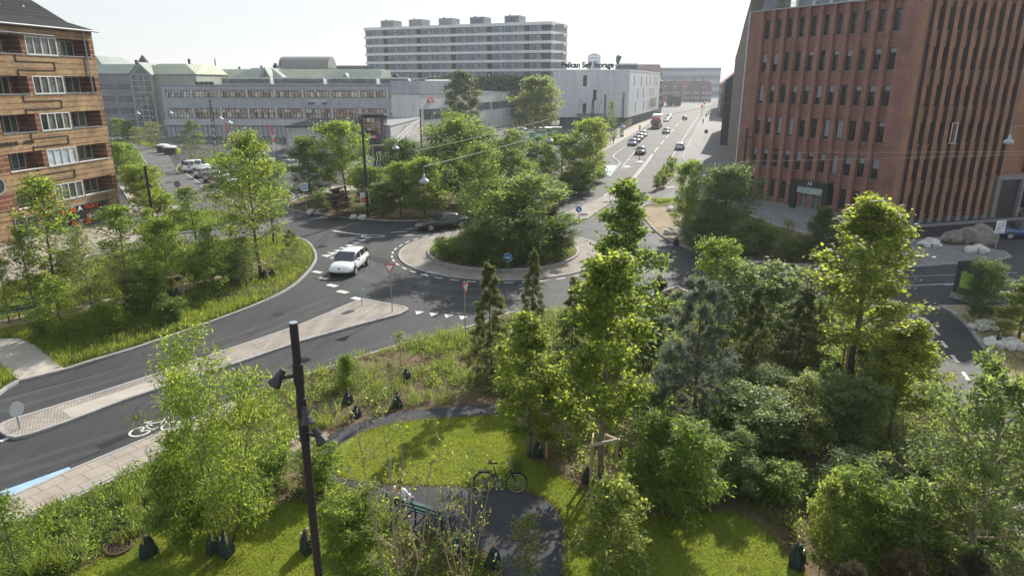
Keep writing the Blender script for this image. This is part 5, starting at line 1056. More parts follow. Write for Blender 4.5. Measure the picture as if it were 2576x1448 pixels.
# bins, graffiti board, cabinet, grate
for u, v, l in ((430, 388, 'round dark waste container with white lid by the yellow box'), (412, 383, 'round dark waste container behind the other')):
    t = thing('waste_container', l, 'container', G(u, v), 0, 'round waste containers'); MB().lathe([(1.15, 0), (1.25, 1.3)], 20).build('body', 'sign_black', t); MB().lathe([(1.28, 1.3), (1.0, 1.5), (.5, 1.62)], 20).build('lid', 'white_frame', t)
mat('yellow_box', (.62, .60, .08), .5, .05); t = thing('yellow_grit_box', 'small yellow box beside the round containers', 'box', G(446, 388)); MB().box(-.45, .45, -.35, .35, 0, .9).build('box', 'yellow_box', t, bevel=.03); MB().box(-.5, .5, -.4, .4, .9, 1.0).build('lid', 'yellow_box', t)
p = G(944, 442); t = thing('mural_board', 'framed dark board with white painted strokes among the trees', 'board', p, R(-12)); MB().box(0, 4.6, 0, .15, .3, 4.2).build('board', 'sign_black', t)
b = MB(); b.box(-.25, 0, -.1, .25, 0, 4.45); b.box(4.6, 4.85, -.1, .25, 0, 4.45); b.box(0, 4.6, -.1, .25, 4.2, 4.45); b.build('frame', 'concrete_dark', t)
b = MB(); r9 = random.Random(4)
for k in range(9): x = .4 + k * .45; b.tube([(x, -.03, 3.7 - r9.random()), (x + .15, -.03, 2.6), (x - .1, -.03, 1.6 + r9.random()), (x + .3, -.03, .8 + r9.random())], .06, 5)
o_ = b.build('paint_strokes', 'sign_white', t); o_['kind'] = 'stuff'
p = G(2452, 766, .1); t = thing('power_cabinet', 'dark green roadside cabinet with lime posters', 'cabinet', p, R(18)); mat('cabinet_green', (.03, .05, .045), .6, .1)
MB().box(0, 2.0, 0, 1.6, .35, 2.3).build('body', 'cabinet_green', t, bevel=.03); MB().box(-.05, 2.05, -.05, 1.65, 0, .35).build('plinth', 'granite', t); b = MB(); b.extr([(-.1, 2.3), (1.7, 2.3), (.8, 2.55)], 0, -.1, 2.1); b.build('roof', 'cabinet_green', t)
mat('poster_lime', (.32, .46, .08), .5, .15, 3); MB().box(.25, .85, -.03, 0, .9, 1.8).build('poster', 'poster_lime', t); MB().box(1.15, 1.75, -.03, 0, .9, 1.8).build('poster', 'poster_lime', t); MB().box(-.03, 0, .4, 1.2, .8, 1.8).build('poster', 'poster_lime', t)
p = G(300, 1378, .13); t = thing('drain_grate', 'round rust brown slotted drain grate in the planting by the lawn', 'drain grate', p); b = MB(); b.lathe([(.30, 0), (.36, .0), (.36, .07), (.30, .07)], 24, cap=False)
for k in range(12): a = R(30 * k); b.bar((.05 * math.cos(a), .05 * math.sin(a), .06), (.31 * math.cos(a), .31 * math.sin(a), .06), .014, 4)
for rr in (.12, .22): b.tube([(rr * math.cos(R(a)), rr * math.sin(R(a)), .06) for a in range(0, 361, 24)], .013, 4)
b.build('grid', 'rust', t)
# green hoarding fence by the storage building
a, c = G(1512, 385), G(1578, 331); t = base_of('banner_fence', 'wire fence hung with green and white banners along the pavement', 'fence', a + Vector((-.9, .4, 0)), c + Vector((-.9, .4, 0))); L = t['_len']
n = 9
mat('banner_green', (.33, .44, .20), .6, .15, .6); mat('banner_pale', (.55, .60, .50), .6, .1, .6)
for k in range(n): MB().box(L * k / n + .08, L * (k + 1) / n - .08, -.03, .03, .25, 1.95).build('banner', 'banner_green' if k % 3 else 'banner_pale', t)
for k in range(n + 1): MB().box(L * k / n - .06, L * k / n + .06, -.06, .06, 0, 2.1).build('post', 'steel', t)
fin(t)
a, c = G(1580, 325), G(1634, 292); t = base_of('panel_fence', 'weathered grey board fence beside the storage building', 'fence', a + Vector((-1.0, .5, 0)), c + Vector((-1.0, .5, 0))); L = t['_len']
for k in range(12): MB().box(L * k / 12 + .05, L * (k + 1) / 12 - .05, -.04, .04, 0, 2.2).build('board_panel', 'wood_grey', t)
fin(t)
# benches
def bench(label, a, c, z0=.12, L=None, name='park_bench'):
    a, c = Vector(a), Vector(c); d = c - a; L = L or d.length; t = thing(name, label, 'bench', (a.x, a.y, z0), math.atan2(d.y, d.x))
    for y in (.06, .21, .36): MB().box(0, L, y, y + .12, .42, .455).build('seat_slat', 'bench_green', t)
    for z in (.58, .74): b_ = MB(); b_.add([(0, .02 - (z - .5) * .25, z), (L, .02 - (z - .5) * .25, z), (L, -.02 - (z - .5) * .25, z), (0, -.02 - (z - .5) * .25, z), (0, -.02 - (z - .4) * .25, z + .12), (L, -.02 - (z - .4) * .25, z + .12), (L, -.055 - (z - .4) * .25, z + .12), (0, -.055 - (z - .4) * .25, z + .12)], [(0, 1, 2, 3), (4, 7, 6, 5), (0, 4, 5, 1), (2, 6, 7, 3), (0, 3, 7, 4), (1, 5, 6, 2)]); b_.build('back_slat', 'bench_green', t)
    for x in (.12, L / 2, L - .12): b_ = MB(); b_.tube([(x, .5, 0), (x, .46, .42), (x, .05, .41), (x, -.12, .9)], .028, 5); b_.tube([(x, .0, 0), (x, .06, .41)], .028, 5); b_.build('leg', 'pole_black', t)
    return t
ba, bc = G(974, 1296, .12), G(1118, 1345, .12); bench('green slatted bench on the dark path with someone seated at its end', ba, bc)
bench('dark bench beside the sandy path in the wide bed', G(-10, 812, .12), G(108, 793, .12))
# bicycles
mat('bike_black', (.012, .012, .014), .35, 0, coat=.4); mat('bike_grey', (.3, .31, .32), .4, 0, metal=.5)
def bicycle(label, a, c, z0=.12, group=None, lean=0, frame='bike_black', basket=True):
    a, c = Vector(a), Vector(c); d = (c - a).normalized(); t = thing('bicycle', label, 'bicycle', (a.x, a.y, z0), math.atan2(d.y, d.x), group); t.rotation_euler.x = lean; wb = 1.06; r = .34
    for x in (0, wb):
        w_ = MB(); w_.tube([(x + r * math.cos(R(k)), 0, r + r * math.sin(R(k))) for k in range(0, 361, 15)], .018, 6, cap=False); o_ = w_.build('wheel', 'tyre', t, smooth=True)
        s_ = MB()
        for k in range(14): s_.bar((x, 0, r), (x + (r - .02) * math.cos(R(k * 25.7)), 0, r + (r - .02) * math.sin(R(k * 25.7))), .004, 3)
        s_.tube([(x + .31 * math.cos(R(k)), 0, r + .31 * math.sin(R(k))) for k in range(0, 361, 15)], .01, 5, cap=False); s_.lathe([(.035, -.05), (.035, .05)], 10, (x, 0, r), axis='y'); s_.build('rim', 'rim', o_)
        f_ = MB(); f_.tube([(x + .375 * math.cos(R(k)), 0, r + .375 * math.sin(R(k))) for k in (range(30, 175, 15) if x == 0 else range(20, 130, 15))], .022, 4); f_.build('mudguard', frame, t)
    b_ = MB(); bb = (.46, 0, .29); st = (.30, 0, .86); hd_ = (.86, 0, .82); hl_ = (.89, 0, .68)
    b_.tube([hl_, (.72, 0, .42), bb], .024, 6); b_.tube([hd_, (.66, 0, .52), (.5, 0, .44)], .018, 6); b_.bar(bb, st, .02); b_.bar(hl_, hd_, .024)
    for s in (-1, 1): b_.bar((0, s * .06, r), (.44, s * .03, .29), .011); b_.bar((0, s * .06, r), (.36, s * .02, .7), .011); b_.bar((wb, s * .05, r), (.9, s * .045, .66), .014)
    b_.build('frame', frame, t)
    MB().bar(st, (.27, 0, .98), .014).build('seat_post', 'steel', t); q = MB(); q.add([(.12, -.09, 1.0), (.12, .09, 1.0), (.42, .025, .985), (.42, -.025, .985), (.12, -.1, 1.06), (.12, .1, 1.06), (.42, .028, 1.03), (.42, -.028, 1.03)], [(0, 1, 2, 3), (4, 7, 6, 5), (0, 4, 5, 1), (1, 5, 6, 2), (2, 6, 7, 3), (3, 7, 4, 0)]); q.build('saddle', 'black_trim', t)
    q = MB(); q.tube([(.7, -.28, 1.1), (.8, -.24, 1.13), (.85, 0, 1.08), (.8, .24, 1.13), (.7, .28, 1.1)], .013, 6); q.bar((.86, 0, .82), (.85, 0, 1.08), .013); q.build('handlebar', 'steel', t)
    q = MB(); q.lathe([(.09, -.035), (.09, -.025)], 16, bb, axis='y'); q.bar((.46, -.06, .29), (.56, -.06, .16), .01); q.bar((.46, .06, .29), (.36, .06, .42), .01); q.box(.53, .62, -.14, -.06, .15, .17); q.box(.3, .39, .06, .14, .41, .43); q.build('crank', 'steel', t)
    q = MB(); q.box(-.22, .26, -.07, .07, .715, .735); q.bar((0, .07, .34), (-.1, .07, .71), .007); q.bar((0, -.07, .34), (-.1, -.07, .71), .007); q.build('luggage_rack', frame, t)
    if basket:
        q = MB()
        for k in range(9):
            x_ = .95 + .3 * k / 8
            for y_ in (-.17, .17): q.bar((x_, y_ * .85, .80), (x_, y_, 1.04), .005, 3)
        for k in range(7):
            y_ = -.17 + .34 * k / 6
            for x_ in (.95, 1.25): q.bar((x_, y_, .80), (x_, y_, 1.04), .005, 3)
            q.bar((.95, y_, .80), (1.25, y_, .80), .005, 3)
        for z_ in (.80, .88, .96, 1.04): q.tube([(.95, -.17, z_), (1.25, -.17, z_), (1.25, .17, z_), (.95, .17, z_), (.95, -.17, z_)], .006, 4)
        q.build('basket', 'black_trim', t)
    return t
BK = bicycle('black step through bicycle with a wire basket standing at the lawn edge', G(1219, 1236, .12), G(1300, 1239, .12), lean=R(-8))
for i, (u, v, l) in enumerate(((318, 548, 'bicycle parked first outside the cafe corner'), (330, 541, 'bicycle parked between two others at the apartment corner'), (342, 534, 'bicycle parked last of three at the apartment corner'), (8, 640, 'bicycle leaning by the cafe step'))):
    p = G(u, v, .1); bicycle(l, p, p + Vector((1, .35, 0)), .1, 'bicycles parked outside the cafe', R(6), 'bike_grey' if i % 2 else 'bike_black', False)
# ================================================================ stones
mat('white_stone', (.55, .53, .49), .9, .25, 2.5, co='Object', bump=.5); mat('boulder', (.20, .18, .155), .9, .35, 1.2, co='Object', bump=.6); mat('pebble', (.42, .37, .31), .85, .2, 3)
def rock_mesh(seed, jag=.34):
    bm = bmesh.new(); bmesh.ops.create_icosphere(bm, subdivisions=3, radius=1); rr = random.Random(seed); from mathutils import noise
    o_ = Vector((seed * 3.1, seed * 1.7, 0))
    pl = [(Vector((rr.gauss(0, 1), rr.gauss(0, 1), rr.gauss(0, 1))).normalized(), rr.uniform(.6, .9)) for _ in range(9)]
    for v in bm.verts:
        c = v.co * (1 + jag * noise.noise(v.co * 1.6 + o_) + jag * .4 * noise.noise(v.co * 4 + o_))
        for n_, d_ in pl:
            k = c.dot(n_) - d_
            if k > 0: c = c - n_ * k * .85
        v.co = c
    me = bpy.data.meshes.new('rock'); bm.to_mesh(me); bm.free(); return me
RKM = [rock_mesh(i) for i in range(6)]
def rock(name, label, cat, x, y, z, s, m, group=None, sz=(1, 1, .7), i=0):
    me = RKM[i % 6].copy() if m != 'white_stone' else RKW[i % 6]
    if m != 'white_stone': me.materials.append(MATS[m])
    o = bpy.data.objects.new(name, me); COL.objects.link(o); o.location = (x, y, z); o.scale = (s * sz[0], s * sz[1], s * sz[2]); o.rotation_euler = (0, 0, i * 1.3); return tag(o, label, cat, group)
RKW = [m.copy() for m in RKM]
for m in RKW: m.materials.append(MATS['white_stone'])
rr = random.Random(5)
for (u, v, n, s, w_, lab) in ((800, 537, 5, .42, 1.5, 'white stone in the heap at the foot of the zone sign'), (905, 550, 5, .40, 1.4, 'white stone in the heap by the notice board kerb'), (1692, 588, 6, .42, 1.3, 'white stone in the heap on the sand near the brick office kerb'), (1700, 530, 5, .42, 1.4, 'white stone in the heap beyond the sand under the office trees'), (2342, 619, 5, .5, 1.6, 'white stone in the heap on the forecourt by the boulders'), (2459, 633, 5, .5, 1.6, 'white stone in the heap by the struck circle sign'), (2478, 826, 6, .36, 1.2, 'white stone in the heap by the cabinet tree'), (2535, 872, 7, .38, 1.3, 'white stone in the big heap beside the cycle street')):
    for k in range(n):
        p = G(u, v, .1); a = 2 * math.pi * k / n; rad = w_ * (.15 if k == 0 else rr.uniform(.35, .6)); sc = s * rr.uniform(.75, 1.25)
        rock('white_stone', lab, 'stone', p.x + rad * math.cos(a) * 1.1, p.y + rad * math.sin(a) * .6, .12 + sc * .32, sc, 'white_stone', lab.replace('white stone', 'white stones'), (1, .8, .7), k + int(u))
for i, (u, v, s, l) in enumerate(((2397, 612, .9, 'grey boulder at the end of the boulder row'), (2432, 610, 1.1, 'brown grey boulder with a pale top, second in the row'), (2474, 619, .95, 'grey boulder in front by the blue car'), (2466, 601, 1.05, 'brown boulder behind the front one by the blue car'))):
    p = G(u, v, .1); rock('boulder', l, 'boulder', p.x, p.y, .1 + s * .5, s, 'boulder', 'boulders on the forecourt', (1.1, .95, .8), i)
for i, (u, v) in enumerate(((700, 1093), (718, 1089), (741, 1089), (760, 1088), (688, 1104), (702, 1106), (726, 1104), (748, 1103), (735, 1116))):
    p = G(u, v, .11); rock('stepping_stone', 'small pale stone lying on the sand patch beside the dark path', 'stone', p.x, p.y, .13, .13 + .03 * (i % 3), 'pebble', 'pale stones on the sand patch', (1.3, .9, .6), i)
# ================================================================ people
for n_, c_ in (('skin', (.52, .30, .20)), ('cloth_white', (.72, .72, .74)), ('cloth_black', (.02, .02, .024)), ('cloth_navy', (.04, .06, .11)), ('cloth_grey', (.2, .2, .21)), ('cloth_red', (.32, .06, .05)), ('cloth_tan', (.38, .28, .18)), ('hair_brown', (.075, .04, .022)), ('hair_dark', (.02, .016, .014)), ('hair_blond', (.30, .2, .09))): mat(n_, c_, .8, .08, 6)
def skin_obj(name, nodes, edges, m, parent, sub=1):
    me = bpy.data.meshes.new(name); me.from_pydata([n[0] for n in nodes], edges, []); o = bpy.data.objects.new(name, me); COL.objects.link(o)
    md = o.modifiers.new('skin', 'SKIN'); md.use_smooth_shade = True
    for i, nd in enumerate(nodes): me.skin_vertices[0].data[i].radius = (nd[1], nd[1] if len(nd) < 3 else nd[2]); me.skin_vertices[0].data[i].use_root = (i == 0)
    s_ = o.modifiers.new('sub', 'SUBSURF'); s_.levels = sub
    dg = bpy.context.evaluated_depsgraph_get(); m2_ = bpy.data.meshes.new_from_object(o.evaluated_get(dg)); bpy.data.objects.remove(o)
    m2_.materials.clear(); m2_.materials.append(MATS[m]); q = bpy.data.objects.new(name, m2_); COL.objects.link(q); q.parent = parent; return q
def person(label, loc, rz, J, top='cloth_white', legs='cloth_navy', hair='hair_brown', group=None, fingers=True, long_hair=False, sleeves=True, longlegs=True):
    """J: joint positions in the person's own frame, facing +y"""
    t = thing('person', label, 'person', loc, rz, group); V = lambda k: Vector(J[k])
    nodes = [(V('pelvis'), .135, .10), (V('waist'), .12, .09), (V('chest'), .145, .10), (V('neck'), .052), (V('head'), .078, .092), (V('head') + Vector((0, .01, .10)), .062, .072)]; edges = [(0, 1), (1, 2), (2, 3), (3, 4), (4, 5)]
    for s in 'LR':
        i = len(nodes); nodes += [(V('sh' + s), .062), (V('el' + s), .043), (V('wr' + s), .028)]; edges += [(2, i), (i, i + 1), (i + 1, i + 2)]
        d = (V('wr' + s) - V('el' + s)).normalized(); pm = V('wr' + s) + d * .06; nodes.append((pm, .036, .02)); edges.append((i + 2, i + 3)); pi = i + 3; side = d.cross(Vector((0, 0, 1))); side = side.normalized() if side.length > .1 else Vector((1, 0, 0))
        if fingers:
            for k, (o_, l_) in enumerate(((-.03, .05), (-.012, .065), (.008, .068), (.026, .06), (.042, .035))):
                nodes.append((pm + side * o_ + d * l_ + Vector((0, 0, -.012)), .008)); edges.append((pi, len(nodes) - 1))
        i = len(nodes); nodes += [(V('hip' + s), .085), (V('kn' + s), .058), (V('an' + s), .04), (V('toe' + s), .035)]; edges += [(0, i), (i, i + 1), (i + 1, i + 2), (i + 2, i + 3)]
    skin_obj('body', nodes, edges, 'skin', t, 1)
    n2 = [(V('waist') + Vector((0, 0, -.06)), .155, .12), (V('chest'), .165, .12), (V('neck') + Vector((0, 0, -.07)), .085)]; e2 = [(0, 1), (1, 2)]
    for s in 'LR':
        i = len(n2); n2 += [(V('sh' + s), .078), (V('sh' + s).lerp(V('el' + s), .55 if not sleeves else 1), .058)]; e2 += [(1, i), (i, i + 1)]
        if sleeves: n2.append((V('wr' + s).lerp(V('el' + s), .15), .042)); e2.append((i + 1, i + 2))
    skin_obj('shirt', n2, e2, top, t, 1)
    n3 = [(V('pelvis') + Vector((0, 0, .03)), .16, .125)]; e3 = []
    for s in 'LR':
        i = len(n3); n3 += [(V('hip' + s), .103), (V('kn' + s), .074)]; e3 += [(0, i), (i, i + 1)]
        if longlegs: n3.append((V('an' + s) + Vector((0, 0, .04)), .055)); e3.append((i + 1, i + 2))
    skin_obj('trousers', n3, e3, legs, t, 1)
    h = V('head'); nh = [(h + Vector((0, -.02, .12)), .085, .09), (h + Vector((0, -.045, .05)), .088, .08)]; eh = [(0, 1)]
    if long_hair: nh.append((h + Vector((0, -.09, -.10)), .07, .05)); nh.append((h + Vector((0, -.11, -.26)), .05, .035)); eh += [(1, 2), (2, 3)]
    skin_obj('hair', nh, eh, hair, t, 1)
    f = MB(); f.lathe([(.012, 0), (.004, .03)], 6, (h.x, h.y + .085, h.z + .0), axis='y'); f.build('nose', 'skin', t, uv=False)
    for s in (-1, 1): MB().lathe([(.012, 0), (.008, .008)], 8, (h.x + s * .033, h.y + .083, h.z + .035), axis='y').build('eye', 'hair_dark', t, uv=False)
    for s in 'LR': a_, b_ = V('an' + s), V('toe' + s); MB().tube([tuple(a_ + Vector((0, -.05, -.045))), tuple(a_ + Vector((0, .03, -.045))), tuple(b_ + Vector((0, .02, -.015)))], [.042, .05, .04], 8).build('shoe', 'cloth_black', t, uv=False)
    return t
STAND = dict(pelvis=(0, 0, .93), waist=(0, 0, 1.08), chest=(0, 0, 1.32), neck=(0, .01, 1.5), head=(0, .03, 1.6), shL=(-.19, 0, 1.40), elL=(-.24, -.03, 1.12), wrL=(-.23, .06, .87), shR=(.19, 0, 1.40), elR=(.24, -.02, 1.12), wrR=(.23, .08, .88), hipL=(-.09, 0, .88), knL=(-.10, .05, .48), anL=(-.10, .0, .09), toeL=(-.10, .15, .04), hipR=(.09, 0, .88), knR=(.10, .02, .48), anR=(.10, -.06, .09), toeR=(.10, .09, .04))
WALK = dict(STAND, knL=(-.1, .18, .5), anL=(-.1, .22, .1), toeL=(-.1, .37, .05), knR=(.1, -.02, .48), anR=(.1, -.3, .13), toeR=(.1, -.17, .04), elL=(-.24, -.1, 1.13), wrL=(-.22, -.12, .88), elR=(.24, .06, 1.13), wrR=(.22, .2, .92))
SIT = dict(pelvis=(0, 0, .52), waist=(0, -.02, .68), chest=(0, -.03, .92), neck=(0, .02, 1.1), head=(0, .06, 1.2), shL=(-.19, -.02, 1.0), elL=(-.23, .1, .76), wrL=(-.13, .3, .68), shR=(.19, -.02, 1.0), elR=(.23, .1, .76), wrR=(.13, .3, .68), hipL=(-.1, .03, .5), knL=(-.12, .45, .5), anL=(-.12, .46, .1), toeL=(-.12, .62, .05), hipR=(.1, .03, .5), knR=(.12, .45, .5), anR=(.12, .5, .1), toeR=(.12, .65, .05))
d = (bc - ba).normalized(); nrm = Vector((-d.y, d.x, 0)); p = ba + d * .42 + nrm * .17
person('person in a white shirt with tied brown hair sitting on the green bench', (p.x, p.y, .10), math.atan2(nrm.y, nrm.x) - math.pi / 2, SIT, 'cloth_white', 'cloth_grey', 'hair_brown', long_hair=True)
CA, CB = Vector((-41.883, 53.49, 0)), Vector((-39.80, 67.94, 0)); cd_ = (CB - CA).normalized(); cn = Vector((cd_.y, -cd_.x, 0))
def cafe(x, y): q = CA + cd_ * x + cn * y; return (q.x, q.y, .1)
caz = math.atan2(cd_.y, cd_.x)
LEAN = dict(SIT, chest=(0, .12, .90), neck=(0, .24, 1.03), head=(0, .33, 1.1), shL=(-.19, .14, .98), shR=(.19, .14, .98), elL=(-.2, .3, .78), wrL=(-.1, .48, .62), elR=(.2, .3, .78), wrR=(.1, .48, .62), anL=(-.12, .7, .1), toeL=(-.12, .86, .05))
person('person in a black sleeveless dress leaning forward on an orange cafe chair', cafe(7.3, .95), caz - R(90), LEAN, 'cloth_black', 'cloth_black', 'hair_blond', sleeves=False, longlegs=False)
REACH = dict(SIT, elR=(.2, .25, .9), wrR=(.12, .5, .85), elL=(-.2, .25, .88), wrL=(-.1, .5, .83))
person('person in a white shirt and black trousers on a cafe chair reaching forward', cafe(9.2, .8), caz - R(90), REACH, 'cloth_white', 'cloth_black', 'hair_dark')
mat('chair_orange', (.72, .16, .02), .45, .06)
def cafe_chair(label, x, y, rz):
    t = thing('cafe_chair', label, 'chair', cafe(x, y), rz, 'orange cafe chairs'); MB().box(-.22, .22, -.22, .22, .43, .47).build('seat', 'chair_orange', t, bevel=.02); MB().add([(-.22, -.2, .47), (.22, -.2, .47), (.22, -.24, .82), (-.22, -.24, .82), (-.22, -.23, .47), (.22, -.23, .47), (.22, -.27, .82), (-.22, -.27, .82)], [(0, 1, 2, 3), (7, 6, 5, 4), (0, 4, 5, 1), (1, 5, 6, 2), (2, 6, 7, 3), (3, 7, 4, 0)]).build('backrest', 'chair_orange', t)
    for sx_ in (-1, 1):
        for sy in (-1, 1): MB().bar((sx_ * .2, sy * .2, 0), (sx_ * .18, sy * .18, .43), .014, 5).build('leg', 'steel', t)
cafe_chair('orange cafe chair under the person in black', 7.3, .95, caz - R(90)); cafe_chair('orange cafe chair under the person in the white shirt', 9.2, .8, caz - R(90)); cafe_chair('orange cafe chair empty beside the table', 8.5, 1.05, caz + R(90)); cafe_chair('orange cafe chair empty past the person in the white shirt', 10.6, .8, caz + R(90))
for x, l in ((8.0, 'small grey cafe table between the orange chairs'), (10.0, 'small grey cafe table past the person in white'), (6.0, 'low grey side table at the end of the cafe row')):
    t = thing('cafe_table', l, 'table', cafe(x, .7), caz, 'cafe tables'); MB().box(-.32, .32, -.32, .32, .7 if x > 6 else .42, .73 if x > 6 else .45).build('table_top', 'steel', t); MB().lathe([(.03, .02), (.03, .7 if x > 6 else .42)], 8).build('stem', 'steel', t); MB().box(-.22, .22, -.22, .22, 0, .02).build('foot', 'steel', t)
mat('cloth_blue', (.06, .12, .22), .8, .05)
for i, (u, v, pose, rz, top, leg, l) in enumerate(((1543, 362, WALK, 150, 'cloth_blue', 'cloth_navy', 'person in blue walking past the banner fence'), (1688 - 27, 322, STAND, 0, 'cloth_navy', 'cloth_black', 'person standing on the pavement beside the lorry'), (1609, 330, WALK, 160, 'cloth_red', 'cloth_navy', 'person with a red top on the pavement behind the parked row'), (1768, 312, WALK, 170, 'cloth_black', 'cloth_navy', 'person in black walking alone on the shaded pavement'), (1776, 296, WALK, 180, 'cloth_navy', 'cloth_black', 'person at the shadow tip on the pavement'), (1785, 305, WALK, 190, 'cloth_grey', 'cloth_navy', 'person in grey in the walking pair by the dark wall'), (1789, 305, WALK, 175, 'cloth_black', 'cloth_grey', 'person in black in the walking pair by the dark wall'), (1788, 294, STAND, 180, 'cloth_navy', 'cloth_navy', 'person standing farther up by the dark wall'), (1782, 288, WALK, 0, 'cloth_tan', 'cloth_navy', 'person with a tan jacket near the traffic lights'), (1792, 290, WALK, 10, 'cloth_grey', 'cloth_black', 'person in grey near the traffic lights'))):
    p = G(u, v, .12); person(l, (p.x, p.y, .12), R(rz), pose, top, leg, 'hair_dark', 'people walking along the street', fingers=False)
# watering bags and stakes
BAGM = None
def bag(label, u, v, k=1.0):
    p = G(u, v, .12); t = thing('watering_bag', label, 'watering bag', (p.x, p.y, .1), u % 7, 'green watering bags at the tree feet'); k *= .9; t.scale = (k, k, k)
    b_ = MB(); rr_ = random.Random(int(u)); n = 28; prof = [(.27, 0), (.31, .10), (.29, .3), (.22, .52), (.12, .70), (.13, .76)]
    for i_, (r_, z_) in enumerate(prof):
        for j in range(n): a_ = 2 * math.pi * j / n; q = r_ * (1 + .20 * math.sin(4 * a_ + .5 * i_ + u) + .08 * math.sin(9 * a_ + u) + rr_.uniform(-.07, .07)); b_.v.append((q * math.cos(a_), q * .72 * math.sin(a_), z_))
    for i_ in range(len(prof) - 1):
        for j in range(n): b_.f.append((i_ * n + j, i_ * n + (j + 1) % n, (i_ + 1) * n + (j + 1) % n, (i_ + 1) * n + j)); b_.m.append(0)
    b_.f.append(tuple(range((len(prof) - 1) * n, len(prof) * n))); b_.m.append(0); b_.build('bag', 'bag_green', t, smooth=True)
    MB().lathe([(.04, .3), (.04, .95)], 8, (.14, .05, 0)).build('stake', 'wood_new', t); MB().box(-.10, .0, -.17, -.155, .56, .68).build('tag', 'lamp_clear', t)
for u, v, k, l in ((775, 1383, 1.0, 'dark green watering bag on the lawn beside the spotlight pole'), (375, 1395, .9, 'dark watering bag at the slanting trunk on the lawn edge'), (537, 1385, .9, 'dark watering bag under the big feathery tree, first of two'), (572, 1392, .95, 'dark watering bag under the big feathery tree, second of two'), (897, 1048, .75, 'dark watering bag in the bed closest to the dark path'), (1000, 1022, .75, 'dark watering bag in the bed under a thin sapling'), (876, 1015, .8, 'wrinkled watering bag in the bed behind the pole spotlights'), (1023, 955, .8, 'watering bag on the bare soil near the road kerb'), (1352, 1148, .85, 'black watering bag at the lawn rim beneath the tree'), (1478, 1208, .8, 'black watering bag beneath the triangular stake frame'), (2003, 1420, 1.0, 'black watering bag at the rim of the sunny lawn'), (2103, 940, .9, 'watering bag under the tall yellow green tree frame'), (2510, 865, .8, 'watering bag between the white stones beside the cycle street'), (1155, 1400, .9, 'watering bag among the bare twigs by the path'), (1240, 1425, .9, 'watering bag beside the dark plaza under twigs'), (420, 745, .9, 'watering bag in the wide bed, first of a pair'), (445, 748, .9, 'watering bag in the wide bed, second of a pair'), (667, 700, .9, 'watering bag at the leaning tall tree'), (685, 697, .9, 'watering bag beside the leaning tall tree'), (118, 812, .9, 'watering bag by the dark bench'), (1700, 615, .9, 'watering bag on the shaded bed before the brick office'), (1150, 556, .8, 'watering bag at the kerb behind the black sedan') ): bag(l, u, v, k)
def stake_frame(label, u, v, h=1.5, r=.55, rz=0, m='wood_pale'):
    p = G(u, v, .12); t = thing('stake_frame', label, 'tree stake', (p.x, p.y, .1), rz, 'wooden stake frames round young trees'); P = [Vector((r * math.cos(R(90 + 120 * k)), r * math.sin(R(90 + 120 * k)), 0)) for k in range(3)]
    for q in P: MB().lathe([(.05, 0), (.05, h)], 8, (q.x, q.y, 0)).build('post', 'wood_new', t)
    for k in range(3):
        a_, b_ = P[k], P[(k + 1) % 3]; d_ = (b_ - a_).normalized(); a2, b2 = a_ - d_ * .08, b_ + d_ * .08; n_ = Vector((-d_.y, d_.x, 0)) * .025; z_ = h + .01 + .0 * k
        MB().add([tuple(a2 + n_ + Vector((0, 0, z_ - .1))), tuple(b2 + n_ + Vector((0, 0, z_ - .1))), tuple(b2 - n_ + Vector((0, 0, z_ - .1))), tuple(a2 - n_ + Vector((0, 0, z_ - .1))), tuple(a2 + n_ + Vector((0, 0, z_))), tuple(b2 + n_ + Vector((0, 0, z_))), tuple(b2 - n_ + Vector((0, 0, z_))), tuple(a2 - n_ + Vector((0, 0, z_)))], [(0, 3, 2, 1), (4, 5, 6, 7), (0, 1, 5, 4), (1, 2, 6, 5), (2, 3, 7, 6), (3, 0, 4, 7)]).build('rail', m, t)
for u, v, h, l, rz in ((1508, 1200, 1.55, 'triangular stake frame at the lawn edge round the big yellow green tree', .35), (2137, 940, 1.7, 'stake frame round the tall bright oak by the cycle street', .2), (440, 745, 1.4, 'stake frame in the wide bed round the thin tree', .6), (658, 703, 1.2, 'stake frame round the leaning tall tree', .2), (680, 618, 1.2, 'stake frame at the rear of the wide bed', .9), (1170, 640, 1.1, 'stake frame among the low plants of the central island', .4), (1298, 640, 1.2, 'stake frame hidden under the central island tree', .1), (1385, 1130, 1.3, 'stake frame at the shaded lawn rim', .7)): stake_frame(l, u, v, h, .55, rz)
# ================================================================ trees and plants
leafmat('leaf_yellow', (.155, .195, .038), (.48, .59, .085), .58); leafmat('leaf_bright', (.12, .175, .042), (.39, .55, .085), .57); leafmat('leaf_mid', (.10, .15, .048), (.33, .47, .085), .55)
leafmat('leaf_dark', (.07, .115, .045), (.24, .35, .08), .5); leafmat('leaf_olive', (.135, .16, .07), (.40, .48, .14), .54); leafmat('leaf_silver', (.15, .195, .085), (.40, .52, .14), .5)
leafmat('needle', (.075, .105, .035), (.26, .31, .07), .42); leafmat('needle_blue', (.155, .19, .145), (.24, .30, .19), .42, .25); leafmat('needle_brown', (.09, .075, .045), (.12, .10, .05), .35); leafmat('needle_tan', (.30, .2, .10), (.25, .15, .06), .3)
leafmat('leaf_walnut', (.15, .20, .075), (.42, .55, .12), .5, .35); leafmat('leaf_far', (.06, .085, .06), (.1, .14, .07), .4); leafmat('leaf_birch', (.10, .12, .06), (.24, .29, .1), .45)
leafmat('grass', (.20, .245, .03), (.46, .54, .05), .5, .3); leafmat('grass_long', (.12, .165, .035), (.34, .42, .06), .5, .4); leafmat('flower_white', (.7, .7, .66), (.5, .5, .46), .3, .1); leafmat('flower_pink', (.5, .16, .28), (.4, .12, .2), .3, .2); leafmat('dry', (.22, .17, .09), (.22, .16, .07), .4)
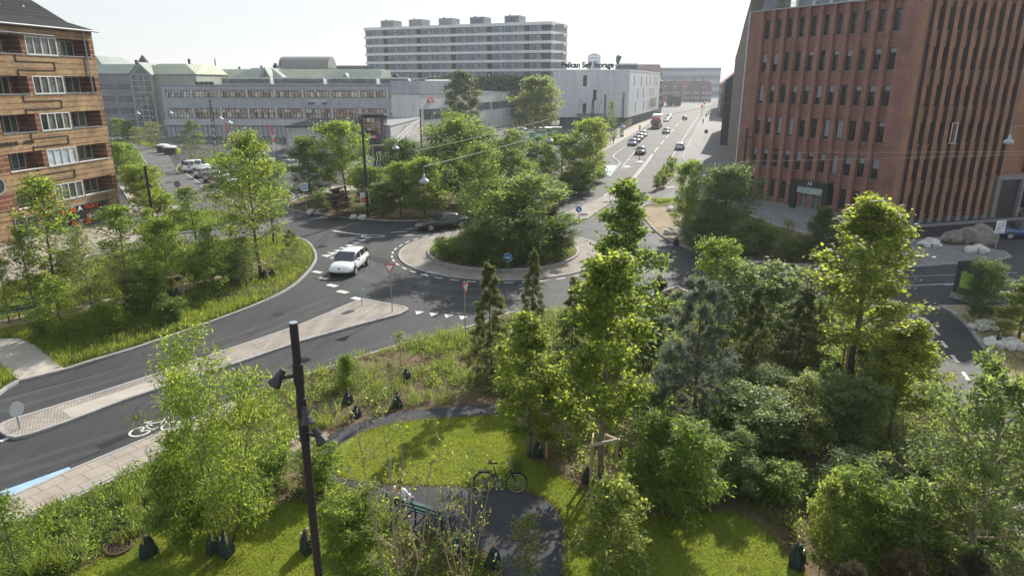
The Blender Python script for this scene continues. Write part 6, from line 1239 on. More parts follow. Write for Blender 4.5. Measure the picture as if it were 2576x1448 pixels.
mat('bark', (.11, .085, .06), .9, .25, 6); mat('bark_grey', (.17, .145, .115), .9, .25, 6); mat('bark_pale', (.30, .24, .16), .9, .2, 6); mat('bark_birch', (.5, .48, .45), .8, .35, 5)

def quads_mesh(name, P, D, N, L, W, m, fold=.15, mats=None, mi=None):
    """one diamond leaf per row: base point, direction, face normal, length, width"""
    n = len(P); D = D / np.linalg.norm(D, axis=1)[:, None]; S_ = np.cross(D, N); S_ /= (np.linalg.norm(S_, axis=1)[:, None] + 1e-9); U = np.cross(S_, D)
    L = np.broadcast_to(L, (n,))[:, None]; W = np.broadcast_to(W, (n,))[:, None]
    v = np.empty((n, 4, 3), np.float32); v[:, 0] = P; v[:, 1] = P + D * L * .45 + S_ * W * .5 + U * W * fold; v[:, 2] = P + D * L; v[:, 3] = P + D * L * .45 - S_ * W * .5 + U * W * fold
    me = bpy.data.meshes.new(name); me.vertices.add(n * 4); me.vertices.foreach_set('co', v.ravel()); me.loops.add(n * 4); me.loops.foreach_set('vertex_index', np.arange(n * 4, dtype=np.int32)); me.polygons.add(n); me.polygons.foreach_set('loop_start', np.arange(0, n * 4, 4, dtype=np.int32))
    for x in (mats or [m]): me.materials.append(MATS[x])
    if mi is not None: me.polygons.foreach_set('material_index', mi.astype(np.int32))
    me.update(calc_edges=True); return me
def rdir(g, n): v = g.normal(size=(n, 3)); return v / np.linalg.norm(v, axis=1)[:, None]
PROF = {'pyr': lambda t: .16 + .84 * (1 - t) ** .75 * min(1, .45 + 2.2 * t), 'oval': lambda t: max(.12, math.sin(math.pi * (.16 + .80 * t)) ** .8), 'cone': lambda t: 1.0 - .90 * t, 'round': lambda t: max(.2, math.sqrt(max(0, 1 - (1.75 * t - .72) ** 2))), 'bush': lambda t: .95 - .55 * t ** 2, 'column': lambda t: .9 - .6 * t ** 3, 'egg': lambda t: max(.12, (1 - t) ** .6 * (0.55 + 1.0 * t) * 1.25), 'vase': lambda t: .45 + .6 * t - .55 * t ** 4}
def grow(seed, h, cr, base, n1, shape, up, n2, L, W, nl, leaf, bark='bark', tr=.07, droop=0.0, multi=1, sig=.10, lean=.04, leafdroop=.3, tip=0, needle=False, sub=.42, gap=0.0):
    g = np.random.default_rng(seed); r_ = random.Random(seed); wood = MB(); A = []; DD = []; WT = []; ga = r_.random() * 6
    for mstem in range(multi):
        a0 = 2 * math.pi * mstem / multi + r_.uniform(-.5, .5); out = (.38 * cr if multi > 1 else 0) * r_.uniform(.5, 1.1); hh = h * (1 if mstem == 0 else r_.uniform(.72, .98))
        tp = []; x, y = (.12 * math.cos(a0), .12 * math.sin(a0)) if multi > 1 else (0, 0); n = 8
        for i in range(n + 1):
            t = i / n; tp.append(Vector((x + out * math.cos(a0) * t ** .8, y + out * math.sin(a0) * t ** .8, hh * t * .985))); x += r_.uniform(-lean, lean) * h / 6; y += r_.uniform(-lean, lean) * h / 6
        wood.tube(tp, [tr * h / 6 * (1 - .86 * i / n) * (1 if multi == 1 else .6) for i in range(n + 1)], 7)
        def tpos(t): f_ = min(t, .9999) * n; i = int(f_); return tp[i].lerp(tp[i + 1], f_ - i)
        nn = max(3, int(n1 / multi))
        for k in range(nn):
            t = base + (.985 - base) * ((k + r_.random() * .8) / nn); tt = (t - base) / (1 - base); ga += 2.4 + r_.uniform(-.4, .4)
            if r_.random() < gap: continue
            ln = cr * PROF[shape](tt) * r_.uniform(.72, 1.12) * (1 if multi == 1 else .72); el = up * (1 - .25 * tt) + r_.uniform(-.18, .18) + .45 * tt * (0 if droop > .3 else 1)
            d = Vector((math.cos(ga) * math.cos(el), math.sin(ga) * math.cos(el), math.sin(el))); p = tpos(t); path = [p]; ns = 5
            for i in range(ns): d = (d + Vector((r_.uniform(-.16, .16), r_.uniform(-.16, .16), r_.uniform(-.1, .1) - droop * .35)) * .8).normalized(); p = p + d * ln / ns; path.append(p)
            rb = max(.006, tr * h / 6 * (1 - .8 * t) * .5); wood.tube(path, [rb * (1 - .75 * i / ns) for i in range(ns + 1)], 5, cap=False)
            for i in range(1, ns + 1):
                wgt = .5 if i < 3 else 1.0
                for q in range(2): A.append(path[i - 1].lerp(path[i], r_.random())); DD.append(path[i] - path[i - 1]); WT.append(wgt)
            for s in range(n2):
                f_ = r_.uniform(.25, 1.0) * ns * .999; i = int(f_); p0 = path[i].lerp(path[i + 1], f_ - i); dd_ = (path[i + 1] - path[i]).normalized(); sd_ = dd_.cross(Vector((r_.gauss(0, 1), r_.gauss(0, 1), r_.gauss(0, 1)))).normalized()
                d2_ = (dd_ * .75 + sd_ * .8 + Vector((0, 0, .12 - droop * .6))).normalized(); l2 = ln * sub * r_.uniform(.5, 1.1) * (1.15 - f_ / ns * .6); pp = [p0]
                for j in range(3): d2_ = (d2_ + Vector((r_.uniform(-.2, .2), r_.uniform(-.2, .2), r_.uniform(-.12, .12) - droop * .25))).normalized(); pp.append(pp[-1] + d2_ * l2 / 3)
                wood.tube(pp, [rb * .45, rb * .35, rb * .25, rb * .12], 4, cap=False)
                for j in range(3):
                    for q in range(2): A.append(pp[j].lerp(pp[j + 1], r_.random())); DD.append(pp[j + 1] - pp[j]); WT.append(1.0)
        for k in range(6): A.append(tpos(.9 + .1 * k / 5)); DD.append(Vector((0, 0, 1))); WT.append(1.2)
    A = np.array([tuple(a) for a in A]); DD = np.array([tuple(d.normalized()) for d in DD]); WT = np.array(WT) * g.uniform(.35, 1.6, len(A)); idx = g.choice(len(A), nl, p=WT / WT.sum())
    if needle:
        P = A[idx] + g.normal(size=(nl, 3)) * sig * .35; D = DD[idx] * .9 + rdir(g, nl) * .75; D[:, 2] -= droop * .5
    else:
        P = A[idx] + g.normal(size=(nl, 3)) * np.array([sig, sig, sig * .8]) * cr; D = DD[idx] * .5 + rdir(g, nl); D[:, 2] -= leafdroop
    N = rdir(g, nl); N[:, 2] = np.abs(N[:, 2]) + .5; k = g.uniform(.65, 1.25, nl)
    cm = quads_mesh('crown', P, D, N, L * k, W * k, leaf)
    wm = bpy.data.meshes.new('trunk'); wm.from_pydata(wood.v, [], wood.f); wm.materials.append(MATS[bark]); wm.polygons.foreach_set('use_smooth', [True] * len(wm.polygons)); wm.update()
    vv = np.empty(len(cm.vertices) * 3, np.float32); cm.vertices.foreach_get('co', vv); vv = vv.reshape(-1, 3)
    return dict(h=float(vv[:, 2].max()), cr=float(np.percentile(np.hypot(vv[:, 0], vv[:, 1]), 96)), crown=cm, trunk=wm)
SPEC = {
 'oak':     lambda s: grow(s, 7, 2.0, .17, 36, 'pyr', .5, 8, .145, .085, 11500, 'leaf_yellow', 'bark_grey', .075, sig=.062, gap=.05),
 'gum':     lambda s: grow(s, 7, 2.2, .10, 34, 'cone', .45, 8, .145, .09, 11500, 'leaf_bright', 'bark_grey', .06, sig=.055, sub=.36),
 'tall':    lambda s: grow(s, 7, 2.0, .28, 32, 'oval', .6, 7, .125, .07, 8200, 'leaf_mid', 'bark', .06, sig=.085),
 'maple':   lambda s: grow(s, 6, 2.0, .12, 36, 'round', .55, 8, .135, .09, 12000, 'leaf_bright', 'bark', .06, sig=.08),
 'dark':    lambda s: grow(s, 6, 2.2, .06, 40, 'round', .5, 8, .135, .085, 13500, 'leaf_dark', 'bark', .06, sig=.09),
 'mid':     lambda s: grow(s, 6, 2.2, .06, 42, 'round', .5, 9, .13, .085, 15000, 'leaf_mid', 'bark', .06, sig=.09, multi=3),
 'thin':    lambda s: grow(s, 6, 1.2, .14, 30, 'oval', .75, 5, .11, .065, 4200, 'leaf_bright', 'bark', .045, sig=.10),
 'olive':   lambda s: grow(s, 6, 1.7, .12, 34, 'round', .6, 6, .11, .06, 5500, 'leaf_olive', 'bark_grey', .05, sig=.09),
 'feather': lambda s: grow(s, 6, 2.3, .05, 46, 'oval', .62, 10, .15, .036, 13000, 'leaf_bright', 'bark', .04, sig=.075, multi=3, leafdroop=.5),
 'chestnut':lambda s: grow(s, 4, 1.9, .05, 44, 'bush', .6, 8, .20, .045, 13000, 'leaf_bright', 'bark', .05, sig=.07, multi=2, leafdroop=.7),
 'shrub':   lambda s: grow(s, 2.4, 1.1, .02, 40, 'bush', .75, 5, .11, .065, 3600, 'leaf_mid', 'bark', .04, sig=.09, multi=4),
 'shrub_b': lambda s: grow(s, 2.4, 1.1, .02, 40, 'bush', .8, 5, .11, .065, 3600, 'leaf_bright', 'bark', .04, sig=.09, multi=4),
 'silver':  lambda s: grow(s, 4, 1.8, .05, 44, 'bush', .6, 8, .12, .07, 9500, 'leaf_silver', 'bark', .05, sig=.07, multi=3, leafdroop=0),
 'serrate': lambda s: grow(s, 3.4, 1.3, .08, 40, 'bush', .6, 6, .14, .085, 5000, 'leaf_walnut', 'bark', .05, sig=.07, leafdroop=0),
 'walnut':  lambda s: grow(s, 9, 3.2, .06, 44, 'round', .5, 9, .22, .085, 12500, 'leaf_walnut', 'bark_pale', .10, sig=.03, leafdroop=.25, sub=.5),
 'hemlock': lambda s: grow(s, 5, 1.3, .04, 60, 'cone', .12, 7, .13, .022, 22000, 'needle', 'bark', .05, droop=.45, needle=True, sig=.10, sub=.5),
 'cedar':   lambda s: grow(s, 6, 1.7, .10, 46, 'column', .18, 8, .16, .03, 34000, 'needle_blue', 'bark', .085, droop=.28, needle=True, sig=.12, sub=.5),
 'pine':    lambda s: grow(s, 3.4, 1.1, .05, 34, 'bush', .7, 5, .17, .018, 12000, 'needle_brown', 'bark', .05, needle=True, sig=.16),
 'yew':     lambda s: grow(s, 4, 1.3, .04, 50, 'cone', .5, 6, .12, .03, 15000, 'leaf_dark', 'bark', .05, needle=True, sig=.22),
 'larch':   lambda s: grow(s, 3, .9, .06, 34, 'cone', .35, 4, .11, .016, 5500, 'leaf_olive', 'bark', .03, needle=True, sig=.12),
 'sapling': lambda s: grow(s, 2.4, .5, .2, 24, 'oval', .8, 3, .07, .03, 1200, 'leaf_olive', 'bark', .025, sig=.12),
 'cypress': lambda s: grow(s, 2.4, .55, .05, 40, 'cone', .8, 4, .08, .02, 6000, 'leaf_bright', 'bark', .03, needle=True, sig=.2),
 'birch':   lambda s: grow(s, 12, 3.2, .12, 44, 'egg', .5, 8, .30, .16, 11000, 'leaf_birch', 'bark_birch', .05, droop=.4, sig=.07, leafdroop=1.0),
 'far':     lambda s: grow(s, 8, 3.0, .06, 36, 'round', .5, 6, .42, .30, 6500, 'leaf_far', 'bark', .06, sig=.10),
 'street':  lambda s: grow(s, 9, 3.4, .22, 40, 'round', .45, 7, .28, .17, 12500, 'leaf_olive', 'bark_grey', .06, sig=.075),
 'twig':    lambda s: grow(s, 4.2, 1.6, .10, 34, 'vase', 1.0, 6, .075, .035, 700, 'leaf_yellow', 'bark_pale', .05, sig=.03, multi=5, sub=.5),
}
PROTO = {}
def proto(k, var):
    if (k, var) not in PROTO: PROTO[(k, var)] = SPEC[k](hash_(k) + var * 101)
    return PROTO[(k, var)]
def hash_(s): return sum(ord(c) * (i + 3) for i, c in enumerate(s))
CREATED = {}
def tree(k, u, v, vt, wpx, label, cat='tree', var=None, lean=(0, 0), name=None, z=.11, group=None):
    c = CREATED.get(k, 0); CREATED[k] = c + 1; P = proto(k, c % 2 if var is None else var); p = G(u, v, z); s = (v - 208) * .9563 / HC; hh = ZV(p.x, p.y, vt) - z
    t = thing(name or {'shrub': 'shrub', 'shrub_b': 'shrub', 'silver': 'shrub', 'serrate': 'shrub', 'twig': 'bare_shrub', 'hemlock': 'conifer_tree', 'cedar': 'cedar_tree', 'pine': 'pine_tree', 'yew': 'conifer_tree', 'larch': 'larch_sapling', 'sapling': 'sapling', 'cypress': 'young_conifer', 'birch': 'birch_tree'}.get(k, 'tree'), label, cat, (p.x, p.y, z), (u * 1.7) % 6.28, group)
    kx = .92 * (wpx / s) / (2 * P['cr']); t.scale = (kx, kx, hh / P['h']); t.rotation_euler.x, t.rotation_euler.y = lean
    for n_ in ('trunk', 'crown'): o = bpy.data.objects.new(n_, P[n_]); COL.objects.link(o); o.parent = t
    return t
T = [
 # wide bed on the west
 ('thin', 150, 780, 432, 165, 'slim green tree in front of the cafe letters of the brick apartments'), ('shrub', 172, 700, 612, 75, 'dark little shrub beside the slim tree by the cafe'), ('thin', 318, 745, 505, 150, 'sparse tree whose crown hides the end of the cafe sign'),
 ('maple', 432, 742, 535, 105, 'bright young tree growing inside the stake frame of the wide bed'), ('thin', 492, 600, 466, 105, 'upright tree on the small green island by the side road'), ('olive', 594, 612, 468, 125, 'greyish open tree at the rear rim of the wide bed'),
 ('tall', 657, 700, 298, 200, 'tall leaning tree with a bare trunk at the tip of the wide bed'), ('tall', 688, 612, 388, 120, 'second tall tree just behind the leaning one'), ('shrub_b', 582, 705, 598, 140, 'dense bright shrub in the middle of the wide bed'), ('shrub_b', 505, 712, 612, 110, 'round bright shrub next to the dense one in the wide bed'), 
 ('larch', 738, 668, 572, 95, 'feathery sapling at the rounded tip of the wide bed'), ('olive', 320, 800, 630, 110, 'loose shrub in the wide bed under the sparse tree'), ('thin', 172, 862, 690, 125, 'leafy young tree above the concrete crossing'), ('shrub_b', 285, 838, 738, 85, 'bright compact bush at the grassy road edge of the wide bed'), ('maple', 370, 790, 668, 125, 'bushy tree in the wide bed beside the watering bag pair'), ('thin', 25, 812, 645, 75, 'thin tree behind the dark bench'),
  ('larch', 620, 690, 600, 70, 'little feathery tree beside the leaning trunk'),
 ('thin', 95, 800, 560, 95, 'slender tree rising between the dark bench and the slim tree'), ('olive', 235, 800, 560, 110, 'slender airy tree above the sandy path of the wide bed'), ('thin', 395, 690, 520, 80, 'slender tree at the rear path of the wide bed'), ('thin', 540, 755, 560, 95, 'slender tree over the dense bright shrubs'), ('larch', 205, 700, 590, 60, 'wispy pale tree by the cafe pavement'), ('shrub', 430, 812, 735, 85, 'low bush at the grassy slope under the stake frame tree'), ('shrub_b', 115, 850, 770, 80, 'low bright bush beside the concrete crossing'), ('olive', 620, 720, 590, 90, 'airy little tree on the grass by the leaning trunk'),
 # bed by the apartments and side road
 ('maple', 318, 478, 352, 105, 'light green tree at the apartment corner, closest to the wall'), ('maple', 372, 535, 408, 110, 'light green tree beside the side road kerb'), ('shrub_b', 405, 545, 470, 80, 'light bush below the roadside tree'), ('maple', 298, 350, 294, 42, 'small tree far along the side road, first of two'), ('maple', 322, 352, 302, 40, 'small tree far along the side road, second of two'), ('olive', 385, 372, 305, 60, 'thin tree before the warehouse corner'), ('olive', 350, 368, 318, 48, 'thin small tree by the stone office foot'),
 ('larch', 496, 425, 297, 95, 'pale feathery tree before the warehouse beside the van', ), ('shrub', 450, 560, 520, 60, 'low bush on the small green island'), ('thin', 560, 470, 380, 60, 'thin tree at the parking bays'), ('shrub_b', 620, 480, 420, 70, 'bush at the end of the parking bays'),
 # bed north of the roundabout
 ('dark', 785, 512, 326, 120, 'green tree beside the zone sign'), ('maple', 872, 497, 292, 150, 'bushy bright tree before the low annex'), ('maple', 930, 532, 412, 100, 'little round tree beside the notice board'), ('pine', 850, 545, 468, 90, 'brownish shrub at the kerb beyond the white car'), ('shrub', 812, 535, 470, 60, 'dull shrub behind the white stones by the zone sign'),
 ('dark', 1018, 505, 338, 130, 'dark tree beneath the hung lamp by the glass tower'), ('maple', 1072, 552, 386, 125, 'bright tree beneath the biggest hung lamp'), ('maple', 1008, 545, 402, 85, 'bright slim tree beside the mural board'), ('dark', 965, 548, 450, 80, 'dark bush at the kerb under the slim bright tree'), ('mid', 1180, 510, 275, 240, 'big spreading tree behind the roundabout, tallest there'), ('mid', 1275, 505, 315, 160, 'wide tree joining the big spreading tree behind the roundabout'), ('dark', 1110, 500, 350, 140, 'dark tree between the hung lamp and the big spreading tree'), ('dark', 1345, 470, 345, 110, 'dark round tree before the green trailers'),
 ('maple', 1410, 478, 330, 140, 'light tree by the street kerb under the trailer lamp'), ('maple', 1478, 472, 292, 105, 'light tall tree at the street kerb before the masts'), ('shrub', 1455, 485, 420, 110, 'green shrub on the brown strip by the street'), ('shrub_b', 1500, 455, 400, 70, 'bush at the point of the street bed'), ('street', 1352, 352, 185, 130, 'large tree before the storage building'), ('birch', 1168, 362, 172, 105, 'weeping birch before the white hall'),
 ('shrub', 1235, 545, 470, 90, 'bush at the kerb behind the black sedan'), ('shrub', 1390, 512, 440, 90, 'bush on the kerb side opposite the cobbled island'),
 # central island
 ('mid', 1300, 655, 425, 265, 'large dense tree on the central island of the roundabout'), ('tall', 1205, 628, 335, 150, 'taller tree at the rear of the central island'), ('pine', 1378, 640, 512, 100, 'brown tinted pine on the central island'), ('mid', 1205, 662, 552, 130, 'shrub at the front of the central island'), ('shrub_b', 1130, 655, 592, 80, 'light low shrub on the central island rim nearest the sedan'.replace('nearest', 'by')), ('mid', 1400, 645, 530, 125, 'pale shrub on the central island facing the brick office'), ('shrub', 1255, 672, 600, 110, 'shrub beside the blue arrow sign'), ('shrub', 1345, 668, 605, 100, 'shrub right under the brown pine'.replace('right ', '')), ('dark', 1230, 610, 440, 130, 'dark tree within the middle of the central island'),
 # wood in the big bed
 ('gum', 1555, 905, 440, 265, 'open star leaved tree before the cobbled island, reaching over the street'), ('hemlock', 1236, 965, 648, 135, 'drooping conifer at the road kerb beside the yield sign'), ('hemlock', 1338, 865, 618, 100, 'slender conifer tip before the roundabout apron'), ('oak', 1330, 1148, 785, 190, 'bright leaved tree at the lawn rim above the dark path'), ('oak', 1512, 1205, 620, 250, 'big yellow green tree in the triangular stake frame'), ('hemlock', 1438, 905, 690, 100, 'sparse dark conifer behind the big yellow green tree'), ('pine', 1652, 850, 688, 80, 'brown pine top beside the blue cedar'),
 ('cedar', 1745, 1085, 680, 215, 'blue grey cedar with a thick dark trunk'), ('hemlock', 1878, 985, 705, 130, 'dark drooping conifer beside the cedar'), ('hemlock', 1995, 965, 715, 150, 'dark drooping conifer under the bright oak'), ('maple', 1795, 840, 585, 140, 'bright leafy tree rising over the road behind the cedar'), ('silver', 1895, 870, 640, 230, 'pale leaved wide tree between the two bright trees'), ('silver', 2000, 900, 690, 150, 'pale leaved shrub behind the drooping conifers'),
 ('oak', 2140, 945, 478, 270, 'tall bright oak in the stake frame by the cycle street, tallest by the forecourt'), ('oak', 2240, 1110, 800, 200, 'round yellow green tree at the bend of the cycle street'), ('silver', 2120, 1130, 930, 180, 'pale shrub below the tall bright oak'), ('silver', 2010, 1130, 945, 190, 'pale spreading shrub on the dark path bend'), ('silver', 1900, 1140, 975, 220, 'pale leaved shrub mass beside the cedar foot'), ('chestnut', 1680, 1300, 1005, 260, 'dense long leaved bush at the sunny lawn corner'), ('serrate', 1530, 1462, 1172, 195, 'grey green small tree standing on the lawn'), ('dark', 1625, 1080, 950, 120, 'dark shrub between the yellow green tree and the cedar'),
 ('walnut', 2415, 1480, 905, 410, 'large pale leaved tree with a thick tan trunk at the corner'), ('chestnut', 2170, 1440, 1190, 240, 'long leaved bush with pale tufted tops under the corner tree'), ('silver', 2290, 1470, 1180, 220, 'pale bush under the large corner tree'), ('serrate', 2060, 1440, 1180, 110, 'small pale tree above the lawn rim watering bag'), ('dark', 2462, 812, 645, 112, 'dark small tree hiding the green cabinet'), ('oak', 2562, 855, 690, 130, 'yellowish multi stem tree by the white stones'), ('dark', 2330, 1290, 1090, 200, 'dark shrub in the shade of the corner tree'), ('silver', 2500, 1330, 1060, 220, 'pale bush beside the cycle street bend'),
 ('shrub', 1760, 1180, 1050, 130, 'dark bush at the foot of the cedar'), ('shrub', 1830, 1100, 990, 120, 'dark bush beneath the first drooping conifer'), ('silver', 1700, 960, 850, 120, 'pale bush before the brown pine'), ('dark', 1930, 1060, 920, 150, 'dark bush between the conifers and the path bend'), ('shrub', 2060, 1050, 900, 120, 'bush below the second drooping conifer'), ('dark', 2200, 960, 850, 120, 'dark bush behind the bright oak frame'), ('silver', 2230, 860, 750, 110, 'pale bush at the east road kerb'), ('shrub', 1640, 880, 780, 100, 'bush at the kerb beyond the star leaved tree'), ('shrub', 1290, 1010, 900, 110, 'bush at the foot of the kerb conifer'), ('mid', 1420, 1010, 860, 150, 'leafy small tree between the bright tree and the yellow green one'),
 ('shrub', 1600, 1230, 1120, 100, 'bush just beyond the stake frame'), ('silver', 1855, 1235, 1085, 150, 'light green bush in the gap above the sunny lawn'), ('shrub_b', 1950, 1260, 1150, 130, 'bright low bush above the rim of the sunny lawn'), ('silver', 1790, 1250, 1180, 110, 'pale ferny bush at the rim of the sunny lawn'), ('dark', 2130, 1280, 1130, 170, 'dark bush in the deep shade of the wood'),
 # shaded bed before the brick office
 ('maple', 1722, 590, 398, 85, 'tree at the street corner before the brick office, closest to the street'), ('dark', 1820, 628, 392, 180, 'dark round tree before the brick office corner'), ('yew', 2062, 655, 515, 120, 'dark conifer in front of the door marked 11'), ('shrub', 1915, 640, 545, 80, 'shaded shrub in the bed before the brick office windows'), ('sapling', 1975, 640, 550, 60, 'thin bare sapling before the brick office'), ('dark', 1760, 640, 530, 110, 'dark shrub at the sand edge under the office trees'), ('shrub', 1990, 655, 590, 90, 'low shaded shrub beside the dark conifer'), ('shrub', 1860, 645, 575, 90, 'low shaded shrub under the dark round tree'), ('dark', 2115, 650, 560, 60, 'small dark bush at the forecourt end of the bed'),
 # lawn side
 ('feather', 574, 1368, 800, 315, 'big feathery tree beside the cobbled island, hiding the road'), ('chestnut', 470, 1372, 1075, 190, 'long leaved small tree with a slanting trunk at the lawn edge'), ('thin', 58, 1475, 1225, 120, 'young tree at the lower pavement corner'), ('chestnut', 900, 1475, 1235, 190, 'long leaved bush beside the spotlight pole foot'), ('shrub_b', 800, 1230, 1110, 130, 'light bush behind the spotlight pole'), ('twig', 1010, 1500, 1025, 300, 'nearly bare many stemmed shrub before the bench'), ('twig', 1165, 1475, 1060, 190, 'nearly bare twiggy shrub beside the dark plaza'), ('sapling', 1330, 1490, 1290, 110, 'thin twig with yellow leaves on the dark plaza rim'),
 ('cypress', 876, 985, 885, 70, 'little pointed conifer in the bed by the road kerb'), ('sapling', 720, 1010, 920, 45, 'wispy sapling behind the spotlight heads'), ('sapling', 1012, 958, 830, 45, 'wispy sapling at the road kerb watering bag'), ('sapling', 905, 1045, 905, 45, 'wispy sapling at the path watering bag'), ('sapling', 985, 1020, 905, 40, 'bare sapling on the open soil'), ('shrub_b', 690, 1215, 1110, 110, 'light bush at the edge of the feathery tree'), ('shrub_b', 640, 1290, 1180, 120, 'light bush above the left lawn'.replace('left lawn', 'lawn with the watering bags')),
 ('pine', 2250, 1560, 1385, 150, 'young pine with tan candles at the picture rim'.replace('at the picture rim', 'below the corner tree')), ('pine', 2420, 1570, 1390, 170, 'bigger young pine with tan candles under the corner trunk'), ('pine', 2120, 1570, 1410, 110, 'small pine with tan candles beyond the lawn bag'),
]
for row in T: tree(*row)
for i, (u, v, vt, wd) in enumerate(((1652, 476, 432, 24), (1662, 462, 418, 26), (1672, 448, 408, 26), (1682, 440, 396, 28), (1690, 425, 388, 26), (1668, 470, 430, 26))): tree('shrub', u, v, vt, wd, 'green shrub in the narrow strip bed on the street side of the brick office', name='shrub', group='shrubs in the strip bed')
FL = ('before the slab block, first from the copper roofs', 'before the slab block, second from the copper roofs', 'before the slab block under the third window bay', 'before the slab block beneath its middle', 'before the slab block beside the birch top', 'before the slab block just beyond the birch', 'dark and wide before the slab block end', 'before the slab block end beside the hall skylight', 'beyond the hall skylight', 'below the end wall of the slab block')
for i, (u, vt, w_) in enumerate(((985, 196, 40), (1020, 192, 45), (1055, 197, 45), (1095, 190, 50), (1130, 186, 50), (1215, 190, 60), (1255, 184, 70), (1290, 188, 70), (1330, 186, 60), (1375, 200, 60))):
    y = 222 + (i % 3) * 6; p = at_depth(u, 208, y); h = at_depth(u, vt, y).z; P = proto('far', i % 2); t = thing('tree', 'dark tree ' + FL[i], 'tree', (p.x, y, 0), i * 1.1, 'dark trees before the slab block'); kx = w_ * y / FP / (2 * P['cr']); t.scale = (kx * 1.25, kx * 1.25, h / P['h'])
    for n_ in ('trunk', 'crown'): o = bpy.data.objects.new(n_, P[n_]); COL.objects.link(o); o.parent = t
for i, (u, v, vt, w_, l) in enumerate(((1660, 272, 240, 22, 'street tree at the corner tenement'), (1685, 268, 238, 26, 'street tree before the first gabled house'), (1702, 268, 240, 24, 'street tree before the second gabled house'), (1655, 285, 252, 18, 'small street tree at the end of the board fence'), (1578, 322, 300, 20, 'sapling at the storage building corner'), (1535, 360, 250, 36, 'thin yellowish tree over the banner fence'))): tree('far' if i < 4 else 'larch', u, v, vt, w_, l, var=i % 2)
# planter on the roof terrace
P = proto('yew', 0); q = RED_ROOT.location + Vector((RED_DD.x * 3.0, RED_DD.y * 3.0, 0)) + Vector((-RED_DD.y, RED_DD.x, 0)) * 1.2
t = thing('potted_shrub', 'green shrub behind the railing of the brick office roof terrace', 'shrub', (q.x, q.y, 20.05)); t.scale = (.6, .6, .55)
for n_ in ('trunk', 'crown'): o = bpy.data.objects.new(n_, P[n_]); COL.objects.link(o); o.parent = t
# candles on the young pines
# ---------------------------------------------------------------- low planting, grass, flowers
def inpoly(x, y, poly):
    c = np.zeros(len(x), bool); n = len(poly)
    for i in range(n):
        x1, y1 = poly[i]; x2, y2 = poly[(i + 1) % n]
        if y1 == y2: continue
        c ^= ((y1 > y) != (y2 > y)) & (x < (x2 - x1) * (y - y1) / (y2 - y1) + x1)
    return c
def sample(poly, n, holes=(), seed=1, dens=None, lim=None):
    g = np.random.default_rng(seed); p = np.array(poly); lo, hi = p.min(0), p.max(0)
    if lim is not None: lo = np.maximum(lo, lim[:2]); hi = np.minimum(hi, lim[2:])
    out = np.zeros((0, 2))
    for _ in range(60):
        q = g.uniform(lo, hi, (n * 2, 2)); k = inpoly(q[:, 0], q[:, 1], poly)
        for h in holes: k &= ~inpoly(q[:, 0], q[:, 1], h)
        if dens is not None: k &= g.random(len(q)) < dens(q[:, 0], q[:, 1])
        out = np.vstack([out, q[k]])
        if len(out) >= n: break
    return out[:n]
def blob(x, y, s, o=0.0):
    """smooth patchy field 0..1"""
    return .5 + .5 * np.sin(x * s + 1.3 * np.sin(y * s * .8 + o) + o) * np.cos(y * s * 1.1 + 1.7 * np.sin(x * s * .6 + o * 2))
def clumps(name, pts, hr, rr_, k, L, W, mats, seed, z=.11, label=None, cat='undergrowth', spread=.9):
    g = np.random.default_rng(seed); n = len(pts); hh = g.uniform(*hr, n); ra = g.uniform(*rr_, n); m = n * k; ci = np.repeat(np.arange(n), k)
    d = rdir(g, m); d[:, 2] = np.abs(d[:, 2]); q = g.random(m) ** .5
    P = np.empty((m, 3)); P[:, :2] = pts[ci] + d[:, :2] * (ra[ci] * q)[:, None]; P[:, 2] = z + d[:, 2] * hh[ci] * q * .95
    D = d * .6 + rdir(g, m) * spread; D[:, 2] += .15; N = rdir(g, m); N[:, 2] = np.abs(N[:, 2]) + .6; kk = g.uniform(.6, 1.3, m)
    mi = g.choice(len(mats), n)[ci]; me = quads_mesh(name, P, D, N, L * kk, W * kk, None, mats=mats, mi=mi); o = bpy.data.objects.new(name, me); COL.objects.link(o); return kind(o, 'stuff', label, cat)
def blades(name, pts, hr, wd, mats, seed, z=.11, per=1, rad=.0, bend=.5, label=None, cat='grass'):
    g = np.random.default_rng(seed); n = len(pts); m = n * per; ci = np.repeat(np.arange(n), per); h0 = g.uniform(*hr, n)[ci] * g.uniform(.6, 1.15, m)
    P = np.empty((m, 3)); P[:, :2] = pts[ci] + g.normal(size=(m, 2)) * rad; P[:, 2] = z
    D = rdir(g, m) * bend; D[:, 2] = 1; N = rdir(g, m); N[:, 2] *= .2; mi = g.choice(len(mats), n)[ci]
    me = quads_mesh(name, P, D, N, h0, wd, None, fold=0, mats=mats, mi=mi); o = bpy.data.objects.new(name, me); COL.objects.link(o); return kind(o, 'stuff', label, cat)
PV_ = PATH; lim = (-32, 9, 32, 46)
holes = [PATH, LAWN1, LAWN2]
wood = gp([(1190, 840), (1300, 800), (1470, 785), (1700, 760), (2000, 775), (2240, 772), (2330, 900), (2400, 1030), (2520, 1260), (2640, 1470), (2100, 1470), (2040, 1420), (1930, 1310), (1850, 1280), (1700, 1280), (1560, 1290), (1400, 1170), (1340, 1060), (1240, 1000)])
openb = gp([(430, 1150), (664, 992), (894, 905), (1169, 829), (1230, 900), (1250, 1010), (1020, 1030), (850, 1080), (760, 1090), (640, 1240), (180, 1440), (-60, 1500), (-60, 1390), (120, 1290)])
front = gp([(700, 1230), (830, 1220), (960, 1285), (1110, 1362), (1230, 1400), (1290, 1470), (1290, 1560), (850, 1560), (880, 1420), (830, 1310), (760, 1262)])
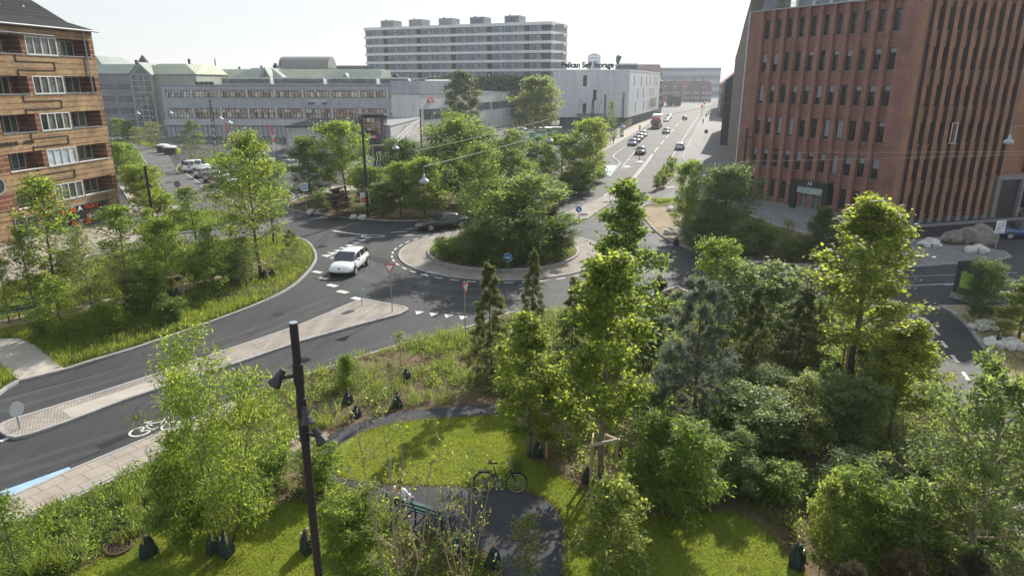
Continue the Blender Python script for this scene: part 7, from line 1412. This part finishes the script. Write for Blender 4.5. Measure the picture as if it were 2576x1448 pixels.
clumps('undergrowth', sample(wood, 1900, holes, 3, lim=lim), (.35, 1.0), (.25, .6), 55, .11, .065, ['leaf_mid', 'leaf_dark', 'leaf_silver', 'leaf_bright', 'leaf_dark'], 4, label='dense leafy low planting under the trees of the wood')
clumps('undergrowth', sample(openb, 620, holes, 5, lambda x, y: blob(x, y, .9, 1) ** 2.2, lim), (.2, .55), (.18, .42), 48, .085, .05, ['leaf_mid', 'leaf_bright', 'leaf_olive', 'leaf_dark', 'leaf_silver'], 6, label='patchy leafy perennials on the open soil bed by the road')
blades('grass_tufts', sample(openb, 330, holes, 7, lambda x, y: blob(x, y, .7, 4) ** 2.0, lim), (.3, .75), .018, ['grass_long', 'leaf_olive', 'leaf_mid'], 8, per=34, rad=.09, bend=.5, label='tufts of ornamental grass on the open soil bed')
blades('grass_tufts', sample(wood, 500, holes, 9, lim=lim), (.3, .7), .018, ['grass_long', 'leaf_mid'], 10, per=26, rad=.1, label='tufts of grass among the wood planting')
corner = gp([(-80, 1405), (0, 1360), (120, 1300), (300, 1216), (410, 1166), (560, 1085), (650, 1130), (640, 1235), (450, 1305), (260, 1390), (120, 1480), (-80, 1560)])
clumps('undergrowth', sample(corner, 420, holes, 81, lim=(-20, 8, 0, 30)), (.2, .6), (.18, .42), 50, .09, .055, ['leaf_mid', 'leaf_bright', 'leaf_dark', 'leaf_silver', 'leaf_bright'], 82, label='dense leafy perennials between the pavement and the lawn')
blades('grass_tufts', sample(corner, 130, holes, 83, lim=(-20, 8, 0, 30)), (.3, .7), .018, ['grass_long', 'leaf_mid'], 84, per=34, rad=.08, bend=.5, label='upright grass tufts between the pavement and the lawn')
clumps('undergrowth', sample(front, 260, holes, 11, lim=(-14, 8, 6, 24)), (.2, .5), (.18, .36), 52, .085, .05, ['leaf_mid', 'leaf_bright', 'leaf_dark', 'leaf_silver'], 12, label='leafy perennials around the bench and bare shrubs')
blades('dry_litter', sample(openb, 5000, holes, 13, lim=lim), (.03, .09), .012, ['dry', 'bark_pale', 'leaf_olive'], 14, per=2, rad=.05, bend=2.5, label='dry stalks and litter scattered on the bare soil', cat='litter')
for nm, mm, sd_, lb in (('white_flowers', 'flower_white', 15, 'small white flowers dotted over the planting'), ('pink_flowers', 'flower_pink', 16, 'pink and foxglove flowers dotted over the planting')):
    a = np.vstack([sample(openb, 40 if sd_ == 15 else 22, holes, sd_, lim=lim), sample(front, 30 if sd_ == 15 else 16, holes, sd_, lim=(-14, 8, 6, 24))]); clumps(nm, a, (.45, .6), (.08, .16), 14, .035, .03, [mm], sd_, label=lb, cat='flowers')
# west bed, central island, beds across the road
wh = [gp([(-60, 822), (60, 792), (180, 772), (300, 745), (420, 722), (560, 690), (640, 668), (660, 678), (560, 704), (430, 740), (300, 768), (180, 800), (60, 822), (-60, 850)], .1), XS]
WBI = inset(ccw(WB), .35)
WLIM = (-40, 26, -8, 62)
def edge_w(x, y): return np.where(y < 34 - (x + 12) * .35, 1, .45)
blades('long_grass', sample(WBI, 15000, wh, 21, lambda x, y: (.15 + .85 * blob(x, y, .6, 2)) * np.where(y < 41 + .25 * (x + 12), 1, .25), WLIM), (.16, .5), .022, ['grass_long', 'grass', 'leaf_mid', 'grass_long'], 22, per=4, rad=.07, bend=.55, label='long rough grass on the wide bed')
clumps('undergrowth', sample(WBI, 420, wh, 23, lim=WLIM), (.2, .6), (.2, .5), 45, .09, .055, ['leaf_mid', 'leaf_bright', 'leaf_dark', 'leaf_olive'], 24, label='leafy weeds in the wide bed')
a = sample(WBI, 160, wh, 25, lim=(-24, 28, -12, 48)); clumps('yellow_flowers', a, (.35, .5), (.1, .2), 10, .05, .04, ['leaf_yellow'], 26, label='yellow flowers along the grassy road edge', cat='flowers')
clumps('undergrowth', sample(circ(5.75), 520, (), 27), (.3, 1.2), (.25, .65), 50, .10, .06, ['leaf_mid', 'leaf_dark', 'leaf_bright', 'leaf_olive'], 28, z=.2, label='low planting covering the central island')
NB2 = inset(ccw(NBED), .5); clumps('undergrowth', sample(NB2, 520, (), 29), (.2, .9), (.25, .7), 42, .14, .085, ['leaf_mid', 'leaf_dark', 'leaf_bright', 'leaf_olive'], 30, label='low planting along the bed north of the roundabout')
EB2 = smooth_poly(gp([(1735, 560), (1760, 610), (1800, 638), (1900, 652), (2010, 660), (2070, 658), (2095, 625), (2010, 598), (1930, 572), (1850, 542), (1790, 520)]), 3); clumps('undergrowth', sample(EB2, 420, (), 31), (.2, .8), (.25, .6), 42, .12, .07, ['leaf_mid', 'leaf_dark', 'leaf_dark'], 32, label='shaded low planting before the brick office')
for i, pp in enumerate(([(285, 355), (330, 365), (372, 425), (405, 482), (445, 508), (375, 500), (335, 468), (303, 430)], [(335, 590), (378, 563), (440, 541), (540, 534), (588, 546), (560, 568), (480, 580), (400, 589)], [(450, 426), (470, 408), (560, 398), (630, 400), (590, 408), (500, 422)], [(515, 469), (560, 465), (640, 465), (710, 480), (728, 498), (690, 500), (600, 484)], [(305, 346), (345, 353), (430, 373), (370, 369)], [(1642, 506), (1690, 508), (1700, 505), (1660, 514)])):
    q = gp(pp); blades('long_grass', sample(q, [5200, 3600, 2600, 3000, 2400, 500][i], (), 40 + i), (.15, .45), .05, ['grass_long', 'leaf_mid'], 50 + i, per=4, rad=.15, label=('long grass under the apartment trees', 'long grass on the small green island', 'grass on the verge by the van', 'grass at the end of the parking bays', 'grass verge far along the side road', 'grass patch beside the narrow strip bed')[i])
kind(flat('lawn_patch', gp([(1640, 506), (1700, 496), (1712, 508), (1690, 512), (1650, 516)], .11), .114, 'lawn_soil'), 'structure'); kind(flat('lawn_patch', smooth_poly(gp([(912, 522), (938, 510), (962, 515), (950, 528), (920, 530)], .11), 3), .128, 'lawn_soil'), 'structure')
RB2 = gp([(2400, 800), (2440, 815), (2475, 860), (2530, 920), (2600, 1000), (2660, 900), (2620, 800)]); blades('grass_tufts', sample(RB2, 500, (), 60), (.08, .25), .02, ['grass_long', 'dry', 'leaf_olive'], 61, per=14, rad=.12, label='thin grass on the sandy bed beside the cycle street')
# lawns
blades('lawn_grass', sample(LAWN1, 95000, (), 70, lim=(-6, 9, 12, 26)), (.03, .085), .012, ['grass', 'grass', 'grass', 'grass_long', 'grass', 'leaf_mid', 'grass', 'grass', 'grass_long', 'dry'], 71, z=.12, bend=.9, label='short lit grass of the curved lawn'); blades('lawn_grass', sample(LAWN2, 60000, (), 72, lim=(-13, 8, -2, 20)), (.03, .085), .012, ['grass', 'grass', 'grass', 'grass_long', 'grass', 'leaf_mid', 'grass', 'grass', 'grass_long', 'dry'], 73, z=.12, bend=.9, label='short grass of the lawn with the watering bags')

def edge_pts(poly, n, jit, seed, lim):
    g = np.random.default_rng(seed); p = np.array(poly); q = np.roll(p, -1, 0); L_ = np.hypot(*(q - p).T); i = g.choice(len(p), n, p=L_ / L_.sum()); t_ = g.random((n, 1)); r_ = p[i] + (q[i] - p[i]) * t_ + g.normal(size=(n, 2)) * jit
    k = (r_[:, 0] > lim[0]) & (r_[:, 1] > lim[1]) & (r_[:, 0] < lim[2]) & (r_[:, 1] < lim[3]); return r_[k]
blades('edge_grass', np.vstack([edge_pts(LAWN1, 5200, .055, 90, (-6, 9, 12, 26)), edge_pts(LAWN2, 3200, .06, 91, (-13, 8, -2, 20))]), (.05, .13), .014, ['grass', 'grass_long', 'grass', 'dry'], 92, z=.115, per=2, rad=.02, bend=1.0, label='ragged longer grass along the lawn edges')
wl = np.vstack([sample(LAWN1, 150, (), 93, lim=(-6, 9, 12, 26)), sample(LAWN2, 90, (), 94, lim=(-13, 8, -2, 20))]); clumps('lawn_weeds', wl, (.03, .07), (.06, .16), 16, .05, .03, ['leaf_mid', 'leaf_dark', 'dry', 'leaf_olive'], 95, z=.12, label='small weeds and dry spots in the lawns')
# ================================================================ summer haze
hb = MB().box(-905, 905, -65, 1305, -1.1, 46).build('haze', mat('haze_air', (1, 1, 1), 1, 0), uv=False); kind(hb, 'stuff', 'pale summer haze in the air over the street', 'haze')
hm = M['haze_air']; ht = hm.node_tree; ht.nodes.remove(ht.nodes['Principled BSDF']); pv = ht.nodes.new('ShaderNodeVolumePrincipled'); pv.inputs['Color'].default_value = (.86, .92, 1, 1); pv.inputs['Density'].default_value = .00027; pv.inputs['Anisotropy'].default_value = .35
ht.links.new(pv.outputs[0], ht.nodes['Material Output'].inputs['Volume']); S.cycles.volume_bounces = 1
